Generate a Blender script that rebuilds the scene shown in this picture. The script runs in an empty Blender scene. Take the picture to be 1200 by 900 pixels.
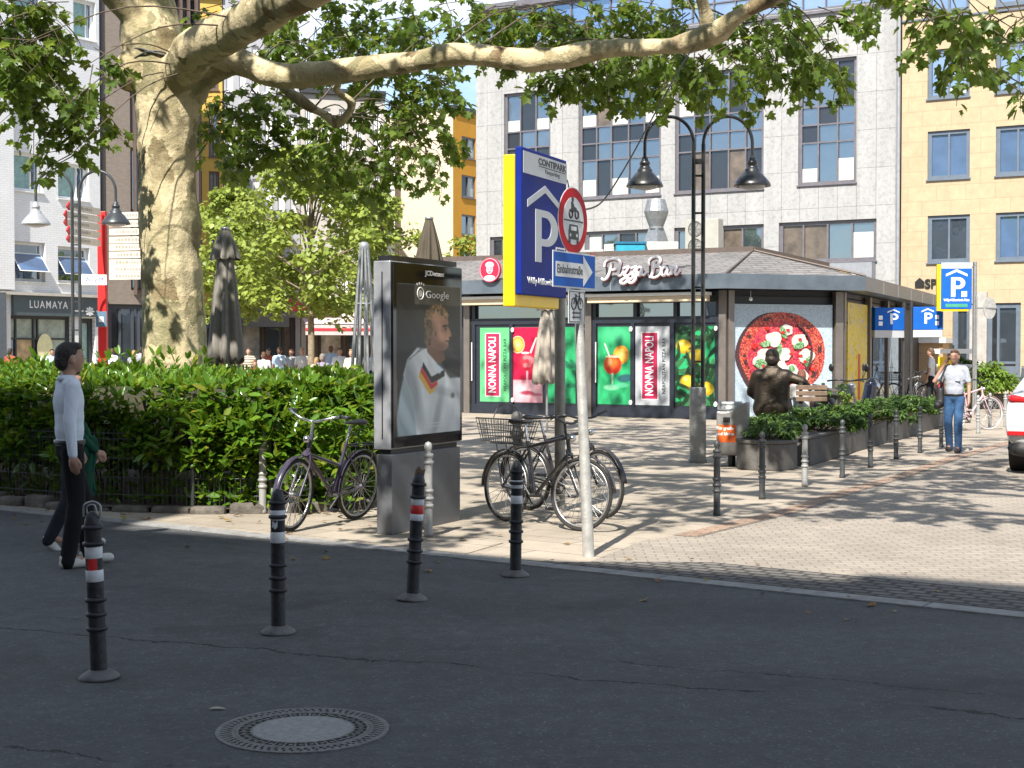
import bpy, math, random
import numpy as np
from mathutils import Vector, Matrix, noise as mnoise
random.seed(7); rng = np.random.default_rng(11)
R = math.radians; PI = math.pi
S = bpy.context.scene; COL = S.collection

# ---------------------------------------------------------------- camera, sky, sun, exposure
FPX = 1710.0; HOR = 408.0; EYE = 1.75; KY = 1.9      # lens measured from the flattened manhole ellipse; KY stretches depths noted at a 900 px lens
TH = math.atan((450 - HOR) / FPX)
cd = bpy.data.cameras.new('camera'); cam = bpy.data.objects.new('camera', cd); COL.objects.link(cam)
cd.sensor_width = 36; cd.lens = 36 * FPX / 1200; cd.clip_start = .05; cd.clip_end = 1500
cam.location = (0, 0, EYE); cam.rotation_euler = (PI / 2 - TH, 0, 0); S.camera = cam

SUN_AZ = R(70.4); SUN_EL = R(48)          # direction the light travels to: (cos az, sin az)
W = bpy.data.worlds.new('World'); S.world = W; W.use_nodes = True
nt = W.node_tree; bg = nt.nodes['Background']
sky = nt.nodes.new('ShaderNodeTexSky'); sky.sky_type = 'NISHITA'; sky.sun_disc = False
sky.sun_elevation = SUN_EL; sky.sun_rotation = R(199.6); sky.air_density = 1.0; sky.dust_density = .3; sky.ozone_density = 1.2
tc = nt.nodes.new('ShaderNodeTexCoord'); mp = nt.nodes.new('ShaderNodeMapping'); mp.inputs['Scale'].default_value = (1.2, 1.2, 3.2)
cn = nt.nodes.new('ShaderNodeTexNoise'); cn.inputs['Scale'].default_value = 2.2; cn.inputs['Detail'].default_value = 9; cn.inputs['Roughness'].default_value = .58
cr = nt.nodes.new('ShaderNodeValToRGB'); cr.color_ramp.elements[0].position = .47; cr.color_ramp.elements[1].position = .66
mx = nt.nodes.new('ShaderNodeMix'); mx.data_type = 'RGBA'; mx.inputs[7].default_value = (8.5, 8.8, 9.4, 1)
nt.links.new(tc.outputs['Generated'], mp.inputs[0]); nt.links.new(mp.outputs[0], cn.inputs[0]); nt.links.new(cn.outputs[0], cr.inputs[0])
nt.links.new(cr.outputs[0], mx.inputs[0]); nt.links.new(sky.outputs[0], mx.inputs[6]); nt.links.new(mx.outputs[2], bg.inputs[0])
bg.inputs[1].default_value = .095
sl = bpy.data.lights.new('sun', 'SUN'); so = bpy.data.objects.new('sun', sl); COL.objects.link(so)
sl.energy = 5.0; sl.angle = R(.53); sl.color = (1, .95, .87)
SUN_D = Vector((math.cos(SUN_AZ) * math.cos(SUN_EL), math.sin(SUN_AZ) * math.cos(SUN_EL), -math.sin(SUN_EL)))
so.rotation_euler = SUN_D.to_track_quat('-Z', 'Y').to_euler()
S.view_settings.view_transform = 'Standard'; S.view_settings.look = 'None'; S.view_settings.gamma = 1; S.view_settings.exposure = 1.0
S.view_settings.use_curve_mapping = False
S.render.engine = 'CYCLES'
S.cycles.use_denoising = True; S.cycles.max_bounces = 8; S.cycles.diffuse_bounces = 4; S.cycles.transparent_max_bounces = 8
S.cycles.caustics_reflective = False; S.cycles.caustics_refractive = False

# ---------------------------------------------------------------- measuring: photo pixel -> point of the place
def ray(px, py):
    c, s = math.cos(TH), math.sin(TH); a = (px - 600) / FPX; b = (450 - py) / FPX
    return Vector((a, c + b * s, -s + b * c))
def gp(px, py, z=.05):
    d = ray(px, py); return Vector((0, 0, EYE)) + d * ((z - EYE) / d.z)
def at(px, py, Y):
    d = ray(px, py); return Vector((0, 0, EYE)) + d * (Y * KY / d.y)
def ka(deg): return math.atan(KY * math.tan(R(deg)))

# ---------------------------------------------------------------- materials
def lin(h):
    if not isinstance(h, str): return tuple(h)[:3]
    h = h.lstrip('#'); o = []
    for i in (0, 2, 4):
        c = int(h[i:i + 2], 16) / 255; o.append(c / 12.92 if c <= .04045 else ((c + .055) / 1.055) ** 2.4)
    return tuple(o)
MC = {}
def mat(name, col, rough=.6, metal=0, var=.12, sc=6, bump=0, bsc=40, spec=.5, det=5, coat=0):
    if name in MC: return MC[name]
    m = bpy.data.materials.new(name); m.use_nodes = True; t = m.node_tree; b = t.nodes['Principled BSDF']
    c = lin(col); b.inputs['Base Color'].default_value = (*c, 1); b.inputs['Roughness'].default_value = rough
    b.inputs['Metallic'].default_value = metal; b.inputs['Specular IOR Level'].default_value = spec; b.inputs['Coat Weight'].default_value = coat
    tcn = t.nodes.new('ShaderNodeTexCoord')
    if var:
        n = t.nodes.new('ShaderNodeTexNoise'); n.inputs['Scale'].default_value = sc; n.inputs['Detail'].default_value = det; n.inputs['Roughness'].default_value = .65
        r = t.nodes.new('ShaderNodeValToRGB'); e = r.color_ramp.elements
        e[0].position = .3; e[1].position = .7
        e[0].color = (*[x * (1 - var) for x in c], 1); e[1].color = (*[min(1, x * (1 + var)) for x in c], 1)
        t.links.new(tcn.outputs['Object'], n.inputs[0]); t.links.new(n.outputs[0], r.inputs[0]); t.links.new(r.outputs[0], b.inputs['Base Color'])
        rr = t.nodes.new('ShaderNodeMapRange'); rr.inputs[3].default_value = max(.02, rough - .12); rr.inputs[4].default_value = min(1, rough + .12)
        t.links.new(n.outputs[0], rr.inputs[0]); t.links.new(rr.outputs[0], b.inputs['Roughness'])
    if bump:
        n2 = t.nodes.new('ShaderNodeTexNoise'); n2.inputs['Scale'].default_value = bsc; n2.inputs['Detail'].default_value = 4
        bp = t.nodes.new('ShaderNodeBump'); bp.inputs['Strength'].default_value = bump; bp.inputs['Distance'].default_value = .02
        t.links.new(tcn.outputs['Object'], n2.inputs[0]); t.links.new(n2.outputs[0], bp.inputs['Height']); t.links.new(bp.outputs[0], b.inputs['Normal'])
    MC[name] = m; return m
class NT:                                   # small node-graph helper for the richer materials
    def __init__(s, name, rough=.8, metal=0, spec=.4):
        s.m = bpy.data.materials.new(name); s.m.use_nodes = True; s.t = s.m.node_tree; s.b = s.t.nodes['Principled BSDF']
        s.b.inputs['Roughness'].default_value = rough; s.b.inputs['Metallic'].default_value = metal; s.b.inputs['Specular IOR Level'].default_value = spec
        s.tc = s.t.nodes.new('ShaderNodeTexCoord'); s.co = s.tc.outputs['Object']; MC[name] = s.m
    def n(s, k, ins=None, **kw):
        x = s.t.nodes.new('ShaderNode' + k)
        for a, v in kw.items(): setattr(x, a, v)
        for a, v in (ins or {}).items():
            if hasattr(v, 'node'): s.t.links.new(v, x.inputs[a])
            else: x.inputs[a].default_value = v
        return x
    def map(s, rz=0, scale=(1, 1, 1), loc=(0, 0, 0), co=None, rot=None):
        return s.n('Mapping', {0: co or s.co, 'Rotation': rot or (0, 0, rz), 'Scale': scale, 'Location': loc}).outputs[0]
    def noise(s, sc, det=5, rough=.6, co=None, dist=0):
        return s.n('TexNoise', {0: co or s.co, 'Scale': sc, 'Detail': det, 'Roughness': rough, 'Distortion': dist}).outputs[0]
    def ramp(s, f, stops):
        r = s.n('ValToRGB', {0: f}); e = r.color_ramp.elements
        while len(e) < len(stops): e.new(.5)
        for i, (p, c) in enumerate(stops): e[i].position = p; e[i].color = (*lin(c), 1) if not isinstance(c, (int, float)) else (c, c, c, 1)
        return r.outputs[0]
    def mix(s, f, a, b, mode='MIX'):
        x = s.t.nodes.new('ShaderNodeMix'); x.data_type = 'RGBA'; x.blend_type = mode
        for i, v in ((0, f), (6, a), (7, b)):
            if hasattr(v, 'node'): s.t.links.new(v, x.inputs[i])
            else: x.inputs[i].default_value = v if i == 0 else (*lin(v), 1)
        return x.outputs[2]
    def math(s, op, a, b=0, c=0):
        x = s.n('Math', operation=op)
        for i, v in enumerate((a, b, c)):
            if hasattr(v, 'node'): s.t.links.new(v, x.inputs[i])
            else: x.inputs[i].default_value = v
        return x.outputs[0]
    def bump(s, h, st=.5, d=.01):
        s.t.links.new(s.n('Bump', {'Height': h, 'Strength': st, 'Distance': d}).outputs[0], s.b.inputs['Normal'])
    def col(s, c): s.t.links.new(c, s.b.inputs['Base Color'])
    def rough(s, c): s.t.links.new(c, s.b.inputs['Roughness'])

# ---------------------------------------------------------------- frames and meshes
class Fr:                                    # a plane: origin, along, up; n points to the viewer's side
    def __init__(s, o, u, v=(0, 0, 1)):
        s.o = Vector(o); s.u = Vector(u).normalized(); s.v = Vector(v).normalized(); s.n = s.u.cross(s.v)
    def P(s, a, b, c=0): return s.o + s.u * a + s.v * b + s.n * c
    def px(s, x, y):
        d = ray(x, y); e = Vector((0, 0, EYE)); t = (s.o - e).dot(s.n) / d.dot(s.n); p = e + d * t - s.o
        return p.dot(s.u), p.dot(s.v)
    def sh(s, c): return Fr(s.P(0, 0, c), s.u, s.v)
    def pxr(s, x0, y0, x1, y1):              # rectangle: left/right edge, top and bottom at its middle
        xm = (x0 + x1) / 2; a0 = s.px(x0, (y0 + y1) / 2)[0]; a1 = s.px(x1, (y0 + y1) / 2)[0]
        return a0, s.px(xm, y1)[1], a1, s.px(xm, y0)[1]
OFF = {}
def cr_spline(pts, k=6):
    P = [Vector(p) for p in pts]; Q = [P[0]] + P + [P[-1]]; o = []
    for i in range(1, len(Q) - 2):
        for j in range(k):
            t = j / k; a, b, c, d = Q[i - 1], Q[i], Q[i + 1], Q[i + 2]
            o.append(.5 * ((2 * b) + (c - a) * t + (2 * a - 5 * b + 4 * c - d) * t * t + (3 * b - a - 3 * c + d) * t ** 3))
    o.append(P[-1]); return o
def lerp_list(v, n):
    o = []
    for i in range(n):
        t = i / (n - 1) * (len(v) - 1); j = min(int(t), len(v) - 2); o.append(v[j] + (v[j + 1] - v[j]) * (t - j))
    return o
class MB:
    def __init__(s): s.v = []; s.f = []; s.m = []; s.s = []; s.mi = 0
    def add(s, vs, fs, smooth=False, mi=None):
        b = len(s.v); s.v += [Vector(x) for x in vs]
        for f in fs: s.f.append([b + i for i in f]); s.m.append(s.mi if mi is None else mi); s.s.append(smooth)
        return s
    def obox(s, fr, a0, b0, a1, b1, c0, c1):
        p = [fr.P(a, b, c) for c in (c0, c1) for b in (b0, b1) for a in (a0, a1)]
        return s.add(p, [(0, 2, 3, 1), (4, 5, 7, 6), (0, 1, 5, 4), (2, 6, 7, 3), (0, 4, 6, 2), (1, 3, 7, 5)])
    def bx(s, x0, y0, z0, x1, y1, z1): return s.obox(Fr((0, 0, 0), (1, 0, 0)), x0, z0, x1, z1, -y1, -y0)
    def quad(s, *p): return s.add(p, [range(len(p))])
    def rect(s, fr, a0, b0, a1, b1, c=0): return s.add([fr.P(a0, b0, c), fr.P(a1, b0, c), fr.P(a1, b1, c), fr.P(a0, b1, c)], [(0, 1, 2, 3)])
    def prism(s, fr, pts, c0, c1):
        n = len(pts); p = [fr.P(a, b, c0) for a, b in pts] + [fr.P(a, b, c1) for a, b in pts]
        return s.add(p, [list(range(n))[::-1], list(range(n, 2 * n))] + [(i, (i + 1) % n, n + (i + 1) % n, n + i) for i in range(n)])
    def disc(s, fr, a, b, ra, rb, c0, c1, n=40):
        return s.prism(fr, [(a + ra * math.cos(2 * PI * i / n), b + rb * math.sin(2 * PI * i / n)) for i in range(n)], c0, c1)
    def tube(s, pts, rad, n=10, caps=True, smooth=True):
        pts = [Vector(p) for p in pts]; k = len(pts); rad = [rad] * k if isinstance(rad, (int, float)) else (rad if len(rad) == k else lerp_list(rad, k))
        t = [(pts[min(i + 1, k - 1)] - pts[max(i - 1, 0)]).normalized() for i in range(k)]
        a = t[0].orthogonal().normalized(); vs = []
        for i in range(k):
            a = (a - t[i] * a.dot(t[i])); a = a.normalized() if a.length > 1e-6 else t[i].orthogonal().normalized(); b = t[i].cross(a)
            for j in range(n): q = 2 * PI * j / n; vs.append(pts[i] + (a * math.cos(q) + b * math.sin(q)) * rad[i])
        s.add(vs, [(i * n + j, i * n + (j + 1) % n, (i + 1) * n + (j + 1) % n, (i + 1) * n + j) for i in range(k - 1) for j in range(n)], smooth)
        if caps: s.add(vs[:n], [list(range(n))[::-1]]); s.add(vs[-n:], [list(range(n))])
        return s
    def ring(s, c, r, tr, axis=(0, 0, 1), n=40, m=8):
        ax = Vector(axis).normalized(); a = ax.orthogonal().normalized(); b = ax.cross(a); c = Vector(c); vs = []
        for i in range(n):
            q = 2 * PI * i / n; d = a * math.cos(q) + b * math.sin(q)
            for j in range(m): w = 2 * PI * j / m; vs.append(c + d * (r + tr * math.cos(w)) + ax * tr * math.sin(w))
        return s.add(vs, [(i * m + j, ((i + 1) % n) * m + j, ((i + 1) % n) * m + (j + 1) % m, i * m + (j + 1) % m) for i in range(n) for j in range(m)], True)
    def lathe(s, prof, o=(0, 0, 0), n=24, smooth=True, ax=(0, 0, 1)):
        o = Vector(o); ax = Vector(ax).normalized(); a = Vector((1, 0, 0)) if abs(ax.z) > .9 else ax.orthogonal().normalized(); b = ax.cross(a); vs = []; k = len(prof)
        for r, z in prof:
            for j in range(n): q = 2 * PI * j / n; vs.append(o + (a * math.cos(q) + b * math.sin(q)) * max(r, 1e-4) + ax * z)
        fs = [(i * n + j, i * n + (j + 1) % n, (i + 1) * n + (j + 1) % n, (i + 1) * n + j) for i in range(k - 1) for j in range(n)]
        s.add(vs, fs + [list(range(n))[::-1], list(range((k - 1) * n, k * n))], smooth); s.s[-1] = s.s[-2] = False; return s
    def ell(s, c, r, n=16, m=10, rot=None):
        vs = []; c = Vector(c); M = rot or Matrix.Identity(3); r = (r, r, r) if isinstance(r, (int, float)) else r
        for i in range(m + 1):
            p = PI * i / m
            for j in range(n): q = 2 * PI * j / n; vs.append(c + M @ Vector((r[0] * math.sin(p) * math.cos(q), r[1] * math.sin(p) * math.sin(q), -r[2] * math.cos(p))) if 0 < i < m else c + M @ Vector((0, 0, -r[2] if i == 0 else r[2])))
        return s.add(vs, [(i * n + j, i * n + (j + 1) % n, (i + 1) * n + (j + 1) % n, (i + 1) * n + j) for i in range(m) for j in range(n)], True)
    def cap(s, a, b, ra, rb=None, n=14):     # closed capsule with tapered radius
        rb = ra if rb is None else rb; a = Vector(a); b = Vector(b); d = (b - a); L = d.length; d = d / L if L > 1e-6 else Vector((0, 0, 1)); pts = []; rr = []
        for i in range(6): q = PI / 2 * i / 5; pts.append(a - d * ra * math.cos(q)); rr.append(max(ra * math.sin(q), 1e-4))
        for i in range(6): q = PI / 2 * i / 5; pts.append(b + d * rb * math.sin(q)); rr.append(max(rb * math.cos(q), 1e-4))
        return s.tube(pts, rr, n)
    def mesh(s, name, off=None):
        me = bpy.data.meshes.new(name); o = off or Vector()
        me.from_pydata([tuple(x - o) for x in s.v], [], s.f); me.polygons.foreach_set('material_index', s.m); me.polygons.foreach_set('use_smooth', s.s); me.update(); return me
    def build(s, name, mats, parent=None, bev=0, off=None):
        o = (OFF.get(parent.name) or Vector()) if parent else (Vector(off) if off else Vector())
        ob = bpy.data.objects.new(name, s.mesh(name, o)); COL.objects.link(ob)
        for m in (mats if isinstance(mats, (list, tuple)) else [mats]): ob.data.materials.append(m)
        if parent: ob.parent = parent; OFF[ob.name] = o
        elif off: ob.location = off; OFF[ob.name] = o
        if bev:
            bm = ob.modifiers.new('bevel', 'BEVEL'); bm.width = bev; bm.segments = 2; bm.limit_method = 'ANGLE'; bm.angle_limit = R(40)
        return ob
def each(mb, name, mats, parent):            # one object per connected piece
    key = {}; par = list(range(len(mb.v)))
    def find(i):
        while par[i] != i: par[i] = par[par[i]]; i = par[i]
        return i
    for i, p in enumerate(mb.v):
        k = (round(p.x, 4), round(p.y, 4), round(p.z, 4)); j = key.setdefault(k, i); par[find(i)] = find(j)
    for f in mb.f:
        for i in f[1:]: par[find(i)] = find(f[0])
    groups = {}
    for n, f in enumerate(mb.f): groups.setdefault(find(f[0]), []).append(n)
    out = []
    for fs in groups.values():
        q = MB(); ids = {}
        for n in fs:
            for i in mb.f[n]:
                if i not in ids: ids[i] = len(q.v); q.v.append(mb.v[i])
            q.f.append([ids[i] for i in mb.f[n]]); q.m.append(mb.m[n]); q.s.append(mb.s[n])
        out.append(q.build(name, mats, parent))
    return out
def tag(o, label=None, cat=None, group=None, kind=None):
    for k, v in (('label', label), ('category', cat), ('group', group), ('kind', kind)):
        if v: o[k] = v
    return o
def T(name, label, cat, loc=(0, 0, 0), group=None):
    o = bpy.data.objects.new(name, None); o.empty_display_size = .2; COL.objects.link(o); o.location = loc; OFF[o.name] = Vector(loc)
    return tag(o, label, cat, group)
def copy_tree(o, parent=None):
    c = o.copy(); COL.objects.link(c); OFF[c.name] = OFF.get(o.name)
    if parent: c.parent = parent
    for ch in o.children: copy_tree(ch, c)
    return c
def place(root, loc, rz=0, label=None, first=False, sc=None, group=None):
    o = root if first else copy_tree(root)
    o.location = loc; o.rotation_euler = (0, 0, rz)
    if sc: o.scale = (sc, sc, sc) if isinstance(sc, (int, float)) else sc
    if label: o['label'] = label
    if group: o['group'] = group
    return o
def struct(mb, name, m): return tag(mb.build(name, m), kind='structure')
def text(s, fr, a, b, size, m, parent, name='lettering', c=.004, align='CENTER', sx=1, rot=0, ext=.002, bold=0, sp=1):
    cu = bpy.data.curves.new(name, 'FONT'); cu.body = s; cu.size = size; cu.align_x = align; cu.align_y = 'CENTER'; cu.extrude = ext; cu.offset = bold; cu.space_character = sp; cu.resolution_u = 3
    q = bpy.data.objects.new('tmp', cu); COL.objects.link(q); dg = bpy.context.evaluated_depsgraph_get(); dg.update()
    me = bpy.data.meshes.new_from_object(q.evaluated_get(dg)); bpy.data.objects.remove(q); me.name = name; me.materials.clear(); me.materials.append(m); o = bpy.data.objects.new(name, me); COL.objects.link(o)
    M = Matrix((fr.u, fr.v, fr.n)).transposed().to_4x4() @ Matrix.Rotation(rot, 4, 'Z') @ Matrix.Diagonal((sx, 1, 1, 1))
    M.translation = fr.P(a, b, c) - (OFF.get(parent.name) or Vector()); me.transform(M); o.parent = parent; OFF[o.name] = OFF.get(parent.name); return o
def np_mesh(name, V, k, faces, N):           # N copies of a k-vertex leaf with the given faces
    me = bpy.data.meshes.new(name); me.vertices.add(N * k); me.vertices.foreach_set('co', V.astype(np.float32).ravel())
    fl = np.concatenate([np.array(f) for f in faces]); cnt = np.array([len(f) for f in faces])
    li = (np.arange(N)[:, None] * k + fl[None, :]).ravel(); tot = np.tile(cnt, N); st = np.concatenate([[0], np.cumsum(tot)[:-1]])
    me.loops.add(len(li)); me.loops.foreach_set('vertex_index', li.astype(np.int32)); me.polygons.add(len(tot))
    me.polygons.foreach_set('loop_start', st.astype(np.int32)); me.polygons.foreach_set('loop_total', tot.astype(np.int32)); me.update(); me.validate(); return me
def nrm(a): return a / np.maximum(np.linalg.norm(a, axis=1, keepdims=True), 1e-6)
def leaf_mesh(name, P, D, Nn, size, shape, faces):
    P = np.asarray(P, float); D = nrm(np.asarray(D, float)); Nn = np.asarray(Nn, float); Sd = nrm(np.cross(D, Nn)); Nn = np.cross(Sd, D); sh = np.asarray(shape, float); size = np.asarray(size, float)[:, None, None]
    V = P[:, None, :] + size * (sh[None, :, 0, None] * Sd[:, None, :] + sh[None, :, 1, None] * D[:, None, :] + sh[None, :, 2, None] * Nn[:, None, :])
    return np_mesh(name, V, len(sh), faces, len(P))
HALF = [(0, 0, 0), (.26, -.06, .06), (.56, .12, .10), (.36, .3, .1), (.6, .62, .07), (.24, .64, .06), (0, 1.0, -.10)]
PLANE_LEAF = HALF + [(-x, y, z) for x, y, z in HALF[1:-1]]; PLANE_F = [[0, 1, 2, 3, 4, 5, 6], [0, 6, 11, 10, 9, 8, 7]]
OVAL = [(0, 0, 0), (.17, .25, .05), (.2, .55, .04), (.1, .85, -.03), (0, 1, -.08), (-.17, .25, .05), (-.2, .55, .04), (-.1, .85, -.03)]; OVAL_F = [[0, 1, 2, 3, 4], [0, 4, 7, 6, 5]]
HEART = [(0, 0, 0), (.42, .2, .08), (.4, .6, .02), (0, 1, -.12), (-.42, .2, .08), (-.4, .6, .02)]; HEART_F = [[0, 1, 2, 3], [0, 3, 5, 4]]
def leaf_mat(name, cols, rough=.45, trans=.35, tcol=None, spec=.5):
    g = NT(name, rough, 0, spec); ri = g.n('NewGeometry').outputs['Random Per Island']
    c = g.ramp(ri, [(i / max(1, len(cols) - 1), k) for i, k in enumerate(cols)]); g.col(c)
    tr = g.n('BsdfTranslucent', {0: g.mix(.5, c, tcol or cols[-1])}); ms = g.n('MixShader', {0: trans}); out = g.t.nodes['Material Output']
    g.t.links.new(g.b.outputs[0], ms.inputs[1]); g.t.links.new(tr.outputs[0], ms.inputs[2]); g.t.links.new(ms.outputs[0], out.inputs[0]); return g.m
def blob(mb, vox=.012, smooth=3, sub=0):     # fuse overlapping closed shapes into one continuous skin
    ob = bpy.data.objects.new('tmp', mb.mesh('tmp')); COL.objects.link(ob)
    r = ob.modifiers.new('r', 'REMESH'); r.mode = 'VOXEL'; r.voxel_size = vox; r.use_smooth_shade = True
    if smooth: q = ob.modifiers.new('s', 'SMOOTH'); q.iterations = smooth; q.factor = .5
    dg = bpy.context.evaluated_depsgraph_get(); dg.update(); me = bpy.data.meshes.new_from_object(ob.evaluated_get(dg)); bpy.data.objects.remove(ob)
    me.polygons.foreach_set('use_smooth', [True] * len(me.polygons)); return me
def blob_obj(mb, name, m, parent, vox=.012, smooth=3, off=None):
    me = blob(mb, vox, smooth); me.name = name; o = bpy.data.objects.new(name, me); COL.objects.link(o); me.materials.append(m)
    f = (OFF.get(parent.name) or Vector()) if parent else Vector()
    if f.length: me.transform(Matrix.Translation(-f))
    if parent: o.parent = parent; OFF[o.name] = f
    return o
def mesh_obj(me, name, m, parent, off=True):
    o = bpy.data.objects.new(name, me); COL.objects.link(o); me.materials.append(m); f = OFF.get(parent.name) or Vector()
    if off and f.length: me.transform(Matrix.Translation(-f))
    o.parent = parent; OFF[o.name] = f; return o

class Print:                                 # a printed picture: colours on a fine grid of a flat sheet
    def __init__(s, w, h, col, asp=1.0):
        s.w, s.h = w, h; s.C = np.ones((h, w, 3)) * np.array(lin(col)); s.U, s.V = np.meshgrid((np.arange(w) + .5) / w, (np.arange(h) + .5) / h); s.asp = asp; s.r = np.random.default_rng(5)
    def blur(s, m, k):
        for ax in (0, 1):
            for _ in range(k): m = (m + np.roll(m, 1, ax) + np.roll(m, -1, ax)) / 3
        return m
    def noise(s, fu, fv, seed=0, oct=3):
        o = np.zeros((s.h, s.w)); r = np.random.default_rng(seed); a = 1.0
        for k in range(oct):
            nu, nv = max(2, int(fu * 2 ** k)), max(2, int(fv * 2 ** k)); g = r.random((nv + 2, nu + 2)); x = s.U * nu; y = s.V * nv; i = x.astype(int); j = y.astype(int); fx = x - i; fy = y - j; fx = fx * fx * (3 - 2 * fx); fy = fy * fy * (3 - 2 * fy)
            o += a * ((g[j, i] * (1 - fx) + g[j, i + 1] * fx) * (1 - fy) + (g[j + 1, i] * (1 - fx) + g[j + 1, i + 1] * fx) * fy); a *= .5
        return o / (2 - .5 ** (oct - 1))
    def put(s, m, col, a=1.0):
        c = np.array(lin(col)) if not isinstance(col, np.ndarray) else col; s.C = s.C * (1 - (m * a)[..., None]) + c * (m * a)[..., None]; return s
    def ell(s, u, v, ru, rv, soft=.15, rot=0):
        x = (s.U - u); y = (s.V - v) * s.asp; c, n = math.cos(rot), math.sin(rot); X = x * c + y * n; Y = -x * n + y * c; d = np.sqrt((X / ru) ** 2 + (Y / (rv * s.asp)) ** 2); return np.clip((1 - d) / soft + .5, 0, 1)
    def poly(s, pts, k=1):
        m = np.zeros((s.h, s.w), bool); n = len(pts)
        for i in range(n):
            (x0, y0), (x1, y1) = pts[i], pts[(i + 1) % n]
            if y0 == y1: continue
            m ^= ((s.V > min(y0, y1)) & (s.V <= max(y0, y1)) & (s.U < x0 + (s.V - y0) * (x1 - x0) / (y1 - y0)))
        return s.blur(m.astype(float), k)
    def mul(s, m): s.C = np.clip(s.C * m[..., None], 0, 1); return s
    def build(s, name, fr, a0, b0, a1, b1, c, parent, mname):
        xs = np.linspace(a0, a1, s.w); ys = np.linspace(b0, b1, s.h); O = np.array(fr.o - (OFF.get(parent.name) or Vector())) + np.array(fr.n) * c
        P = O + xs[None, :, None] * np.array(fr.u) + ys[:, None, None] * np.array(fr.v); me = bpy.data.meshes.new(name); I = np.arange(s.w * s.h).reshape(s.h, s.w)
        F = np.stack([I[:-1, :-1], I[:-1, 1:], I[1:, 1:], I[1:, :-1]], -1).reshape(-1, 4); me.vertices.add(s.w * s.h); me.vertices.foreach_set('co', P.astype(np.float32).ravel()); me.loops.add(F.size); me.loops.foreach_set('vertex_index', F.astype(np.int32).ravel()); me.polygons.add(len(F)); me.polygons.foreach_set('loop_start', (np.arange(len(F)) * 4).astype(np.int32)); me.polygons.foreach_set('loop_total', np.full(len(F), 4, np.int32)); me.update()
        at_ = me.color_attributes.new('print', 'FLOAT_COLOR', 'POINT'); at_.data.foreach_set('color', np.concatenate([np.clip(s.C, 0, 1), np.ones((s.h, s.w, 1))], -1).astype(np.float32).ravel())
        if mname not in MC: g = NT(mname, .45, 0, .3); g.col(g.n('Attribute', attribute_name='print').outputs['Color']); g.b.inputs['Coat Weight'].default_value = .08
        o = bpy.data.objects.new(name, me); COL.objects.link(o); me.materials.append(MC[mname]); o.parent = parent; OFF[o.name] = OFF.get(parent.name); return o
# ================================================================ materials of the place
def glass_mat(name, dark, refl=.22, rough=.03, wav=.02):
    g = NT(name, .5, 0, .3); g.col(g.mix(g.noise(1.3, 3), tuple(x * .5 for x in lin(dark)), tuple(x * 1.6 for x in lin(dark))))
    gl = g.n('BsdfGlossy', {'Color': (.66, .82, 1, 1), 'Roughness': rough}); lw = g.n('LayerWeight', {'Blend': .35})
    bp = g.n('Bump', {'Height': g.noise(.9, 2), 'Strength': wav * 6, 'Distance': .05}); g.t.links.new(bp.outputs[0], gl.inputs['Normal'])
    f = g.math('MULTIPLY_ADD', lw.outputs['Fresnel'], .75, refl); ms = g.n('MixShader', {0: f}); out = g.t.nodes['Material Output']
    g.t.links.new(g.b.outputs[0], ms.inputs[1]); g.t.links.new(gl.outputs[0], ms.inputs[2]); g.t.links.new(ms.outputs[0], out.inputs[0]); return g.m
GL = glass_mat('dark_glass', (.03, .04, .05), .24); GLD = glass_mat('deep_glass', (.012, .014, .017), .03); GLB = glass_mat('sky_painted_glass', (.075, .14, .26), .30)  # GLB carries the reflected blue of the sky in its own base colour
BLD = mat('window_blind', (.5, .5, .46), .6, 0, .1, 3, coat=.6); CURT = mat('curtain', (.42, .48, .46), .6, 0, .2, 9, coat=.7); INT = mat('room_interior', (.10, .075, .055), .5, 0, .5, 2, coat=.8)
STEEL = mat('galvanised_steel', (.33, .34, .34), .45, .7, .18, 14); DKGREY = mat('dark_grey_paint', (.035, .037, .042), .45, 0, .2, 9); BLACK = mat('black_paint', (.012, .012, .014), .4, 0, .2, 9, spec=.6)
NAVY = mat('navy_frame', (.016, .020, .030), .4, 0, .15, 5); WHITE = mat('white_paint', (.78, .78, .76), .5, 0, .06, 6); CREAM = mat('cream_board', (.60, .55, .46), .5, 0, .1, 5)
RED = mat('red_paint', (.55, .018, .022), .4, 0, .12, 5); BLUE = mat('sign_blue', (.006, .05, .30), .35, 0, .12, 3, spec=.6, coat=.3); YEL = mat('sign_yellow', (.85, .55, .01), .4, 0, .08, 4)
RUBBER = mat('rubber', (.022, .021, .020), .8, 0, .25, 20); CHROME = mat('chrome', (.6, .6, .6), .25, 1, .1, 20); LETW = mat('white_lettering', (.8, .8, .8), .5, 0, 0); LETK = mat('black_lettering', (.01, .01, .01), .5, 0, 0)

ROT = math.atan2(KY * 3.38, 8.83)
g = NT('asphalt', .82, 0, .35); big = g.noise(.35, 6, .6); fine = g.noise(160, 3, .7); med = g.noise(9, 5, .7)
vo = g.n('TexVoronoi', {0: g.co, 'Scale': 85}); stone = g.ramp(vo.outputs['Color'], [(.0, .55), (.8, .9), (.97, 2.2)])
c = g.ramp(big, [(.3, (.058, .059, .061)), (.7, (.098, .098, .099))]); c = g.mix(.6, c, g.ramp(med, [(.35, (.048, .048, .050)), (.65, (.118, .118, .119))])); c = g.mix(.55, c, g.mix(1, c, stone, 'MULTIPLY'))
sep = g.n('SeparateXYZ', {0: g.map(R(21))}); wob = g.math('MULTIPLY', g.math('SUBTRACT', g.noise(1.1, 8, .72), .5), .55)
KN0 = Vector((KY * (8.30 - 4.92), 8.83, 0)).normalized()
def cv(x, y): return gp(x, y, .044).dot(KN0)
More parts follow.
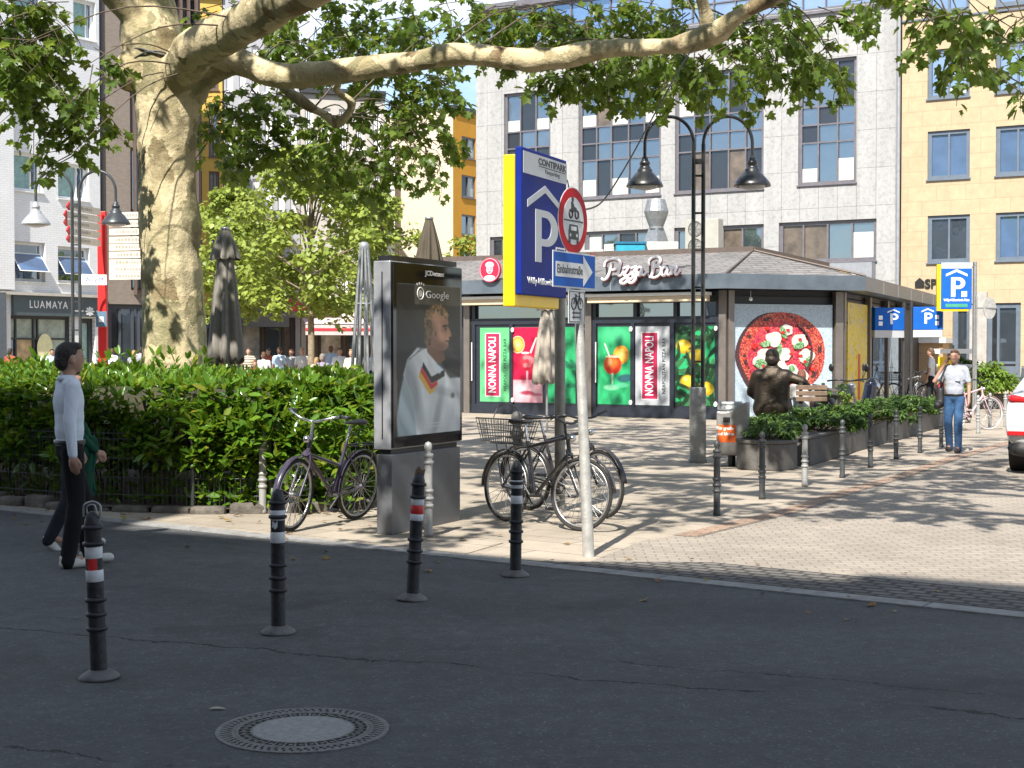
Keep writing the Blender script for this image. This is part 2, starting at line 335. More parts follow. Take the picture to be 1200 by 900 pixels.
def crack(v0, w, mlo):
    d = g.math('ABSOLUTE', g.math('ADD', g.math('SUBTRACT', sep.outputs[1], v0), wob)); k = g.math('LESS_THAN', d, w)
    return g.math('MULTIPLY', k, g.ramp(g.noise(.9, 3, .6, g.map(0, (1, 1, 1), (v0 * 7, 3, 0))), [(mlo, 0), (mlo + .06, 1)]))
ck = g.math('MAXIMUM', crack(cv(600, 737), .014, .36), g.math('MAXIMUM', crack(cv(640, 880), .010, .50), crack(cv(380, 690), .009, .52)))
c = g.mix(ck, c, (.016, .016, .017)); st = g.ramp(g.noise(1.7, 6, .7), [(.58, 0), (.72, 1)]); c = g.mix(g.math('MULTIPLY', st, .4), c, (.042, .042, .043)); g.col(c)
spk = g.ramp(g.n('TexVoronoi', {0: g.co, 'Scale': 4.2}).outputs[0], [(.012, 1), (.03, 0)]); c2_ = g.mix(g.math('MULTIPLY', spk, .55), c, (.30, .29, .27)); wear = g.ramp(g.noise(.55, 3, .5, g.map(ROT, (.22, 1.3, 1))), [(.40, 0), (.62, 1)]); c3_ = g.mix(g.math('MULTIPLY', wear, .55), c2_, g.mix(1, c2_, (1.55, 1.55, 1.53), 'MULTIPLY')); oil = g.ramp(g.noise(.8, 6, .7, g.map(0, (1, 1, 1), (31, 7, 0))), [(.56, 0), (.70, 1)]); g.col(g.mix(g.math('MULTIPLY', oil, .65), c3_, (.030, .030, .031))); g.rough(g.ramp(med, [(.3, .72), (.7, .92)])); g.bump(g.math('ADD', g.math('MULTIPLY', fine, .5), g.math('MULTIPLY', vo.outputs[0], .6)), .55, .006); ASPH = g.m

def paving(name, c1, c2, mortar, bw, rh, rz, off=.5, ms=.012, stain=.35, bev=.5):
    g = NT(name, .8, 0, .35); co = g.map(rz, (1, 1, 1)); co2 = g.n('VectorMath', {0: co, 1: g.n('VectorMath', {0: g.n('TexNoise', {0: co, 'Scale': 1.2}).outputs['Color'], 'Scale': .03}, operation='SCALE').outputs[0]}, operation='ADD').outputs[0]
    b = g.n('TexBrick', {0: co2, 'Color1': (*c1, 1), 'Color2': (*c2, 1), 'Mortar': (*mortar, 1), 'Scale': 1, 'Mortar Size': ms, 'Mortar Smooth': .25, 'Bias': 0, 'Brick Width': bw, 'Row Height': rh}, offset=off)
    c = g.mix(stain, b.outputs[0], g.mix(1, b.outputs[0], g.ramp(g.noise(.9, 7, .68), [(.32, .35), (.68, 1.35)]), 'MULTIPLY'))
    c = g.mix(.35, c, g.mix(1, c, g.ramp(g.noise(55, 3, .7), [(.3, .5), (.7, 1.5)]), 'MULTIPLY'))
    sp = g.ramp(g.n('TexVoronoi', {0: co, 'Scale': 6.5}).outputs[0], [(.03, 1), (.06, 0)]); c = g.mix(g.math('MULTIPLY', sp, .5), c, (.06, .055, .05)); g.col(c)
    g.bump(g.math('ADD', g.math('MULTIPLY', b.outputs['Fac'], -.8), g.math('MULTIPLY', g.noise(40, 3), .25)), bev, .01); return g.m
ROT = math.atan2(KY * 3.38, 8.83)
SLAB = paving('plaza_slabs', (.37, .315, .25), (.32, .275, .22), (.19, .165, .13), .60, .40, ROT, .5, .008)
SETT = paving('side_road_pavers', (.33, .285, .235), (.28, .245, .205), (.19, .165, .14), .17, .10, ROT - .6, .5, .007, .3, .6)
SETG = paving('gutter_setts', (.17, .155, .14), (.13, .12, .11), (.05, .047, .043), .17, .11, ROT, .5, .02, .4, 1)
REDB = paving('red_brick_band', (.36, .24, .17), (.31, .215, .155), (.18, .14, .11), .2, .1, ROT, .5, .012)
LITE = paving('pale_slabs', (.40, .34, .27), (.35, .30, .24), (.14, .12, .10), 1.0, .5, ROT, .5, .008)
GRAN = mat('granite_kerb', (.25, .245, .235), .75, 0, .3, 9, .3, 60); SOIL = mat('soil', (.055, .042, .030), .95, 0, .5, 8, 1, 18)

# ================================================================ ground
KX0, KY0, KX1, KY1 = -5.45, 15.35, 3.25, 9.15; KW = .19; KU = Vector((KX1 - KX0, KY1 - KY0, 0)).normalized(); KN = Vector((-KU.y, KU.x, 0)); KO = Vector((KX0, KY0, 0))
def kp(t, d, z): p = KO + KU * t + KN * d; return Vector((p.x, p.y, z))
m = MB(); m.quad((-700, -700, -.012), (700, -700, -.012), (700, 900, -.012), (-700, 900, -.012)); struct(m, 'ground', mat('far_ground', (.12, .115, .11), .9, 0, .2, .5))
RZ = .044
m = MB(); m.quad(kp(-60, -40, RZ), kp(90, -40, RZ), kp(90, .05, RZ), kp(-60, .05, RZ)); struct(m, 'road', ASPH)
m = MB(); m.quad(kp(-60, KW, .05), kp(90, KW, .05), kp(90, 150, .05), kp(-60, 150, .05)); m.quad(kp(-60, KW, -.01), kp(90, KW, -.01), kp(90, KW, .05), kp(-60, KW, .05)); struct(m, 'plaza_pavement', SLAB)
m = MB()
t = -30.0
while t < 40:
    L = 1.0; m.bx(0, 0, 0, 0, 0, 0) if False else m.add([kp(t + .006, 0, -.01), kp(t + L - .006, 0, -.01), kp(t + L - .006, KW, -.01), kp(t + .006, KW, -.01), kp(t + .006, .004, .054), kp(t + L - .006, .004, .054), kp(t + L - .006, KW, .056), kp(t + .006, KW, .056)], [(0, 1, 5, 4), (4, 5, 6, 7), (1, 2, 6, 5), (0, 4, 7, 3)]); t += L
struct(m, 'kerb', GRAN)
BP = [gp(*q, .05) for q in ((640, 668), (722, 640), (790, 628), (915, 598), (985, 575), (1040, 560), (1105, 538), (1190, 515))]   # edge between plaza and side road
def sheet(pts, z): return [Vector((p.x, p.y, z)) for p in pts]
def offs(P, d):
    o = []
    for i, p in enumerate(P):
        q = (P[min(i + 1, len(P) - 1)] - P[max(i - 1, 0)]).normalized(); o.append(p + Vector((q.y, -q.x, 0)) * d)
    return o
E1 = BP + [BP[-1] + (BP[-1] - BP[-2]) * 4]
m = MB(); T0 = (gp(652, 672) - KO).dot(KU); far = [E1[-1] + Vector((14, 0, 0)), kp(45, KW + .005, 0), kp(T0, KW + .005, 0)]; m.add(sheet(E1[1:] + far, .054), [list(range(len(E1) - 1 + len(far)))[::-1]]); struct(m, 'side_road', SETT)
m = MB(); EB = E1[2:]; e2 = offs(EB, .20); n = len(e2); m.add(sheet(EB, .058) + sheet(e2, .058), [(i, n + i, n + i + 1, i + 1) for i in range(n - 1)]); struct(m, 'brick_path', REDB)
m = MB(); e3 = offs(EB, .225); e4 = offs(EB, .237); m.add(sheet(e3, .058) + sheet(e4, .058), [(i, n + i, n + i + 1, i + 1) for i in range(n - 1)]); struct(m, 'pavement_line', mat('drain_line_dark', (.12, .11, .10), .8))
m = MB(); m.add([kp(T0 - .4, KW + .002, .059), kp(40, KW + .002, .059), kp(40, KW + .75, .059), kp(T0 + .7, KW + .75, .059)], [(0, 1, 2, 3)]); struct(m, 'gutter_pavement', SETG)
m = MB(); m.add([gp(*q, .055) for q in ((560, 651), (683, 662), (742, 638), (618, 629))], [(0, 1, 2, 3)]); m.add([gp(*q, .055) for q in ((478, 642), (545, 649), (590, 636), (525, 629))], [(0, 1, 2, 3)]); struct(m, 'pale_slab_path', LITE)
# soil bed of the hedge with rough edging stones
BED = [Vector((p[0], p[1] * KY, 0)) for p in ((-14, 11.45, 0), (-6.2, 8.55, 0), (-4.6, 8.02, 0), (-3.3, 7.86, 0), (-2.5, 7.86, 0), (-1.5, 8.12, 0), (-1.2, 8.3, 0), (-1.2, 11.3, 0), (-14, 13.4, 0))]
m = MB(); m.add(sheet(BED, .10), [list(range(len(BED)))]); struct(m, 'soil_ground', SOIL)
m = MB()
for i in range(6):
    a, b = BED[i], BED[i + 1]; L = (b - a).length; k = max(1, int(L / .34)); u = (b - a).normalized()
    for j in range(k):
        h = random.uniform(.09, .19); fr = Fr(a + u * (L * j / k), u); w = L / k - random.uniform(.015, .05); d = random.uniform(-.04, .04)
        m.obox(fr, 0, 0, w, h, -.14 + d, .02 + d)
o = m.build('stone_kerb', mat('rough_stone', (.11, .097, .082), .9, 0, .5, 7, 1, 18), bev=.035); tag(o, kind='structure')

# ================================================================ buildings
def wall(mb, fr, a0, b0, a1, b1, holes, dep=.18):
    A = sorted({a0, a1, *[x for h in holes for x in (h[0], h[2]) if a0 < x < a1]}); B = sorted({b0, b1, *[x for h in holes for x in (h[1], h[3]) if b0 < x < b1]})
    for i in range(len(A) - 1):
        for j in range(len(B) - 1):
            x, y = (A[i] + A[i + 1]) / 2, (B[j] + B[j + 1]) / 2
            if not any(h[0] < x < h[2] and h[1] < y < h[3] for h in holes): mb.rect(fr, A[i], B[j], A[i + 1], B[j + 1])
    for h in holes:
        x0, y0, x1, y1 = h[:4]
        mb.quad(fr.P(x0, y0), fr.P(x0, y1), fr.P(x0, y1, -dep), fr.P(x0, y0, -dep)); mb.quad(fr.P(x1, y0), fr.P(x1, y0, -dep), fr.P(x1, y1, -dep), fr.P(x1, y1))
        mb.quad(fr.P(x0, y0), fr.P(x0, y0, -dep), fr.P(x1, y0, -dep), fr.P(x1, y0)); mb.quad(fr.P(x0, y1), fr.P(x1, y1), fr.P(x1, y1, -dep), fr.P(x0, y1, -dep))
def shell(mb, fr, a0, b0, a1, b1, dep):       # sides, back and roof behind the front wall
    P = fr.P
    mb.quad(P(a0, b0), P(a0, b0, -dep), P(a0, b1, -dep), P(a0, b1)); mb.quad(P(a1, b0), P(a1, b1), P(a1, b1, -dep), P(a1, b0, -dep)); mb.quad(P(a0, b1), P(a0, b1, -dep), P(a1, b1, -dep), P(a1, b1)); mb.quad(P(a0, b0, -dep), P(a1, b0, -dep), P(a1, b1, -dep), P(a0, b1, -dep))
def window(fr, h, cols, rows, root, fm, pms, pat=None, dep=.18, fw=.05, sill=None, merge=()):
    x0, y0, x1, y1 = h[:4]; cs = [sum(cols[:i]) / sum(cols) for i in range(len(cols) + 1)]; rs = [sum(rows[:i]) / sum(rows) for i in range(len(rows) + 1)]; w, hh = x1 - x0, y1 - y0
    f = MB()
    for i, c in enumerate(cs): q = fw if i in (0, len(cs) - 1) else fw * .5; x = min(max(x0 + c * w, x0 + q), x1 - q); f.obox(fr, x - q, y0, x + q, y1, -dep + .01, -dep + .09)
    for i, c in enumerate(rs): q = fw if i in (0, len(rs) - 1) else fw * .5; y = min(max(y0 + c * hh, y0 + q), y1 - q); f.obox(fr, x0, y - q, x1, y + q, -dep + .012, -dep + .085)
    if sill: f.obox(fr, x0 - .04, y0 - .05, x1 + .04, y0 - .004, -dep + .02, .07)
    o = f.build('window', fm, root); p = MB(); pms = list(pms) + [GLD]
    for i in range(len(cols)):
        for j in range(len(rows)):
            k = pat(i, j) if pat else 0; p.mi = k if k < len(pms) - 1 else 0; p.mi = len(pms) - 1 if k == 0 and pms[0] is GL and random.random() < .4 else p.mi
            a0, a1, b0, b1 = x0 + cs[i] * w, x0 + cs[i + 1] * w, y0 + rs[j] * hh, y0 + rs[j + 1] * hh; tw = random.uniform(-.006, .006); P = fr.P
            if k >= 10: q = b0 + (b1 - b0) * (k - 10) / 10; p.mi = 1; p.rect(fr, a0, b0, a1, q, -dep + .02); p.mi = 0; p.rect(fr, a0, q, a1, b1, -dep + .02)
            else: p.quad(P(a0, b0, -dep + .014 + tw), P(a1, b0, -dep + .014), P(a1, b1, -dep + .014 - tw), P(a0, b1, -dep + .014 + tw * .3))
    p.build('pane', pms, o); return o

# --- grey stone-panel office building
A17 = ka(-17.1); U17 = Vector((math.cos(A17), math.sin(A17), 0)); FG = Fr(Vector((13.05, 29.0 * KY, 0)), U17)
g = NT('stone_panels', .75, 0, .35); co = g.n('CombineXYZ', {0: g.n('VectorMath', {0: g.co, 1: tuple(U17)}, operation='DOT_PRODUCT').outputs['Value'], 1: g.n('SeparateXYZ', {0: g.co}).outputs[2]}).outputs[0]
b = g.n('TexBrick', {0: co, 'Color1': (.37, .367, .36, 1), 'Color2': (.345, .343, .338, 1), 'Mortar': (.19, .185, .18, 1), 'Scale': 1, 'Mortar Size': .009, 'Mortar Smooth': .1, 'Brick Width': .74, 'Row Height': 1.42}, offset=0)
sp = g.ramp(g.noise(7, 6, .75), [(.34, .68), (.50, 1.0), (.7, 1.1)]); c = g.mix(.75, b.outputs[0], g.mix(1, b.outputs[0], sp, 'MULTIPLY')); strk = g.ramp(g.noise(1, 4, .6, g.map(0, (1.6, 1.6, .12))), [(.3, .75), (.7, 1.1)]); g.col(g.mix(.6, c, g.mix(1, c, strk, 'MULTIPLY'))); g.bump(g.math('ADD', g.noise(16, 4), g.math('MULTIPLY', b.outputs['Fac'], -1)), .5, .01); PANEL = g.m
WFR = mat('window_metal', (.16, .15, .165), .4, .3, .15, 4)
o_ = T('office_building', 'light grey office block clad in stone panels with tall gridded windows', 'building', FG.P(-6, 0, -5)); OB = o_
a0 = FG.px(558, 200)[0]; a1 = FG.px(1051, 200)[0]; hs = []
tall = [(590.5, 107.5, 645, 238, 3, [2.2, .95, .95, 2.2]), (678, 98, 774.5, 231, 5, [2.3, .95, .95, 2.2]), (791, 82, 895, 224, 5, [2.3, .95, .95, 2.2]), (935.5, 69, 1003.5, 215.5, 3, [2.2, .85, .85, 2.0])]
low = [(574, 277.5, 590, 309, 1), (685, 270, 764, 309, 4), (790, 266, 838, 309, 2), (843, 263.5, 895, 308, 2), (912.5, 258.5, 1027, 307, 4)]
for q in tall: hs.append(FG.pxr(*q[:4]))
for q in low: hs.append(FG.pxr(*q[:4]))
zb = FG.px(557, 60)[1]; at0 = (a0 + .02, zb, a1 - .05, zb + 1.65); hs.append(at0)
m = MB(); wall(m, FG, a0, 0, a1, 16.3, hs, .2); shell(m, FG, a0, 0, a1, 16.3, 11); m.build('wall', PANEL, o_)
for i, q in enumerate(tall):
    nc = q[4]; pt = [lambda i, j: (14 if i != 1 else 0) if j in (0,) else (13 if j == 3 and i % 2 == 0 else 0), lambda i, j: (15 if j == 0 and i % 2 == 0 else 13 if j == 3 and i % 2 == 0 else 2 if (j == 3 and i == 1) else 0), lambda i, j: 14 if (j == 3 and i < 1) else (2 if j == 0 and i % 2 else 0), lambda i, j: (16 if i == 2 else 14) if j == 0 and i != 1 else 0][i]
    window(FG, hs[i], [1, .85, 1, .9, 1][:nc] if nc == 5 else [1] * nc, q[5][::-1], o_, WFR, [GL, BLD, INT], pt, .2, .06, True)
for k, q in enumerate(low): window(FG, hs[4 + k], [1] * q[4], [1], o_, WFR, [GL, BLD, INT, CURT], lambda i, j, k=k: [(0, 2), (3, 14, 0, 12), (0, 12), (2, 12), (2, 2, 0, 17)][k][i], .2, .07, True)
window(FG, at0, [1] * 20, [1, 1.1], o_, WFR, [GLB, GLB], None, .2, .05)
m = MB()
m.obox(FG, a0 - .05, 16.3, a1, 16.55, -.3, .12); m.obox(FG, a0, zb - .16, a1, zb - .05, .003, .12); m.build('cornice', WFR, o_)
m = MB(); m.tube([FG.P(a1 + .08, 0, .1), FG.P(a1 + .08, 16, .1)], .07, 10); m.build('downpipe', mat('zinc', (.30, .31, .33), .5, .4), o_)
m = MB(); m.obox(FG, FG.px(915, 330)[0], FG.px(970, 340)[1], FG.px(1026, 330)[0], FG.px(970, 309.5)[1], .003, .5); m.build('balcony_box', mat('zinc', (.3, .31, .33)), o_)

# --- beige building on the right
a2 = a1 + .17; a3 = FG.px(1052, 200)[0] + 16
g = NT('beige_stone', .8, 0, .3); co = g.n('CombineXYZ', {0: g.n('VectorMath', {0: g.co, 1: tuple(U17)}, operation='DOT_PRODUCT').outputs['Value'], 1: g.n('SeparateXYZ', {0: g.co}).outputs[2]}).outputs[0]
b = g.n('TexBrick', {0: co, 'Color1': (.45, .35, .225, 1), 'Color2': (.425, .33, .21, 1), 'Mortar': (.34, .255, .155, 1), 'Scale': 1, 'Mortar Size': .01, 'Brick Width': 1.05, 'Row Height': .55}, offset=.5)
c = g.mix(.5, b.outputs[0], g.mix(1, b.outputs[0], g.ramp(g.noise(3, 7, .75), [(.3, .7), (.7, 1.2)]), 'MULTIPLY')); pit = g.ramp(g.n('TexVoronoi', {0: g.co, 'Scale': 1.6}).outputs[0], [(.03, 1), (.05, 0)]); g.col(g.mix(g.math('MULTIPLY', pit, .6), c, (.2, .15, .09))); g.bump(g.noise(22, 4), .25, .01); BEIGE = g.m
bw = T('beige_building', 'beige stone building with rows of blue-grey square windows', 'building', FG.P(5, 0, -4)); SLATE = mat('blue_grey_frame', (.12, .15, .19), .45, .1, .1, 4)
hs = []
for y0, y1, dy in ((-62, 14, -8), (56.5, 114.5, -9), (152.5, 209.5, -6), (252, 307.5, -3)):
    for k in range(4): q = FG.pxr(1087, y0, 1136.5, y1); s = (FG.px(1167, 80)[0] - FG.px(1087, 80)[0]) * k; hs.append((q[0] + s, q[1], q[2] + s, q[3]))
shop = [FG.pxr(1116, 358, 1138, 470), FG.pxr(1156, 355, 1196, 452), FG.pxr(1203, 353, 1250, 452)]
m = MB(); wall(m, FG, a2, 0, a3, 15.5, hs + shop, .16); shell(m, FG, a2, 0, a3, 15.5, 11); m.build('wall', BEIGE, bw)
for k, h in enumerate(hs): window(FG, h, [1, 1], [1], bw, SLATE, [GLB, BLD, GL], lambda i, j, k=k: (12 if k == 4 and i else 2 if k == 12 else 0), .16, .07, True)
for k, h in enumerate(shop): window(FG, h, [1] if k == 0 else [1, 2], [1, 2.6] if k else [1], bw, SLATE, [GL, SLATE], lambda i, j, k=k: 1 if k and j == 0 else 0, .16, .09)
m = MB(); z = FG.px(1100, 22)[1]; m.obox(FG, a2, z, a3, z + .06, .003, .06); m.build('cornice', SLATE, bw)
m = MB(); q = FG.pxr(1137, 352, 1157, 470); m.obox(FG, q[0], 0, q[2], q[3] + .3, .003, .14); m.build('pillar', mat('concrete_pillar', (.36, .34, .31), .85, 0, .2, 4, .2), bw)
q = FG.px(1091, 333); text('SP', FG, q[0], q[1], .46, LETK, bw, 'wall_lettering', .03, ext=.02, bold=.012)
m = MB(); x, z = FG.px(1078, 332); m.prism(FG, [(x - .17, z - .14), (x + .17, z - .14), (x + .17, z + .05), (x, z + .2), (x - .17, z + .05)], .003, .06); m.build('wall_emblem', LETK, bw)

# --- low brick building beside the kiosk
FB = Fr(Vector((13.0, 26.2 * KY, 0)), (math.cos(ka(-12)), math.sin(ka(-12)), 0))
g = NT('yellow_brick', .85, 0, .3); co = g.n('CombineXYZ', {0: g.n('VectorMath', {0: g.co, 1: tuple(FB.u)}, operation='DOT_PRODUCT').outputs['Value'], 1: g.n('SeparateXYZ', {0: g.co}).outputs[2]}).outputs[0]
b = g.n('TexBrick', {0: co, 'Color1': (.46, .29, .13, 1), 'Color2': (.36, .21, .10, 1), 'Mortar': (.36, .30, .22, 1), 'Scale': 1, 'Mortar Size': .014, 'Brick Width': .26, 'Row Height': .09}); g.col(b.outputs[0]); g.bump(b.outputs['Fac'], -.5, .01); YBRICK = g.m
q = FB.pxr(1000, 398, 1106, 470); bb = T('brick_annexe', 'low yellow brick annexe behind the parked bicycles beside the pizza kiosk', 'building', FB.P(q[0], 0, -1.2))
m = MB(); x0, x1 = FB.px(985, 420)[0], FB.px(1105, 420)[0]; m.obox(FB, x0, 0, x1, FB.px(1060, 402)[1], -2.2, 0); m.build('wall', YBRICK, bb)
m = MB(); m.obox(FB, x0, FB.px(1060, 402)[1] + .003, x1 + .1, FB.px(1060, 396)[1], -2.3, .15); m.build('roof_edge', WHITE, bb)
m = MB(); d = FB.pxr(1029, 399, 1042, 470); m.obox(FB, d[0] - .35, 0, d[2] + .02, 2.05, .003, .05); m.build('door', mat('brown_door', (.17, .10, .07), .5), bb)
m = MB(); h = FB.pxr(1031, 398.5, 1040, 437); m.obox(FB, *h, .053, .06); m.build('door_panel', mat('tan_panel', (.5, .36, .22), .5), bb)

# --- cream gable and orange front, far behind the kiosk
cr0 = at(531, 300, 45); cr0.z = 0; FO = Fr(cr0, (math.cos(ka(40)), math.sin(ka(40)), 0)); gu = Vector((FO.u.y, -FO.u.x, 0)); FC = Fr(cr0 - gu * 12, gu)
ob2 = T('orange_building', 'orange fronted building with a blank cream gable wall rising beyond the kiosk', 'building', cr0); ORANGE = mat('orange_render', (.56, .27, .025), .85, 0, .06, 1.2); CREAMW = mat('cream_render', (.56, .48, .36), .9, 0, .06, .8)
H = FO.px(531, 128)[1]; hs = [FO.pxr(541, 161, 557.5, 186), FO.pxr(541, 206, 557.5, 232), FO.pxr(541, 252, 557.5, 276), FO.pxr(541, 296, 557.5, 320)]; hs += [(h[0] + 2.2, h[1], h[2] + 2.2, h[3]) for h in hs]
m = MB(); wall(m, FO, 0, 0, 9, H, hs, .15); m.build('wall', ORANGE, ob2); m = MB(); wall(m, FC, 0, 0, 12, H, [], .1); m.quad(FO.P(0, H), FO.P(9, H), FO.P(9, H, -12), FC.P(0, H)); m.build('gable_wall', CREAMW, ob2)
for h in hs: window(FO, h, [1, 1], [1], ob2, mat('window_metal', ''), [GL, CURT], lambda i, j: i, .15, .05, True)
m = MB(); m.obox(FO, -.1, H + .003, 9, H + .25, -.3, .12); m.build('roof_edge', DKGREY, ob2)

# --- white shop building on the left, dark brown building next to it
p0 = at(15, 360, 30.0); p0.z = 0; FL = Fr(p0, (math.cos(R(57)), math.sin(R(57)), 0)); aE = FL.px(118, 300)[0]
g = NT('white_brick', .8, 0, .3); co = g.n('CombineXYZ', {0: g.n('VectorMath', {0: g.co, 1: tuple(FL.u)}, operation='DOT_PRODUCT').outputs['Value'], 1: g.n('SeparateXYZ', {0: g.co}).outputs[2]}).outputs[0]
b = g.n('TexBrick', {0: co, 'Color1': (.80, .80, .80, 1), 'Color2': (.75, .76, .77, 1), 'Mortar': (.62, .63, .64, 1), 'Scale': 1, 'Mortar Size': .008, 'Brick Width': .3, 'Row Height': .09}); g.col(g.mix(.4, b.outputs[0], g.mix(1, b.outputs[0], g.ramp(g.noise(1, 6, .7), [(.3, .8), (.7, 1.1)]), 'MULTIPLY'))); WBR = g.m
lw = T('white_shop_building', 'white brick shop house with a dark grey shop front sign', 'building', FL.P(-1, 0, -3))
hs = [FL.pxr(14, 78, 51, 123), FL.pxr(86, 0, 112, 46), FL.pxr(86, 112, 106, 146), FL.pxr(14.5, 179, 50, 224), FL.pxr(68, 192, 104, 234), FL.pxr(15, 283.5, 53, 330), FL.pxr(68, 289.5, 105, 332), FL.pxr(14, -30, 51, 18)]
door = FL.pxr(13, 370, 85, 500); door = (door[0], 0, door[2], door[3]); d2 = FL.pxr(93, 373, 112, 500); d2 = (d2[0], 0, d2[2], d2[3])
m = MB(); wall(m, FL, -9, 0, aE, 17, hs + [door, d2], .28); shell(m, FL, -9, 0, aE, 17, 9); m.build('wall', WBR, lw); TEAL = mat('teal_curtain', (.25, .40, .38), .5, 0, .25, 6, coat=.8)
for k, h in enumerate(hs): window(FL, h, [2.2, 1] if k not in (5, 6) else [1], [1], lw, WHITE, [TEAL, GL, CURT], (lambda i, j: i) if k not in (5, 6) else (lambda i, j: 1), .28, .06, True)
for k in (5, 6):                                         # tilted open sashes
    h = hs[k]; mm = MB(); P = FL.P; xa, xb = h[0] + .06, h[2] - .06; zc = (h[1] + h[3]) / 2
    for z0, d0, z1, d1, x0_, x1_ in ((zc - .35, .34, zc - .39, .36, xa, xb), (zc + .35, -.2, zc + .31, -.18, xa, xb)): mm.quad(P(x0_, z0, d0), P(x1_, z0, d0), P(x1_, z1, d1), P(x0_, z1, d1))
    for x in (xa, xb - .06): mm.quad(P(x, zc - .39, .36), P(x + .06, zc - .39, .36), P(x + .06, zc + .35, -.2), P(x, zc + .35, -.2))
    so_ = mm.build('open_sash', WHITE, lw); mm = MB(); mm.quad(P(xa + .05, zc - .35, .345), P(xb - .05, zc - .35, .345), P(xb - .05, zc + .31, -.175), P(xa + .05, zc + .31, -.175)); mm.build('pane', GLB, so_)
SGN = mat('shop_sign_grey', (.075, .10, .115), .5, 0, .08, 3); s = FL.pxr(13, 347.5, 117, 370.5)
m = MB(); m.obox(FL, s[0], s[1], aE - .02, s[3], .003, .16); sg = m.build('shop_sign', SGN, lw); m = MB(); m.obox(FL, -9, s[3] + .003, aE, s[3] + .12, .003, .3); m.build('ledge', mat('pale_ledge', (.5, .47, .42), .8), lw)
x, z = FL.px(54, 358.5); text('LUAMAYA', FL, x, z + .03, .42, LETW, sg, 'lettering', .165, sx=.86, sp=1.22, bold=.003)
m = MB(); x, z = FL.px(102, 365)
for i in range(8): q = i * PI / 4; m.prism(FL, [(x, z), (x + .16 * math.cos(q) + .05 * math.cos(q + 1.5), z + .16 * math.sin(q) + .05 * math.sin(q + 1.5)), (x + .26 * math.cos(q), z + .2 * math.sin(q)), (x + .16 * math.cos(q) - .05 * math.cos(q + 1.5), z + .16 * math.sin(q) - .05 * math.sin(q + 1.5))], .165, .17 + i * .0005)
for s_ in (-1, 1): m.obox(FL, x + s_ * .55 - .22, z - .03, x + s_ * .55 + .22, z + .04, .165, .17)
m.build('emblem', LETW, sg)
window(FL, door, [1, 2.2, .5, 4], [3, 1.3], lw, DKGREY, [GL, mat('shop_display', (.40, .28, .13), .6, 0, .5, 3, coat=.9), mat('shop_teal', (.30, .36, .30), .5, 0, .4, 2, coat=.9)], lambda i, j: 2 if j else (0, 1, 0, 2)[i], .28, .07); window(FL, d2, [1], [1], lw, DKGREY, [TEAL], None, .28, .1)
m = MB(); x, z = FL.px(55.5, 408); m.disc(FL, x, z, .38, .58, -.16, -.14, 24); m.build('window_sticker', mat('pale_yellow', (.75, .72, .42), .5), lw)
m = MB(); m.obox(FL, -9, 0, s[0] - .45, 3.9, .003, .3); m.build('pier', mat('grey_pier', (.10, .12, .14), .6), lw)
m = MB(); m.obox(FL, -9, s[3] + .2, FL.px(12, 200)[0], 16.9, .003, .22); m.build('pilaster', WBR, lw)
pd = FL.P(aE + .15, 0, -.2); FD = Fr(pd, (math.cos(ka(18)), math.sin(ka(18)), 0)); aD = FD.px(236, 300)[0]
db = T('brown_building', 'dark brown brick office building with vertical fins behind the big tree trunk', 'building', FD.P(aD / 2, 0, -4)); BRB = paving('brown_brick', (.165, .135, .115), (.14, .115, .10), (.11, .095, .085), .25, .07, 0, .5, .01, .3, .3)
g2 = NT('brown_cladding', .8, 0, .3); g2.col(g2.ramp(g2.noise(5, 6, .7, g2.map(0, (1, 1, 3))), [(.3, (.15, .125, .105)), (.7, (.21, .175, .15))])); BRB = g2.m
x1 = FD.px(150, 200)[0]; hs = [(x1 + .1, 4.2 + 3.3 * k, aD - .1, 6.9 + 3.3 * k) for k in range(4)]; gfl = (.3, 0, aD - .3, 3.6)
m = MB(); wall(m, FD, 0, 0, aD, 18, hs + [gfl], .25); shell(m, FD, 0, 0, aD, 18, 9); m.build('wall', BRB, db)
for h in hs: window(FD, h, [1] * 7, [1], db, mat('brown_fins', (.12, .085, .07), .5), [GL, INT], lambda i, j: i % 2, .25, .06)
window(FD, gfl, [1, 1, .5, 1, 1, .4, 1, 1], [1], db, mat('anthracite', (.045, .05, .06), .5), [GL], None, .25, .10)
m = MB()
for i in range(9): x = x1 + .25 + i * .34; m.obox(FD, x - .04, 4, x + .04, 17.8, .003, .22)
each(m, 'fin', mat('brown_fins', ''), db); m = MB(); m.tube([FD.P(.05, 0, .1), FD.P(.05, 17.8, .1)], .06, 8); m.build('downpipe', DKGREY, db)

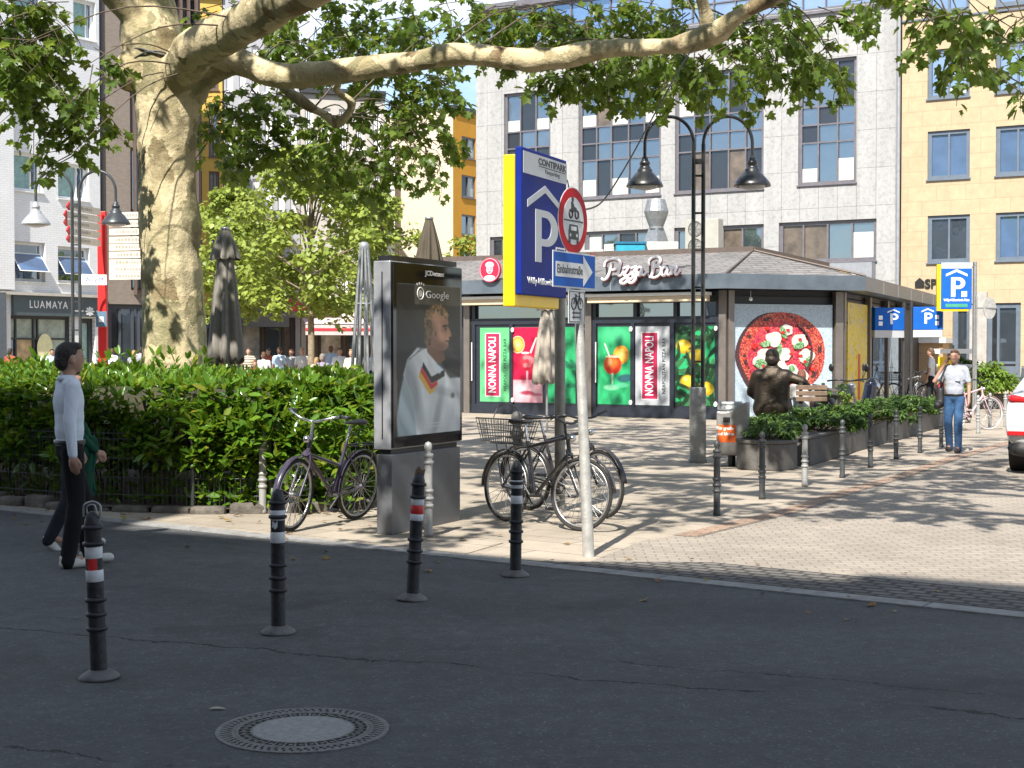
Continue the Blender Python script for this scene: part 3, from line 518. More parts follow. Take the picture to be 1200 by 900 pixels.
# --- row of houses closing the square behind the lime trees
FR = Fr(at(232, 400, 38.0) * 1, (math.cos(ka(10)), math.sin(ka(10)), 0)); FR.o.z = 0
def house(name, label, px0, px1, H, wm, rows, ncol, fm, pm, ground, gm, deep=8, wfrac=.6, out=0):
    fr = FR.sh(out); a0 = fr.px(px0, 380)[0]; a1 = fr.px(px1, 380)[0]; w = (a1 - a0) / ncol; hs = []
    r = T(name, label, 'building', fr.P((a0 + a1) / 2, 0, -deep / 2))
    for z0, z1 in rows:
        for i in range(ncol): hs.append((a0 + w * (i + .5 - wfrac / 2), z0, a0 + w * (i + .5 + wfrac / 2), z1))
    gh = (a0 + .25, 0, a1 - .25, ground); m = MB(); wall(m, fr, a0, 0, a1, H, hs + [gh], .2); shell(m, fr, a0, 0, a1, H, deep); m.build('wall', wm, r)
    for h in hs: window(fr, h, [1, 1], [1], r, fm, pm, lambda i, j: random.choice((0, 0, 1)), .2, .06, True)
    window(fr, gh, [1, 1.6, .4, 1.4, 1], [1], r, gm, [INT, GL, mat('shop_lit', (.45, .42, .36), .6, 0, .5, 2)], lambda i, j: (0, 2, 0, 1, 0)[i], .2, .12)
    m = MB(); m.obox(fr, a0, H + .003, a1, H + .3, -.3, .2); m.build('cornice', DKGREY, r); return r, fr, a0, a1
FL4 = [(4.6 + 3.3 * k, 6.9 + 3.3 * k) for k in range(4)]
house('ochre_house', 'ochre house with dark brown windows just right of the tree trunk', 200, 262, 19, mat('ochre_render', (.56, .36, .08), .85, 0, .08, 1), [(z, z + 2.6) for z, _ in FL4], 3, mat('brown_fins', ''), [INT, GL], 3.4, DKGREY)
house('grey_house', 'grey house with upright pilasters behind the lime tree crown', 263, 352, 20, mat('grey_render', (.34, .34, .36), .85, 0, .15, 1.5), FL4, 6, WHITE, [GL, CURT], 3.3, mat('dark_shop', (.05, .035, .03), .6), wfrac=.55)
r, fr, x0, x1 = house('awning_house', 'pale house above the red awning cafe at the end of the square', 353, 452, 14.6, mat('pale_render', (.42, .39, .35), .85, 0, .1, 1.2), [(4.2, 5.6)] + [(z + .6, z1 + .4) for z, z1 in FL4[1:3]], 5, WHITE, [GL, CURT], 3.0, mat('dark_shop', ''), wfrac=.5)
house('white_house', 'white rendered house next to the cream gable, half hidden by foliage', 453, 463, 14.4, mat('white_render', (.66, .64, .60), .85, 0, .08, 1), FL4[:3], 1, WHITE, [GL, CURT], 3.0, DKGREY, out=-11)
# canopy and awnings over the shops
def awning(name, label, px0, px1, zt, zb, out, m1, m2, drop=.35):
    a0 = FR.px(px0, 380)[0]; a1 = FR.px(px1, 380)[0]; n = max(2, int((a1 - a0) / .5)); m = MB(); r = T(name, label, 'awning', FR.P((a0 + a1) / 2, zb, out / 2))
    for i in range(n):
        x, y = a0 + (a1 - a0) * i / n, a0 + (a1 - a0) * (i + 1) / n; P = FR.P; m.mi = i % 2
        m.quad(P(x, zt, .02), P(x, zb, out), P(y, zb, out), P(y, zt, .02)); m.quad(P(x, zb, out), P(x, zb - drop, out), P(y, zb - drop, out), P(y, zb, out))
    f = m.build('fabric', [m1, m2], r); sd = f.modifiers.new('s', 'SOLIDIFY'); sd.thickness = .02; m = MB(); m.tube([FR.P(a0, zb - .02, out - .02), FR.P(a1, zb - .02, out - .02)], .03, 8)
    for x in (a0 + .2, a1 - .2): m.tube([FR.P(x, zt - .3, .02), FR.P(x, zb - .03, out - .05)], .025, 6)
    each(m, 'arm', DKGREY, r); return r
awning('shop_canopy', 'dark grey shop canopy left of the lime tree trunk', 280, 334, 3.9, 3.55, 1.2, mat('canopy_grey', (.13, .125, .12), .7), mat('canopy_grey', ''), .75)
awning('red_awning', 'red upper awning with a long valance over the cafe', 336, 392, 4.25, 3.9, 1.0, mat('awning_red', (.62, .03, .05), .7), mat('awning_red', ''), .3)
aw = awning('cafe_awning', 'pale pink cafe awning with a red stripe behind the metal pole cone', 350, 444, 3.5, 2.95, 1.9, mat('awning_pink', (.58, .46, .45), .7), mat('awning_pink', ''), .55)
m = MB(); m.obox(FR, FR.px(350, 380)[0], 2.62, FR.px(444, 380)[0], 2.74, 1.905, 1.93); m.build('stripe', mat('awning_red', ''), aw)
# --- the terrace behind the photographer whose shadow lies across the road
HT = 18.0; G1, G2 = gp(700, 661), gp(1003, 684); tu = (G2 - G1).normalized(); dh = Vector((SUN_D.x, SUN_D.y, 0)); tan_el = -SUN_D.z / dh.length; dh.normalize()
def src(p, h): return p - dh * ((h - p.z) / tan_el)
r1 = src(G1, HT); FS = Fr(Vector((r1.x, r1.y, 0)), -tu)
def hit(p):                                     # where the sun ray over ground point p crosses the terrace front: position along it, distance
    q = Vector((p.x, p.y, 0)) - FS.o; t = q.dot(FS.n) / dh.dot(FS.n); return (q - dh * t).dot(FS.u), t
aR = hit(G2)[0]; G3 = gp(1062, 676); HR = G3.z + hit(G3)[1] * tan_el; aL, _ = hit(at(224, 500, 7.9)); HL_ = 1.45 + hit(at(60, 500, 8.2))[1] * tan_el
sb = T('terrace_building', 'pale rendered terrace across the road behind the viewer with a stepped roofline', 'building', FS.P(0, 0, -4)); RENDER = mat('terrace_render', (.42, .40, .36), .85, 0, .12, .8)
segs = [(aR - 26, aR, HR), (aR, aL, HT), (aL, aL + 24, HL_)]  # unseen left section added taller so its shade covers the hedge front
m = MB(); allh = []
for a, b, h in segs:
    k = max(1, int((b - a) / 2.6)); w = (b - a) / k; hh = [(a + w * (i + .28), z, a + w * (i + .72), z + 1.6) for i in range(k) for z in (1.0, 4.2, 7.4, 10.6, 13.8)]
    wall(m, FS, a, 0, b, h, hh, .15); shell(m, FS, a, 0, b, h, 9); allh += hh
m.build('wall', RENDER, sb); f = MB(); p = MB()
for h in allh[:110]: window(FS, h, [1, 1], [1], sb, WHITE, [GL], None, .15, .06)
# ================================================================ the big plane tree
g = NT('plane_bark', .85, 0, .25); v1 = g.n('TexVoronoi', {0: g.n('VectorMath', {0: g.map(0, (1, 1, .55)), 1: g.n('VectorMath', {0: g.n('TexNoise', {0: g.co, 'Scale': 3.5, 'Detail': 5}).outputs['Color'], 'Scale': .5}, operation='SCALE').outputs[0]}, operation='ADD').outputs[0], 'Scale': 4.2})
pc = g.ramp(v1.outputs['Color'], [(.05, (.50, .42, .26)), (.35, (.54, .45, .28)), (.52, (.36, .30, .17)), (.68, (.24, .22, .12)), (.9, (.20, .14, .075))]); n1 = g.noise(1.7, 6, .7)
c = g.mix(g.ramp(n1, [(.46, 0), (.66, .7)]), pc, (.56, .48, .30)); flk = g.ramp(g.noise(22, 5, .75, g.map(0, (1, 1, .6))), [(.30, .45), (.42, 1), (.8, 1.1)]); c = g.mix(.8, c, g.mix(1, c, flk, 'MULTIPLY'))
g.col(c); g.bump(g.math('ADD', g.math('MULTIPLY', g.noise(14, 6, .7), 1), g.math('MULTIPLY', v1.outputs[0], .5)), .8, .035); BARK = g.m
LEAF = leaf_mat('plane_leaves', [(.06, .11, .018), (.09, .155, .025), (.12, .195, .03), (.075, .13, .022), (.16, .23, .04)], .40, .5, (.44, .54, .06))
tr_base = at(205, 430, 10.0); TX, TY = tr_base.x, tr_base.y
PT = T('plane_tree', 'huge plane tree with mottled cream bark and a long branch reaching across the view', 'tree', (TX, TY, 0))
def pp(l, Y0, Y1): n = len(l) - 1; return [at(x, y, Y0 + (Y1 - Y0) * i / n) for i, (x, y) in enumerate(l)]
LIMBS = []
tb = MB()
def limb(pts, rad, wob=.05, k=6, keep=True):
    P = cr_spline(pts, k); n = len(P); rr = lerp_list(rad, n)
    P = [p + Vector((mnoise.noise(p * 1.3), mnoise.noise(p * 1.3 + Vector((9, 0, 0))), mnoise.noise(p * 1.3 + Vector((0, 7, 0))))) * wob for p in P]
    tb.tube(P, [r * (1 + .08 * mnoise.noise(p * 3)) for r, p in zip(rr, P)], 14)
    if keep: LIMBS.append(P)
    return P
top = [Vector((TX + .02, TY, -.1)), Vector((TX + .02, TY, .5)), at(206, 420, 10), at(200, 300, 10), at(196, 200, 10), at(192, 110, 10), at(180, 50, 10), at(172, 0, 10), at(168, -60, 9.9), at(172, -140, 9.7)]
limb(top, [.62, .50, .42, .395, .375, .42, .41, .33, .29, .26], .03)
tb.ell(at(150, 84, 9.9), (.16, .2, .26), 14, 10); tb.ell(at(228, 100, 10), (.2, .2, .3), 14, 10)
LA = limb(pp([(205, 100), (222, 66), (260, 42), (300, 20), (345, -5), (400, -40), (470, -90), (560, -150)], 10, 7.5), [.27, .26, .25, .235, .225, .21, .19, .16])
LB = limb(pp([(205, 108), (240, 84), (275, 73), (330, 89), (380, 84), (440, 78), (500, 68), (560, 64), (640, 70), (720, 57), (790, 53), (835, 40), (868, 18), (910, -4), (965, -32), (1060, -60), (1160, -85)], 10, 7.9), [.24, .21, .18, .165, .15, .142, .138, .135, .13, .12, .115, .125, .10, .095, .08, .065, .05], .03)
limb(pp([(830, 44), (828, 20), (815, -20), (800, -80)], 8.9, 8.6), [.09, .07, .06, .04], .02)
limb(pp([(322, 92), (350, 117), (382, 135), (397, 144), (413, 122), (394, 106), (400, 96)], 9.9, 9.6), [.075, .062, .058, .062, .055, .05, .035], .01)
limb([at(172, -140, 9.7), Vector((-4.2, 8.0 * KY, 9.4)), Vector((-2.4, 5.6 * KY, 10.6)), Vector((0, 3.6 * KY, 11.2)), Vector((2.5, 2.6 * KY, 11)), Vector((4.5, 2.2 * KY, 10.4))], [.25, .22, .18, .13, .09, .05], .1)
limb([at(172, -140, 9.7), Vector((-4.6, 10.3 * KY, 10)), Vector((-2.6, 10.5 * KY, 12)), Vector((.5, 10.2 * KY, 12.8)), Vector((3.5, 9.5 * KY, 12.6)), Vector((6.5, 9 * KY, 11.6))], [.25, .22, .18, .14, .1, .06], .1)
limb([at(160, 20, 9.9), Vector((-6.4, 9.4 * KY, 7.8)), Vector((-8.2, 8.8 * KY, 8.6)), Vector((-10.2, 8.4 * KY, 8.8))], [.2, .15, .1, .05], .08)
limb([at(560, -150, 7.5), Vector((1.5, 6.4 * KY, 7.6)), Vector((3.6, 5.2 * KY, 7.9)), Vector((5.8, 4.4 * KY, 7.7))], [.15, .11, .08, .04], .08)
limb([at(172, -140, 9.7), Vector((-5.6, 12 * KY, 9.5)), Vector((-5.5, 14.5 * KY, 11)), Vector((-4, 17 * KY, 12))], [.22, .18, .12, .06], .08)
tk = blob(tb, .035, 2)
co = np.zeros(len(tk.vertices) * 3, np.float32); tk.vertices.foreach_get('co', co); co = co.reshape(-1, 3); no = np.zeros_like(co).ravel(); tk.vertices.foreach_get('normal', no); no = no.reshape(-1, 3)
dd = np.array([mnoise.fractal(Vector(p) * 2.6, .8, 2.1, 4) * .022 + mnoise.noise(Vector(p) * 1.1) * .028 for p in co]); tk.vertices.foreach_set('co', (co + no * dd[:, None]).astype(np.float32).ravel()); tk.update()
mesh_obj(tk, 'trunk', BARK, PT)
m = MB()
for dz in (0, .05): m.tube([Vector((TX + .02, TY, 0)) + Vector(((.43 + dz * .2) * math.cos(q), (.43) * math.sin(q) - .0, 5.46 + dz + .05 * math.sin(3 * q + dz * 40))) + Vector((at(190, 50, 10).x - TX - .02, 0, 0)) for q in [2 * PI * i / 40 for i in range(41)]], .012, 6)
m.build('wire_band', DKGREY, PT)

# crown: leaf sprays.  frame clusters are given where the photo shows them, the rest by the shade they throw on the square
D3 = SUN_D; SD = Vector((D3.x, D3.y, D3.z)); sprays = []          # (centre, radius, number of twigs)
def clus(lst, Y, k=1.0):
    for x, y, r, q in lst: q *= k; sprays.append((at(x, y, Y + random.uniform(-.35, .5)), r * .92 * Y / 900, q))
clus([(20, 25, 50, 16), (70, 25, 50, 18), (115, 30, 40, 16), (45, 75, 40, 12), (95, 80, 42, 14), (125, 95, 28, 9), (75, 125, 34, 9), (100, 130, 22, 6), (60, 180, 22, 5), (82, 182, 14, 3), (5, 60, 30, 7), (130, 55, 26, 8), (40, 125, 14, 3), (70, 155, 14, 3), (15, 95, 26, 6), (60, 100, 30, 8), (30, 45, 40, 8)], 9.0, 1.25)
clus([(265, 15, 32, 8), (320, 48, 40, 12), (370, 30, 45, 15), (420, 45, 45, 16), (465, 25, 40, 14), (500, 45, 34, 11), (540, 15, 36, 10), (580, 25, 28, 6), (615, 25, 38, 12), (660, 25, 40, 12), (710, 25, 40, 12), (755, 15, 38, 10), (800, 25, 30, 9), (640, 40, 22, 6), (740, 40, 24, 7), (420, 60, 34, 8), (350, 62, 26, 7)], 10.6)
clus([(262, 120, 34, 11), (250, 165, 30, 9), (285, 150, 36, 11), (320, 135, 36, 12), (330, 178, 34, 9), (370, 165, 42, 15), (405, 190, 36, 11), (420, 150, 40, 14), (455, 115, 38, 13), (470, 160, 40, 13), (445, 195, 32, 8), (500, 130, 32, 10), (515, 100, 22, 6), (500, 175, 20, 5), (522, 165, 13, 2), (515, 195, 10, 1), (290, 115, 24, 7), (490, 95, 26, 7)], 10.6, .72)
clus([(655, 71, 20, 4), (665, 86, 16, 3), (700, 68, 24, 6), (690, 78, 18, 4), (740, 71, 26, 7), (775, 76, 28, 8), (785, 101, 22, 5), (815, 81, 26, 7), (820, 56, 30, 7), (868, 98, 10, 2), (610, 74, 7, 1), (720, 86, 14, 2)], 9.5)
clus([(860, 65, 22, 5), (885, 30, 30, 9), (910, 55, 32, 9), (930, 25, 34, 10), (945, 80, 26, 6), (970, 60, 20, 4), (985, 90, 13, 2), (925, 95, 14, 2), (980, 22, 24, 5), (1010, 8, 18, 3), (905, 80, 18, 3), (1030, -5, 20, 3)], 9.1, .8)
clus([(1100, 15, 24, 5), (1130, 25, 26, 7), (1115, 45, 18, 3), (1140, 60, 15, 3), (1165, 15, 24, 5), (1190, 20, 22, 4), (1133, 72, 10, 1), (1192, 88, 16, 3), (1198, 110, 10, 1), (1170, 40, 12, 1), (1092, -5, 20, 4), (1215, 70, 20, 3)], 7.6, .5)
nin = len(sprays)
# (ground pixel the shade falls on, height of the leaves, radius, twigs)
for x, y, h, r, q in [(560, 500, 10, 1.3, 16), (640, 497, 10.5, 1.3, 16), (700, 508, 10, 1.2, 15), (770, 500, 10.5, 1.2, 13), (590, 520, 9.5, 1.0, 14), (650, 540, 9, .9, 12), (720, 545, 9, .9, 12), (770, 530, 9.5, 1, 12), (700, 580, 8, .75, 13), (745, 590, 7.8, .7, 13), (790, 580, 8, .75, 13), (760, 560, 8.2, .7, 10), (835, 565, 8, .7, 10), (850, 598, 7.4, .5, 8), (820, 605, 7.4, .45, 7), (885, 600, 7.4, .4, 6), (730, 610, 7.4, .45, 6), (640, 590, 7.6, .5, 6), (560, 600, 7.6, .55, 9), (520, 615, 7.4, .5, 8), (480, 632, 7.2, .45, 7), (455, 640, 7.2, .4, 5), (560, 560, 8.5, .8, 10), (610, 560, 8.5, .6, 6), (980, 585, 7.6, .5, 9), (1030, 580, 7.6, .6, 12), (1080, 585, 7.6, .6, 12), (1060, 600, 7.4, .45, 9), (1110, 600, 7.4, .45, 8), (1140, 608, 7.3, .35, 5), (1010, 600, 7.4, .4, 7), (1120, 570, 7.8, .6, 10), (1170, 560, 8, .7, 12), (1060, 555, 8, .7, 11), (1120, 545, 8.3, .7, 11), (1190, 540, 8.5, .9, 14), (1000, 560, 8, .6, 8), (352, 560, 7.4, .5, 7), (372, 520, 7.6, .5, 8), (400, 560, 7.5, .5, 8), (420, 500, 7.6, .5, 7), (395, 470, 7.8, .45, 6), (940, 575, 7.8, .5, 6), (1080, 530, 9, .8, 9), (1180, 520, 9, 1, 12), (960, 540, 9, .8, 8), (1020, 540, 9, .7, 8), (860, 540, 9, .8, 9), (900, 520, 9.5, .9, 8)]:
    p = gp(x, y); s = -h / SD.z; c = p - SD * s
    if (c.z - EYE) / max(c.y, .3) > .27 or c.y < .5: sprays.append((c, r, q))
for _ in range(70):                                        # the rest of the dome, out of the picture above
    a = random.uniform(0, 2 * PI); q = random.uniform(2, 8.5); c = Vector((TX + 1.5 + q * math.cos(a), TY + q * 1.2 * math.sin(a), random.uniform(9.5, 14.5) - q * .12))
    if c.z - EYE > .27 * c.y + 1: sprays.append((c, 1.3, 9))
KL = [((TX, TY - .4, z), .5, .78) for z in np.arange(1.6, 6.2, .45)] + [((x, 8.0 * KY, z), .6, .97) for x in (-3.3, -2.95, -2.6, -2.25) for z in (.35, .8, 1.25, 1.6)] + [((x, 9.0 * KY, 1.5), .6, .7) for x in (-6.5, -5.6, -3.4, -2.6, -1.8)]
KL += [(tuple(gp(x, y)), .38, .97) for x, y in ((560, 640), (600, 632), (650, 640), (700, 645), (640, 625), (720, 628), (580, 625), (690, 630))] + [(tuple(gp(x, y)), .55, .98) for x, y in ((780, 645), (850, 650), (920, 650), (1000, 650), (1080, 650), (1150, 655), (950, 625), (1020, 635), (1100, 635), (860, 630), (1180, 630), (1190, 600))]
KL += [((.1, 7.2 * KY, z), .4, .85) for z in (2.2, 2.7, 3.2, 3.6)] + [((.6, 6.6 * KY, z), .3, .8) for z in (.4, 1, 1.6, 2.2)]
KL = [(Vector(p), r, q) for p, r, q in KL]
P_, D_, N_, S_ = [], [], [], []; tw = MB(); Lp = [p for L in LIMBS[1:] for p in L]
for ci, (c, rad, nt_) in enumerate(sprays):
    inn = ci < nin; near = min(Lp, key=lambda p: (p - c).length_squared)
    near = sorted(Lp, key=lambda p: (p - c).length_squared)[random.randrange(0, 26)]
    if (near - c).length > rad * .6 and (near - c).length < (7 if inn else 3.5) and (not inn or random.random() < .45):
        mid = (near + c) / 2 + Vector((0, 0, .12 * (near - c).length)); tw.tube(cr_spline([near, mid, c], 5), [.013 if inn else .03, .004], 5, False)
    for _ in range(int(nt_ * (1.75 if inn else 1.6) + .5)):
        d = Vector((random.gauss(0, 1), random.gauss(0, 1), random.gauss(0, 1))).normalized() * rad * random.random() ** .45; p = c + d
        skip = False
        for kp_, r, q in KL:
            v = p - kp_; t = v.dot(SD)
            if t < 0 and (v - SD * t).length < r and random.random() < q: skip = True; break
        if skip: continue
        dirn = (Vector((d.x, d.y, d.z * .3)).normalized() * .8 + Vector((random.gauss(0, .5), random.gauss(0, .5), -.35))).normalized(); L = random.uniform(.25, .45) if inn else random.uniform(.28, .55)
        e = p + dirn * L + Vector((0, 0, -.12)); tw.tube([p - dirn * .15, p + dirn * L * .5, e], [.008, .003], 4, False)
        for j in range(random.randint(8, 12)):
            t = random.uniform(.1, 1.05); bp = p + (e - p) * t; sd = Vector((random.gauss(0, 1), random.gauss(0, 1), random.gauss(-.35, .5))).normalized(); bp = bp + sd * .05
            P_.append(bp); D_.append((sd * .8 + dirn * .5 + Vector((0, 0, -.45)))); N_.append(Vector((random.gauss(0, .55), random.gauss(0, .55), 1)) + sd * .4); S_.append(random.uniform(.07, .15) if inn else random.uniform(.09, .18))
tw.build('twigs', mat('twig_bark', (.10, .075, .05), .85), PT)
me = leaf_mesh('crown', P_, D_, N_, S_, PLANE_LEAF, PLANE_F); mesh_obj(me, 'crown', LEAF, PT)

# ================================================================ laurel hedge
HG = T('laurel_hedge', 'long clipped laurel hedge behind a low wire fence, half in shade and half sunlit', 'hedge', (-4, 9.3, .1))
HL = leaf_mat('laurel_leaves', [(.05, .12, .012), (.085, .185, .016), (.12, .25, .02), (.07, .155, .014), (.16, .28, .025), (.06, .14, .014), (.10, .22, .02), (.24, .24, .03)], .26, .34, (.36, .50, .03), .6)
FRONT = [BED[i] + Vector((0, .20, 0)) for i in range(7)]; FRONT[5] += Vector((-.05, .05, 0)); FRONT[6] = Vector((-1.25, 8.6 * KY, 0))
fl = [0]
for i in range(6): fl.append(fl[-1] + (FRONT[i + 1] - FRONT[i]).length)
def fpt(t):
    for i in range(6):
        if t <= fl[i + 1]: u = (FRONT[i + 1] - FRONT[i]); return FRONT[i] + u * ((t - fl[i]) / u.length), Vector((u.y, -u.x, 0)).normalized()
    return FRONT[6], Vector((.9, -.4, 0))
TOPZ = 1.36
def bulge(x, z): return .26 * mnoise.noise(Vector((x * 1.6, z * 1.9, 3))) + .10 * mnoise.noise(Vector((x * 4.2, z * 4.4, 8))) + (.16 * math.exp(-((x + 2.7) / .7) ** 2) * (.5 + .8 * math.exp(-((z - .75) / .5) ** 2)))
P_, D_, N_, S_ = [], [], [], []; st = MB()
def rosette(p, out, n=5, s=.12):
    for _ in range(n):
        d = (out * .8 + Vector((random.gauss(0, .7), random.gauss(0, .7), random.gauss(.25, .6)))).normalized()
        P_.append(p + d * .02); D_.append(d); N_.append((out * .5 + Vector((random.gauss(0, .35), random.gauss(0, .35), .8)))); S_.append(random.uniform(.55, 1.35) * s)
for _ in range(5200):
    t = random.uniform(0, fl[-1]); p, n = fpt(t); z = random.uniform(.12, TOPZ)
    if p.x < -7.2: continue
    low = z < .55 and random.random() < (.5 if p.x < -3.2 else .1)
    if low: continue
    b = bulge(p.x, z) - (.18 if z < .5 and p.x < -3.2 else 0) - max(0, z - 1.25) * .5; q = p + n * b + Vector((0, 0, z)); rosette(q - n * random.uniform(0, .12), (n + Vector((0, 0, .45))).normalized(), 5, .12 if p.x < -3.3 else .145)
for _ in range(4300):
    x = random.uniform(-7.4, -1.3); y0 = (8.2 + max(0, (-2.5 - x)) * .12) * KY; y = y0 + random.random() ** 1.3 * 4.5; z = TOPZ + .17 * mnoise.noise(Vector((x * 1.1, y * .6, 0))) + .10 * mnoise.noise(Vector((x * 4, y * 4, 5))) - .12 * math.exp(-(y - y0) / .18)
    z -= .12 * max(0, x + 2.9)
    if (x - TX) ** 2 + (y - TY) ** 2 < .3: continue
    rosette(Vector((x, y, z + random.uniform(-.06, .03))), Vector((random.gauss(0, .25), -.25, 1)).normalized())
for _ in range(18):
    x = random.uniform(-7, -3.6); y = (8.5 + max(0, (-2.5 - x)) * .12 + random.uniform(0, 1)) * KY; L = random.uniform(.12, .3)
    for k in range(4): rosette(Vector((x + random.gauss(0, .03), y, TOPZ + L * k / 3.0)), Vector((random.gauss(0, .3), 0, 1)), 4, .12)
for _ in range(150):                       # shoots hanging through the bicycle
    px, py = random.choice(((365, 500), (350, 520), (405, 500), (425, 510), (385, 540), (300, 500), (280, 530), (415, 475), (395, 565), (330, 560))); q = at(px + random.gauss(0, 14), py + random.gauss(0, 14), 7.86 + random.uniform(-.1, .12)); rosette(q, Vector((random.gauss(0, .3), -1, .3)).normalized(), 5, .13)
me = leaf_mesh('leaves', P_, D_, N_, S_, OVAL, OVAL_F); mesh_obj(me, 'leaves', HL, HG)
m = MB()
nn = 60; pr = []
for i in range(nn + 1):
    p, n = fpt(fl[-1] * i / nn); pr.append((p + n * -.22, n))
vs = []; rows = [(0.45, .1), (.8, 0), (1.15, 0), (1.33, .12)]
for p, n in pr:
    for z, ins in rows: vs.append(p - n * ins + n * .1 * mnoise.noise(Vector((p.x * 3, z * 3, 1))) + Vector((0, 0, z)))
    vs.append(Vector((p.x, p.y + 4.3, 1.3)))
m.add(vs, [(i * 5 + j, (i + 1) * 5 + j, (i + 1) * 5 + j + 1, i * 5 + j + 1) for i in range(nn) for j in range(4)], True)  # dark core sheet added behind the leaves to block the view through
for _ in range(150):
    p, n = fpt(random.uniform(0, fl[-1])); q = p - n * random.uniform(.02, .4); m.tube([q + Vector((0, 0, .08)), q + Vector((random.gauss(0, .08), random.gauss(0, .06), .45)), q + Vector((random.gauss(0, .2), random.gauss(0, .1), 1.0))], [.014, .006], 5, False)
m.build('branches_and_core', mat('hedge_twigs_and_core', (.035, .032, .016), .9, 0, .5, 12, .8, 25), HG)
# wire fence in front of it
WF = T('wire_fence', 'low grey wire mesh fence with thin posts along the hedge', 'fence', (-4, 8.5, .1)); m = MB(); FP = [BED[i] + Vector((0, .12, 0)) for i in range(6)]
for i in range(5):
    a, b = FP[i], FP[i + 1]; L = (b - a).length
    for z in (.22, .40, .60, .80, .86): m.tube([a + Vector((0, 0, z)), b + Vector((0, 0, z))], .004, 5)
    for k in range(int(L / .055)): p = a + (b - a) * (k * .055 / L); m.tube([p + Vector((0, 0, .12)), p + Vector((0, 0, .9))], .0028, 4)
m.build('mesh_panel', mat('fence_wire', (.10, .11, .11), .5, .5), WF)
for i in (1, 2, 3, 4):
    m = MB(); m.tube([FP[i] + Vector((0, 0, 0)), FP[i] + Vector((0, 0, .96))], .022, 8); m.build('post', mat('fence_wire', ''), WF)

# ================================================================ lime trees and shrubs
LL = leaf_mat('lime_leaves', [(.17, .23, .035), (.24, .31, .05), (.32, .38, .07), (.14, .20, .03)], .5, .35, (.50, .54, .10)); LL2 = leaf_mat('bush_leaves', [(.05, .10, .018), (.07, .14, .024), (.10, .18, .03)], .45, .3, (.2, .32, .05)); LL3 = leaf_mat('bright_bush_leaves', [(.10, .18, .02), (.16, .26, .03)], .4, .35, (.35, .45, .05)); LBK = mat('lime_bark', (.23, .18, .12), .9, 0, .35, 9, .6, 30)
def crown_mesh(name, clumps, n, s, shape=HEART, faces=HEART_F, gr=.3):
    P, D, N, Z = [], [], [], []
    for c, r in clumps:
        for _ in range(n):
            d = Vector((random.gauss(0, 1), random.gauss(0, 1), random.gauss(0, 1))).normalized(); q = r * random.random() ** .4; p = Vector(c) + Vector((d.x * q, d.y * q, d.z * q * .75)); P.append(p)
            D.append(Vector((d.x + random.gauss(0, .5), d.y + random.gauss(0, .5), -.5 + random.gauss(0, .4)))); N.append(Vector((d.x * .5 + random.gauss(0, .4), d.y * .5 + random.gauss(0, .4), .9))); Z.append(s * random.uniform(.7, 1.3))
    return leaf_mesh(name, P, D, N, Z, shape, faces)
def lime(label, px, Y, H, Rw, base, seed, n=105, nc=62, s=.17, leaf=None, first=[None]):
    random.seed(seed); p = at(px, 400, Y); t = T('lime_tree', label, 'tree', (p.x, p.y, .05), 'lime trees round the square'); tb = MB(); hh = H - base; cl = []
    tb.tube(cr_spline([Vector((0, 0, -.05)), Vector((.05, 0, base * .6)), Vector((0, .05, base + hh * .3)), Vector((.1, 0, base + hh * .75))], 5), [.14, .11, .08, .03], 9)
    for i in range(nc):
        z = random.random(); a = random.uniform(0, 2 * PI); w = Rw * math.sin(PI * min(.97, z * .86 + .13)) ** .75 * random.uniform(.45, 1); c = Vector((w * math.cos(a), w * math.sin(a), base + .1 + hh * z * .93)); cl.append((c, random.uniform(.38, .75)))
        if i % 3 == 0: tb.tube(cr_spline([Vector((0, 0, base + hh * z * .5)), c * .5 + Vector((0, 0, (base + hh * z * .7) * .5)), c], 4), [.045, .01], 5, False)
    OFF[t.name] = Vector(); tb.build('trunk', LBK, t); mesh_obj(crown_mesh('crown', cl, n, s), 'crown', leaf or LL, t); OFF[t.name] = Vector((p.x, p.y, .05)); return t
lime('sunlit yellow-green lime tree with a slim pale trunk in the middle of the square', 363, 24, 8.2, 2.75, 2.7, 3, 115, 78)
lime('lime tree between the tree trunk and the closed parasol, its stem hidden by the parasol', 274, 27, 7.4, 2.1, 2.9, 5)
lime('paler lime tree farther back, left of the cream gable', 445, 33, 8.6, 2.5, 3.0, 8)
lime('lime tree peeping out between the orange front and the stone office block', 549, 34, 7.2, 1.5, 2.6, 9, 70, 34)
random.seed(21)
def shrub(name, label, c, r, n, s, m, cat='shrub', group=None, shape=OVAL, faces=OVAL_F):
    t = T(name, label, cat, c, group); cl = []; OFF[t.name] = Vector(); k = max(6, int(14 * r[0] * r[1] / .25))
    for _ in range(k): d = Vector((random.gauss(0, 1), random.gauss(0, 1), abs(random.gauss(0, 1)))).normalized() * random.uniform(.35, .85); cl.append((Vector((d.x * r[0], d.y * r[1], r[2] * .25 + d.z * r[2])), .32 * min(r)))
    tb = MB()
    for c_, _ in cl: tb.tube([Vector((c_.x * .3, c_.y * .3, -.05)), c_ * .6, c_], [.012, .004], 5, False)
    tb.build('stems', LBK, t); mesh_obj(crown_mesh('foliage', cl, int(n / k), s, shape, faces), 'foliage', m, t); OFF[t.name] = Vector(c); return t
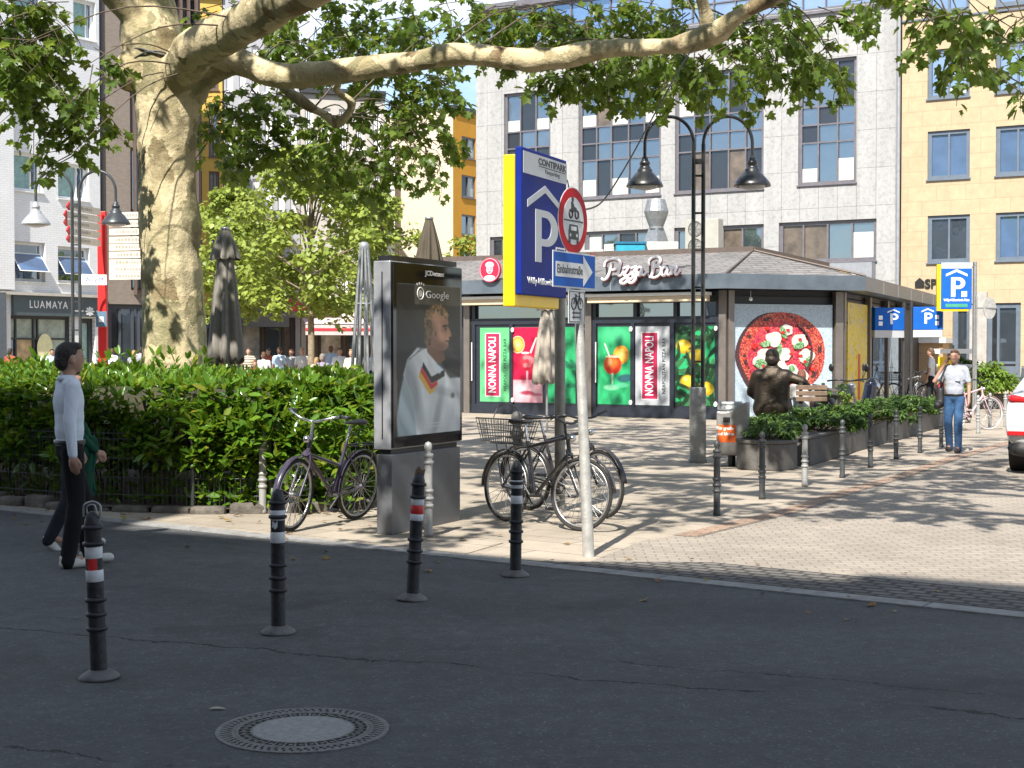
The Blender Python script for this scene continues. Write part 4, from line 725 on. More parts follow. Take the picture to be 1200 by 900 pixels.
# ================================================================ pizza kiosk
def gy(px, Y): p = at(px, 420, Y); return Vector((p.x, p.y, 0))
K0, K1, K2, K3 = gy(515, 20.4), gy(848.5, 18.2), gy(986, 18.85), gy(1093, 27.3)
FA = Fr(K0, K1 - K0); LA_ = (K1 - K0).length; FK = Fr(K1, K2 - K1); LK = (K2 - K1).length; FS3 = Fr(K2, K3 - K2); LS = (K3 - K2).length
KB = [K0 + Vector((1.5, 9, 0)), K3 + Vector((-4, 5, 0))]
KIO = T('pizza_kiosk', 'single storey pizza kiosk with slate roof, dark metal eaves and colourful door posters', 'kiosk', (5, 21, .05))
ALU = mat('bronze_alu', (.19, .165, .145), .45, .5, .15, 3); FASC = mat('eave_metal', (.12, .145, .17), .4, .35, .2, 2); SLT = paving('slate_roof', (.215, .20, .19), (.165, .158, .152), (.09, .085, .08), .55, .16, ka(-17), .5, .02, .5, .6); g = SLT.node_tree
m = MB()
def strip(fr, L, z0, z1, c, q=None): m.obox(fr, 0, z0, L, z1, c - .05, c)
m.quad(K0 + Vector((0, 0, 3.0)), K1 + Vector((0, 0, 3.0)), K2 + Vector((0, 0, 3.0)), K3 + Vector((0, 0, 3.0))); P = [K0, K1, K2, K3, KB[1], KB[0]]
for a, b in ((K3, KB[1]), (KB[1], KB[0]), (KB[0], K0)): m.quad(a, b, b + Vector((0, 0, 3.2)), a + Vector((0, 0, 3.2)))
m.obox(FA, 0, .05, LA_, 3.15, -.35, -.12); m.obox(FK, 0, .05, LK, 3.15, -.35, -.12); m.obox(FS3, 0, .05, LS, 3.15, -.35, -.12); m.build('wall', mat('kiosk_dark_wall', (.022, .022, .026), .5, 0, .2, 3), KIO)
# roof: overhanging eave ring, slate slopes, flat top
C = sum(P, Vector()) / 6
def out(poly, d):
    o = []; n = len(poly)
    for i in range(n):
        e1 = (poly[i] - poly[i - 1]).normalized(); e2 = (poly[(i + 1) % n] - poly[i]).normalized(); n1 = Vector((e1.y, -e1.x, 0)); n2 = Vector((e2.y, -e2.x, 0)); b = (n1 + n2).normalized(); o.append(poly[i] + b * (d / max(.4, b.dot(n1))))
    return o
EO = out(P, .62); EI = out(P, -.12); n = 6; m = MB()
def lift(L, z): return [Vector((p.x, p.y, z)) for p in L]
for i in range(n):
    j = (i + 1) % n; a, b, c, d = EO[i], EO[j], EI[j], EI[i]; Z = lambda p, z: Vector((p.x, p.y, z))
    m.quad(Z(a, 3.14), Z(b, 3.14), Z(b, 3.49), Z(a, 3.49)); m.quad(Z(a, 3.14), Z(d, 3.16), Z(c, 3.16), Z(b, 3.14)); m.quad(Z(a, 3.49), Z(b, 3.49), Z(c, 3.5), Z(d, 3.5))
fa = m.build('eave', FASC, KIO); m = MB()
for fr, L in ((FA, LA_), (FK, LK), (FS3, LS)):
    k = max(1, int(L / 2.2))
    for i in range(1, k): m.obox(fr, L * i / k - .006, 3.15, L * i / k + .006, 3.45, .615, .626)
each(m, 'joint', mat('pale_joint', (.3, .32, .34), .5), fa)
QQ = gy(882, 19.3); R0 = gy(515, 21.6); R3 = gy(965, 24.5) ; TZ = 4.19; RB = [KB[1] + Vector((-2.5, -1.5, 0)), KB[0] + Vector((1, -1, 0))]
TOP = [R0, QQ, gy(969, 23.0) , RB[0], RB[1]]; m = MB(); Z = lambda p, z: Vector((p.x, p.y, z)); b3 = 3.495; ER = out(P, .45)
m.add([Z(ER[0], b3), Z(ER[1], b3), Z(QQ, TZ), Z(R0, TZ)], [(0, 1, 2, 3)]); m.add([Z(ER[1], b3), Z(ER[2], b3), Z(QQ, TZ)], [(0, 1, 2)]); m.add([Z(ER[2], b3), Z(ER[3], b3), Z(TOP[2], TZ), Z(QQ, TZ)], [(0, 1, 2, 3)])
m.add([Z(ER[3], b3), Z(ER[4], b3), Z(RB[0], TZ), Z(TOP[2], TZ)], [(0, 1, 2, 3)]); m.add([Z(ER[4], b3), Z(ER[5], b3), Z(RB[1], TZ), Z(RB[0], TZ)], [(0, 1, 2, 3)]); m.add([Z(ER[5], b3), Z(ER[0], b3), Z(R0, TZ), Z(RB[1], TZ)], [(0, 1, 2, 3)]); m.add(lift(TOP, TZ), [range(5)])
rf = m.build('roof', SLT, KIO); m = MB()
for a, b in ((R0, QQ), (QQ, TOP[2])):
    u = (b - a).normalized(); fr = Fr(Z(a, TZ), u); L = (b - a).length; m.obox(fr, -.02, -.02, L + .03, .11, -.3, .06)
m.build('ridge_cap', mat('brown_zinc', (.13, .10, .085), .5, .3), rf); m = MB(); m.tube([Z(QQ, TZ + .02), Z(EO[1], 3.5)], .025, 6); m.tube([Z(QQ, TZ + .02), Z(EO[2], 3.5)], .03, 6); m.build('hip_rib', mat('brown_zinc', ''), rf)
# posts, frames, posters on the long front
def kx(px): return FA.px(px, 430)[0]
m = MB()
for px in (519, 549, 691, 848): x = kx(px); m.obox(FA, x - .09, .05, x + .09, 3.12, -.1, .10)
for px in (981,): x = FK.px(px, 430)[0]; m.obox(FK, x - .11, .05, x + .11, 3.12, -.1, .1)
x = .16; m.obox(FK, x - .10, .05, x + .06, 3.12, -.1, .102); each(m, 'post', ALU, KIO)
m = MB()
for a, b in ((553, 687), (695, 844)):
    x0, x1 = kx(a), kx(b); m.obox(FA, x0, 2.36, x1, 2.52, -.1, .05); m.obox(FA, x0, .06, x1, .30, -.1, .05); m.obox(FA, x0, 3.0, x1, 3.1, -.1, .05)
for px in (556, 600, 639, 683, 697.5, 742, 788.5, 842): x = kx(px); m.obox(FA, x - .05, .3, x + .05, 2.36, -.1, .055)
for px in (556, 640, 686, 697, 745, 792, 842): x = kx(px); m.obox(FA, x - .05, 2.52, x + .05, 3.0, -.1, .05)
m.build('door_frames', NAVY, KIO); m = MB()
for a, b in ((556, 686), (697, 842)): m.rect(FA, kx(a), 2.5, kx(b), 3.02, -.04)
each(m, 'transom_glass', GL, KIO); m = MB()
for a, b in ((556, 686), (697, 842)): m.rect(FA, kx(a), .28, kx(b), 2.4, .012)
each(m, 'door', NAVY, KIO); m = MB()
for px in (602, 740.5, 840, 684):
    for z in (.42, 2.22): x = kx(px); m.disc(FA, x, z, .045, .06, .056, .075, 12)
for px in (555, 700): x = kx(px); m.tube([FA.P(x, .9, .09), FA.P(x, 1.9, .09)], .015, 6)
each(m, 'door_handle', WHITE, KIO)
GRN = mat('poster_green', (.018, .28, .10), .35, 0, .35, 1.6, coat=.4); PRED = mat('poster_red', (.50, .008, .045), .35, 0, .08, 3, coat=.4); PINK = mat('poster_pink', (.72, .36, .40), .4, 0, .05, 3, coat=.4); PGRN2 = mat('poster_pale_green', (.10, .42, .17), .35, 0, .1, 3, coat=.4); PGREY = mat('poster_grey', (.38, .40, .42), .4, 0, .12, 2, coat=.4)
MAG = mat('poster_magenta', (.42, .015, .07), .4, 0, .06, 3); ORG = mat('orange_print', (.75, .20, .015), .4, 0, .25, 9); LEMON = mat('lemon_print', (.62, .46, .03), .4, 0, .2, 8); DGRN = mat('dark_leaf_print', (.012, .07, .022), .4, 0, .4, 6); CRIM = mat('crimson_print', (.50, .02, .012), .4, 0, .4, 9); ICE = mat('pale_print', (.75, .72, .68), .4, 0, .1, 5)
def poster(x0, x1, kind):
    a0, a1 = kx(x0), kx(x1); b0, b1 = .36, 2.28; w = a1 - a0; h = b1 - b0; c = .014; X = lambda u: a0 + w * u; Y = lambda v: b0 + h * v; m = MB(); mats = [GRN, PRED, PINK, ICE, ORG, CRIM, LEMON, DGRN, PGRN2, PGREY, MAG]; base = {'nonna1': 8, 'nonna2': 9}[kind]
    m.mi = base; m.obox(FA, a0, b0, a1, b1, .013, .02); e = [.0201]
    def pr(mi, pts): m.mi = mi; e[0] += .0004; m.prism(FA, [(X(u), Y(v)) for u, v in pts], .0195, e[0])
    def el(mi, u, v, ru, rv, n=24): m.mi = mi; e[0] += .0004; m.disc(FA, X(u), Y(v), ru * w, rv * h, .0195, e[0], n)
    if kind[:5] == 'nonna':
        pr(3, [(.17, .07), (.68, .07), (.68, .93), (.17, .93)]); pr(10, [(.20, .08), (.65, .08), (.65, .92), (.20, .92)])
    p = m.build('poster', mats, KIO); e = .03
    if kind[:5] == 'nonna':
        text('NONNA NAPOLI', FA, X(.425), Y(.5), .32, LETW, p, c=.023, rot=PI / 2, sx=.60, bold=.004); text('NEAPOLITAN PIZZA BAR', FA, X(.84), Y(.5), .12, LETW if kind == 'nonna3' else mat('dark_green_print', (.01, .08, .03), .5) if kind == 'nonna1' else LETK, p, c=.021, rot=PI / 2, sx=.92, sp=1.12, bold=.002)
def printed(x0, x1, kind):
    a0, a1 = kx(x0), kx(x1); b0, b1 = .36, 2.28; pr = Print(90, 190, (.02, .30, .11), 1.92 / (a1 - a0)); r = pr.r; leaf = lambda: pr.noise(5, 8, 17)
    if kind == 'cock':
        pr.put(np.ones((190, 90)), (.46, .006, .045)); pr.mul(.85 + .3 * pr.noise(3, 3, 2)); pr.put(pr.poly([(0, 0), (1, 0), (1, .3), (0, .3)], 1), (.66, .33, .37)); pr.put(pr.ell(.5, .16, .45, .09, .8), (.75, .5, .52), .5); pr.put(pr.ell(.18, .77, .22, .115, .08), (.70, .55, .40)); pr.put(pr.ell(.18, .77, .20, .105, .1), (.78, .26, .02)); pr.put(pr.ell(.18, .77, .155, .082, .15), (.85, .45, .08))
        for k in range(5): q = k * PI / 5; pr.put(pr.ell(.18, .77, .15, .004, .8, q), (.8, .6, .35), .8)
        pr.put(pr.poly([(.52, .62), (.58, .62), (.80, .86), (.75, .865)], 0), (.72, .62, .62)); pr.put(pr.poly([(.74, .85), (.8, .86), (1, .91), (1, .935)], 0), (.72, .62, .62)); g = pr.ell(.48, .54, .28, .13, .12); pr.put(g, (.36, .01, .03)); pr.put(pr.ell(.48, .57, .23, .09, .4), (.62, .03, .05))
        for k in range(9): pr.put(pr.ell(.48 + r.uniform(-.17, .17), .55 + r.uniform(-.06, .06), .06, .03, .5, r.uniform(0, 3)) * g, (.72, .22, .24), .6)
        pr.put(pr.ell(.42, .66, .13, .014, .4), (.8, .6, .62)); pr.put(pr.poly([(.465, .12), (.5, .12), (.51, .42), (.455, .42)], 1), (.72, .35, .4)); pr.put(pr.ell(.48, .13, .22, .028, .5), (.35, .04, .08)); pr.put(pr.ell(.75, .11, .25, .018, .7), (.4, .08, .12), .8)
    if kind == 'green':
        pr.mul(.6 + .8 * leaf())
        for k in range(12): pr.put(pr.ell(r.uniform(0, 1), r.uniform(0, .6), .16, .03, .4, r.uniform(-1, 1)), (.01, .10, .05), .8)
    if kind == 'spritz':
        pr.mul(.45 + 1.1 * leaf()); pr.put(pr.ell(.55, .9, .4, .1, .9), (.08, .5, .24), .6); pr.put(pr.ell(.72, .64, .23, .115, .1), (.78, .28, .02)); pr.put(pr.ell(.72, .64, .17, .085, .2), (.80, .42, .06))
        for k in range(5): q = k * PI / 5; pr.put(pr.ell(.72, .64, .17, .004, .8, q), (.85, .6, .25), .7)
        g = pr.ell(.46, .51, .27, .125, .12); pr.put(g, (.45, .03, .01)); pr.put(pr.ell(.43, .54, .18, .07, .7), (.72, .14, .02)); pr.put(pr.ell(.38, .55, .06, .05, .9), (.85, .45, .2), .8); pr.put(pr.ell(.47, .615, .22, .014, .4), (.75, .55, .4), .8); pr.put(pr.poly([(.19, .79), (.24, .78), (.40, .60), (.36, .6)], 0), (.6, .6, .5)); pr.put(pr.poly([(.43, .25), (.47, .25), (.49, .40), (.42, .40)], 1), (.35, .6, .42)); pr.put(pr.ell(.42, .22, .22, .035, .5), (.2, .5, .3), .8); pr.put(pr.ell(.85, .34, .26, .05, .35, .1), (.02, .05, .10), .85); pr.put(pr.ell(.75, .25, .2, .03, .6), (.1, .45, .25), .6)
    if kind == 'lemon':
        pr.mul(.5 + .9 * leaf())
        for k in range(95):
            u, v, a, d = r.uniform(-.05, 1.05), r.uniform(-.03, 1.03), r.uniform(0, 3.14), r.choice((.015, .03, .06, .12)); pr.put(pr.ell(u, v, .22, .028, .25, a), np.array((.25, 1, .35)) * d, .95); pr.put(pr.ell(u, v, .2, .003, .8, a), np.array((.5, 1, .5)) * d * 1.6, .6)
        for u, v in ((.22, .74), (.56, .62), (.78, .22), (.33, .30)): pr.put(pr.ell(u, v, .19, .085, .12), (.34, .22, .01)); pr.put(pr.ell(u - .03, v + .015, .15, .065, .6), (.62, .44, .03)); pr.put(pr.ell(u - .07, v + .035, .05, .02, 1), (.8, .68, .25), .8)
        for k in range(14): u, v, a = r.uniform(0, 1), r.uniform(0, 1), r.uniform(0, 3.14); pr.put(pr.ell(u, v, .2, .022, .25, a), (.01, .03, .012), .95)
    pr.build('poster', FA, a0, b0, a1, b1, .021, KIO, 'poster_print')
for a in ((563, 598, 'nonna1'), (745, 785, 'nonna2')): poster(*a)
for a in ((601, 637, 'cock'), (642, 675, 'green'), (701, 739, 'spritz'), (792, 838, 'lemon')): printed(*a)
# awning cassettes
m = MB(); AWN = mat('awning_beige', (.58, .47, .33), .7, 0, .1, 2); zc = FA.sh(.35)
for a, b in ((549, 686), (697, 838)): x0, x1 = kx(a), kx(b) - .05; m.obox(FA, x0, 2.86, x1, 3.0, .2, .42); m.mi = 1; m.obox(FA, x0 - .03, 3.003, x1 + .03, 3.08, .16, .46); m.mi = 0
m.build('awning_cassette', [AWN, WHITE], KIO, .01)
# pizza mosaic
g = NT('pizza_mosaic_ground', .35, 0, .5); cu = g.n('CombineXYZ', {0: g.n('VectorMath', {0: g.co, 1: tuple(FK.u)}, operation='DOT_PRODUCT').outputs['Value'], 1: g.n('SeparateXYZ', {0: g.co}).outputs[2]}).outputs[0]
def tiles(name, col_fn):
    g = NT(name, .35, 0, .5); cu = g.n('CombineXYZ', {0: g.n('VectorMath', {0: g.co, 1: tuple(FK.u)}, operation='DOT_PRODUCT').outputs['Value'], 1: g.n('SeparateXYZ', {0: g.co}).outputs[2]}).outputs[0]
    b = g.n('TexBrick', {0: cu, 'Color1': (.9, .9, .9, 1), 'Color2': (1.1, 1.1, 1.1, 1), 'Mortar': (.62, .62, .62, 1), 'Scale': 1, 'Mortar Size': .003, 'Brick Width': .03, 'Row Height': .03}, offset=0); q = g.n('VectorMath', {0: cu, 1: (.03, .03, .03)}, operation='SNAP').outputs[0]
    g.col(g.mix(1, col_fn(g, q), b.outputs[0], 'MULTIPLY')); g.rough(g.ramp(b.outputs['Fac'], [(.4, .3), (.6, .8)])); g.b.inputs['Roughness'].default_value = .3; return g.m
MG = tiles('mosaic_pale_blue', lambda g, q: g.ramp(g.n('TexWhiteNoise', {0: q}, noise_dimensions='3D').outputs[0], [(0, (.36, .46, .54)), (1, (.52, .60, .66))]))
MCR = tiles('mosaic_crust', lambda g, q: g.ramp(g.math('ADD', g.math('MULTIPLY', g.n('TexWhiteNoise', {0: q}, noise_dimensions='3D').outputs[0], .55), g.math('MULTIPLY', g.noise(3, 3, .6, q), .5)), [(.25, (.10, .015, .02)), (.42, (.42, .03, .03)), (.62, (.58, .09, .05)), (.9, (.66, .26, .14))]))
MSA = tiles('mosaic_sauce', lambda g, q: g.ramp(g.math('ADD', g.math('MULTIPLY', g.n('TexWhiteNoise', {0: q}, noise_dimensions='3D').outputs[0], .6), g.math('MULTIPLY', g.noise(4, 3, .6, q), .5)), [(.25, (.32, .01, .05)), (.55, (.55, .025, .07)), (.85, (.66, .13, .08))]))
MCH = tiles('mosaic_cheese', lambda g, q: g.ramp(g.n('TexWhiteNoise', {0: q}, noise_dimensions='3D').outputs[0], [(0, (.62, .50, .38)), (.4, (.75, .70, .58)), (1, (.80, .78, .70))]))
MBA = tiles('mosaic_basil', lambda g, q: g.ramp(g.n('TexWhiteNoise', {0: q}, noise_dimensions='3D').outputs[0], [(0, (.05, .15, .06)), (.6, (.16, .36, .14)), (1, (.42, .55, .35))]))
MDK = tiles('mosaic_dark', lambda g, q: g.ramp(g.n('TexWhiteNoise', {0: q}, noise_dimensions='3D').outputs[0], [(0, (.03, .02, .03)), (1, (.10, .03, .03))]))
x0, z1 = FK.px(855, 356); x1, _ = FK.px(975, 356); m = MB(); m.mi = 0; m.obox(FK, x0, .1, x1, z1, -.1, .02); lay = [.021]
def fk(px, py): return FK.px(px, py)
def bl(mi, px, py, rx, ry, wob=.06, n=40, sd=0, rot=0):
    u, v = fk(px, py); u2 = fk(px + rx, py)[0] - u; v2 = fk(px, py - ry)[1] - v; lay[0] += .001; m.mi = mi; pts = []
    for i in range(n): q = 2 * PI * i / n; k = 1 + wob * mnoise.noise(Vector((math.cos(q) * 1.5 + sd, math.sin(q) * 1.5, sd * 3))) * 2; a, b = u2 * math.cos(q) * k, v2 * math.sin(q) * k; pts.append((u + a * math.cos(rot) - b * math.sin(rot), v + a * math.sin(rot) + b * math.cos(rot)))
    m.prism(FK, pts, .0195, lay[0])
bl(5, 911, 417, 49, 52, .03, 60, 1); bl(1, 916.5, 415, 49.5, 50, .03, 60, 1); bl(2, 916, 416, 39, 40, .05, 50, 2)
for i in range(26): q = i * .62; bl(5 if i % 3 else 1, 916 + 44 * math.cos(q), 415 + 45 * math.sin(q), 2.2, 1.8, .2, 12, i)
for i, (x, y, r) in enumerate(((921, 387, 7), (906, 397, 9), (936, 400, 9), (896, 416, 9), (918, 415, 8), (944, 418, 9), (890, 424, 8), (905, 440, 8), (926, 435, 8), (938, 441, 8), (896, 445, 7), (914, 428, 6))): bl(3, x, y, r, r * .95, .14, 20, i + 5)
for i, (x, y, rx, ry, ro) in enumerate(((917, 390, 3, 8, .4), (896, 403, 6, 3.5, .2), (912, 410, 2.6, 8, -.2), (890, 426, 7.5, 5, 0), (935, 405, 6.5, 4, .2), (945, 424, 3.5, 6.5, -.5), (926, 432, 4, 4, 0), (904, 444, 3, 5, .4))): bl(4, x, y, rx, ry, .1, 16, i + 30, ro)
for i in range(14): bl(6, 916 + random.uniform(-34, 34), 416 + random.uniform(-34, 34), 2, 1.7, .2, 10, i)
for i in range(10): q = .9 - i * .16; bl(5, 913 + 36 * math.cos(q), 412 - 38 * math.sin(q), 3, 1.4, .2, 10, i, q + 1.6)
m.build('pizza_mosaic', [MG, MCR, MSA, MCH, MBA, MDK, CRIM], KIO)
m = MB(); q = fk(872, 345); m.tube([FK.P(q[0], 3.1, .3), FK.P(q[0], q[1] - .1, .3)], .006, 4); m.ell(FK.P(q[0], q[1] - .12, .3), .045); m.build('hanging_bulb', WHITE, KIO)
# yellow mural and glazing on the receding side
YM = NT('yellow_mural', .5, 0, .4); nn_ = YM.noise(3.2, 6, .7, None, 1.5); YM.col(YM.ramp(nn_, [(.34, (.20, .16, .03)), (.42, (.62, .44, .02)), (.53, (.70, .52, .03)), (.58, (.52, .46, .40)), (.64, (.22, .22, .26))]))
m = MB(); QS = LS / 10.96; m.obox(FS3, .5 * QS, .12, 2.3 * QS, 2.9, -.11, .01); ym = m.build('yellow_mural', YM.m, KIO); m = MB(); m.obox(FS3, 1.42 * QS, .4, 1.62 * QS, 1.6, .012, .018); m.build('mural_stripe', mat('mural_red', (.5, .06, .03), .5), ym)
m = MB(); m.obox(FS3, 2.9 * QS, .1, 4.2 * QS, 2.9, -.11, .01); m.obox(FS3, 4.6 * QS, .1, 5.9 * QS, 2.9, -.11, .01); each(m, 'side_glass', GL, KIO); m = MB()
for a in (.2, 2.5 * QS, 4.4 * QS, 6.1 * QS, LS - .2): m.obox(FS3, a - .13, .05, a + .13, 3.12, -.1, .06)
each(m, 'post', ALU, KIO)
# sign lettering: brush script built from strokes over the eave
FP = FA.sh(.70); STW = mat('script_white', (.80, .76, .76), .4, 0, 0); STP = mat('script_side', (.25, .06, .09), .5)
def zz(x, y): return FP.px(600 + x / 4, 225 + y / 4)
STR = [[(470, 328), (464, 365), (450, 400), (434, 412), (422, 404)], [(436, 352), (442, 328), (470, 314), (500, 318), (511, 336), (498, 356), (478, 366), (462, 362)],
 [(500, 360), (508, 352), (500, 384), (510, 392), (526, 372)], [(511, 333), (513, 335)], [(524, 358), (550, 352), (528, 388), (542, 394), (546, 410), (532, 427), (516, 428), (512, 416), (540, 398), (564, 378)], [(560, 358), (586, 352), (566, 386), (580, 392), (582, 408), (568, 424), (552, 424), (550, 414), (576, 396), (596, 374)],
 [(612, 360), (600, 352), (586, 366), (588, 388), (602, 388), (613, 362), (610, 384), (622, 388), (630, 376)], [(672, 322), (666, 362), (654, 396), (646, 398)], [(646, 345), (646, 322), (668, 306), (692, 308), (698, 324), (686, 342), (668, 350), (692, 350), (702, 368), (692, 390), (668, 402), (650, 396)],
 [(732, 358), (718, 352), (705, 366), (706, 388), (720, 388), (732, 362), (729, 384), (740, 388), (748, 372)], [(744, 356), (752, 352), (750, 388)], [(750, 366), (764, 352), (772, 354), (766, 378), (774, 386), (790, 368)]]
ps = T('script_sign', 'white raised brush-script lettering standing above the kiosk eave', 'sign', tuple(FP.P(kx(745), 3.46, 0)))
for ks in ((0, 1), (2, 3), (4,), (5,), (6,), (7, 8), (9,), (10, 11)):
    m = MB(); m2 = MB()
    for s in [STR[k] for k in ks]:
        P3 = cr_spline([FP.P(*zz(*q), .03) for q in s], 6); m.tube(P3, [.028, .040, .030] if len(s) > 2 else .04, 8); m2.tube([p - FP.n * .05 + Vector((0, 0, -.02)) for p in P3], [.03, .044, .034] if len(s) > 2 else .044, 8)
    lt = m.build('letter', STW, ps); m2.build('letter_side', STP, lt)
m = MB()
for px in (700, 725, 750, 775, 795): x = kx(px); m.obox(FP, x - .015, 3.44, x + .015, 3.72, -.08, -.03)
each(m, 'bracket', DKGREY, ps)
# round red logo sign on the eave
FN = FA.sh(.66); q = FN.px(575.5, 316.5); lg = T('round_logo_sign', 'round red sign with a white line portrait on the kiosk eave', 'sign', tuple(FN.P(q[0], 3.46, 0))); m = MB(); m.disc(FN, q[0], q[1], .31, .31, 0, .07); m.obox(FN, q[0] - .03, 3.44, q[0] + .03, q[1], -.04, .0); dk = m.build('disc', mat('logo_red', (.50, .015, .05), .4), lg)
m = MB(); m.ring(FN.P(q[0], q[1], .072), .285, .008, FN.n); m.disc(FN, q[0], q[1] + .02, .10, .12, .07, .074, 20); m.disc(FN, q[0], q[1] + .13, .13, .08, .07, .0735, 20); m.disc(FN, q[0], q[1] - .2, .17, .07, .07, .0735, 20)
m.build('emblem', mat('logo_pink', (.72, .50, .55), .5), dk); m = MB()
for s in (-1, 1): m.ring(FN.P(q[0] + s * .045, q[1] + .03, .076), .03, .006, FN.n, 16, 5)
m.disc(FN, q[0], q[1] - .05, .05, .014, .07, .077, 12); m.build('emblem_lines', mat('logo_red', ''), dk)
# things on the kiosk roof
def roofp(px, Y): p = at(px, 300, Y); return Vector((p.x, p.y, TZ))
v = T('exhaust_vent', 'large galvanised exhaust vent with a waisted cowl on the kiosk roof', 'vent', roofp(769, 20.6)); m = MB(); s_ = 20.6 / 900
zt = at(769, 234, 20.6).z; o = roofp(769, 20.6); m.lathe([(.24, zt - TZ), (.33, zt - TZ - .32), (.27, zt - TZ - .52), (.19, zt - TZ - .72), (.19, zt - TZ - .78)], o, 20, True); m.s = [False] * len(m.s); m.build('cowl', STEEL, v); m = MB(); m.lathe([(.34, .38), (.20, zt - TZ - .76)], o, 4, False); m.build('hood', STEEL, v); m = MB(); m.bx(o.x - .55, o.y - .4, TZ, o.x + .55, o.y + .4, TZ + .38); m.build('base_box', mat('pale_metal', (.50, .49, .46), .5, .3), v, .01)
o = roofp(738, 20.4); v = T('blue_roof_tank', 'bright blue open box beside the exhaust vent on the kiosk roof', 'tank', o); m = MB(); m.bx(o.x - .38, o.y - .3, TZ, o.x + .38, o.y + .3, TZ + .30); m.build('body', mat('cyan_plastic', (.03, .30, .42), .4), v, .02); m = MB(); m.bx(o.x - .42, o.y - .33, TZ + .303, o.x + .42, o.y + .33, TZ + .36); m.build('rim', mat('cyan_plastic2', (.02, .14, .24), .4), v)
FE = Fr(roofp(822, 20.5), FA.u); v = T('air_conditioner', 'tall pale air conditioning unit with fan grilles on the kiosk roof behind the lamp post', 'air conditioner', FE.o); m = MB(); m.obox(FE, -.48, 0, .48, 1.0, -.35, 0); b_ = m.build('casing', mat('ac_casing', (.42, .41, .36), .5, .2, .1, 4), v, .015)
for z in (.74, .28):
    m = MB(); m.ring(FE.P(-.18, z, .005), .2, .012, FE.n, 28, 6)
    for r in (.06, .1, .14, .17): m.ring(FE.P(-.18, z, .01), r, .004, FE.n, 24, 4)
    for q in range(6): m.tube([FE.P(-.18, z, .01), FE.P(-.18 + .2 * math.cos(q * PI / 3), z + .2 * math.sin(q * PI / 3), .01)], .004, 4)
    m.build('fan_grille', mat('ac_dark', (.08, .08, .08), .5), b_)
o = roofp(703, 20.6); v = T('vent_box', 'small louvred white vent box at the left end of the kiosk roof', 'vent', o); m = MB(); FE = Fr(o, FA.u); m.obox(FE, -.5, 0, .1, .2, -.3, 0); m.obox(FE, .12, 0, .42, .34, -.3, 0); b_ = m.build('casing', mat('pale_metal', ''), v, .01); m = MB()
for i in range(5): m.obox(FE, .15, .05 + i * .055, .39, .08 + i * .055, .003, .02)
m.build('louvres', WHITE, b_)
o = Vector((EO[2].x - .2, EO[2].y + 1.6, 3.47)); v = T('roof_lamp', 'little yellow lamp housing at the corner of the kiosk eave', 'lamp', o); m = MB(); m.bx(o.x - .1, o.y - .1, 3.47, o.x + .1, o.y + .1, 3.72); m.build('housing', YEL, v, .02); m = MB(); m.ell(o + Vector((.22, -.2, .1)), .07); m.build('globe', WHITE, v)
# ================================================================ street furniture
def frm(c, ang): return Fr(c, (math.cos(R(ang)), math.sin(R(ang)), 0))
# parking sign on a galvanised post
pc = at(611, 258, 7.17); FPk = frm(Vector((pc.x, pc.y, 0)), 66.9); pb = gp(656, 599); PS = T('parking_sign', 'tall blue parking garage sign with yellow edge box on a galvanised post', 'sign', (pb.x, pb.y, .05))
wP = 1.177; z0 = at(607, 345, 7.17).z; z1 = at(611, 171, 7.17).z; BL2 = mat('parking_blue', (.006, .022, .21), .55, 0, .15, 2, spec=.15)
m = MB(); m.obox(FPk, 0, z0, wP, z1, -.065, 0); box = m.build('sign_box', BL2, PS, .012); m = MB(); m.obox(FPk, .0, z0 - .11, wP - .03, z1 - .07, -.19, -.068); m.build('yellow_box', YEL, PS, .012)
SIL = mat('sign_silver', (.56, .58, .60), .5, 0, .08, 3, spec=.2); h = z1 - z0; m = MB(); m.obox(FPk, .04, z1 - .24, wP - .005, z1 - .035, .001, .004); m.build('top_panel', SIL, box)
m = MB(); X = lambda u: u * wP; Y = lambda v: z0 + v * h
a = (.13, .655); b = (.50, .78); c = (.93, .655); t = .05
m.prism(FPk, [(X(.12), Y(.60)), (X(.50), Y(.725)), (X(.92), Y(.60)), (X(.92), Y(.645)), (X(.50), Y(.775)), (X(.12), Y(.65))], .001, .005)
m.obox(FPk, X(.29), Y(.235), X(.42), Y(.60), .001, .005)
n = 22; co_, ci_ = (.46, .475, .31 * 1, .125), (.46, .475, .17, .065); pts = [(X(.42), Y(.60)), (X(.52), Y(.60))] + [(X(.52 + .27 * math.sin(PI * i / n)), Y(.475 + .125 * math.cos(PI * i / n))) for i in range(n + 1)] + [(X(.42), Y(.35)), (X(.42), Y(.40)), (X(.50), Y(.40))] + [(X(.51 + .125 * math.sin(PI * i / n)), Y(.475 - .075 * math.cos(PI * i / n))) for i in range(n + 1)] + [(X(.42), Y(.55))]
m.prism(FPk, pts, .001, .0052); m.build('parking_symbol', SIL, box)
text('CONTIPARK', FPk, X(.66), z1 - .095, .088, LETK, box, sx=1.5, bold=.003); text('Fineparking', FPk, X(.66), z1 - .175, .06, LETK, box, sx=1.4); m = MB(); m.obox(FPk, X(.36), z1 - .142, X(.96), z1 - .134, .004, .006); m.build('underline', LETK, box)
text('Willy-Millowitsch-Platz', FPk, X(.12), Y(.10), .088, LETW, box, align='LEFT', sx=1.25, bold=.001); m = MB(); fr = FPk; m.mi = 0; m.obox(fr, X(.74), Y(.24), X(.95), Y(.36), .001, .004); m.build('direction_box', LETW, box); m = MB(); m.obox(fr, X(.76), Y(.252), X(.93), Y(.348), .004, .005); m.build('direction_panel', BL2, box)
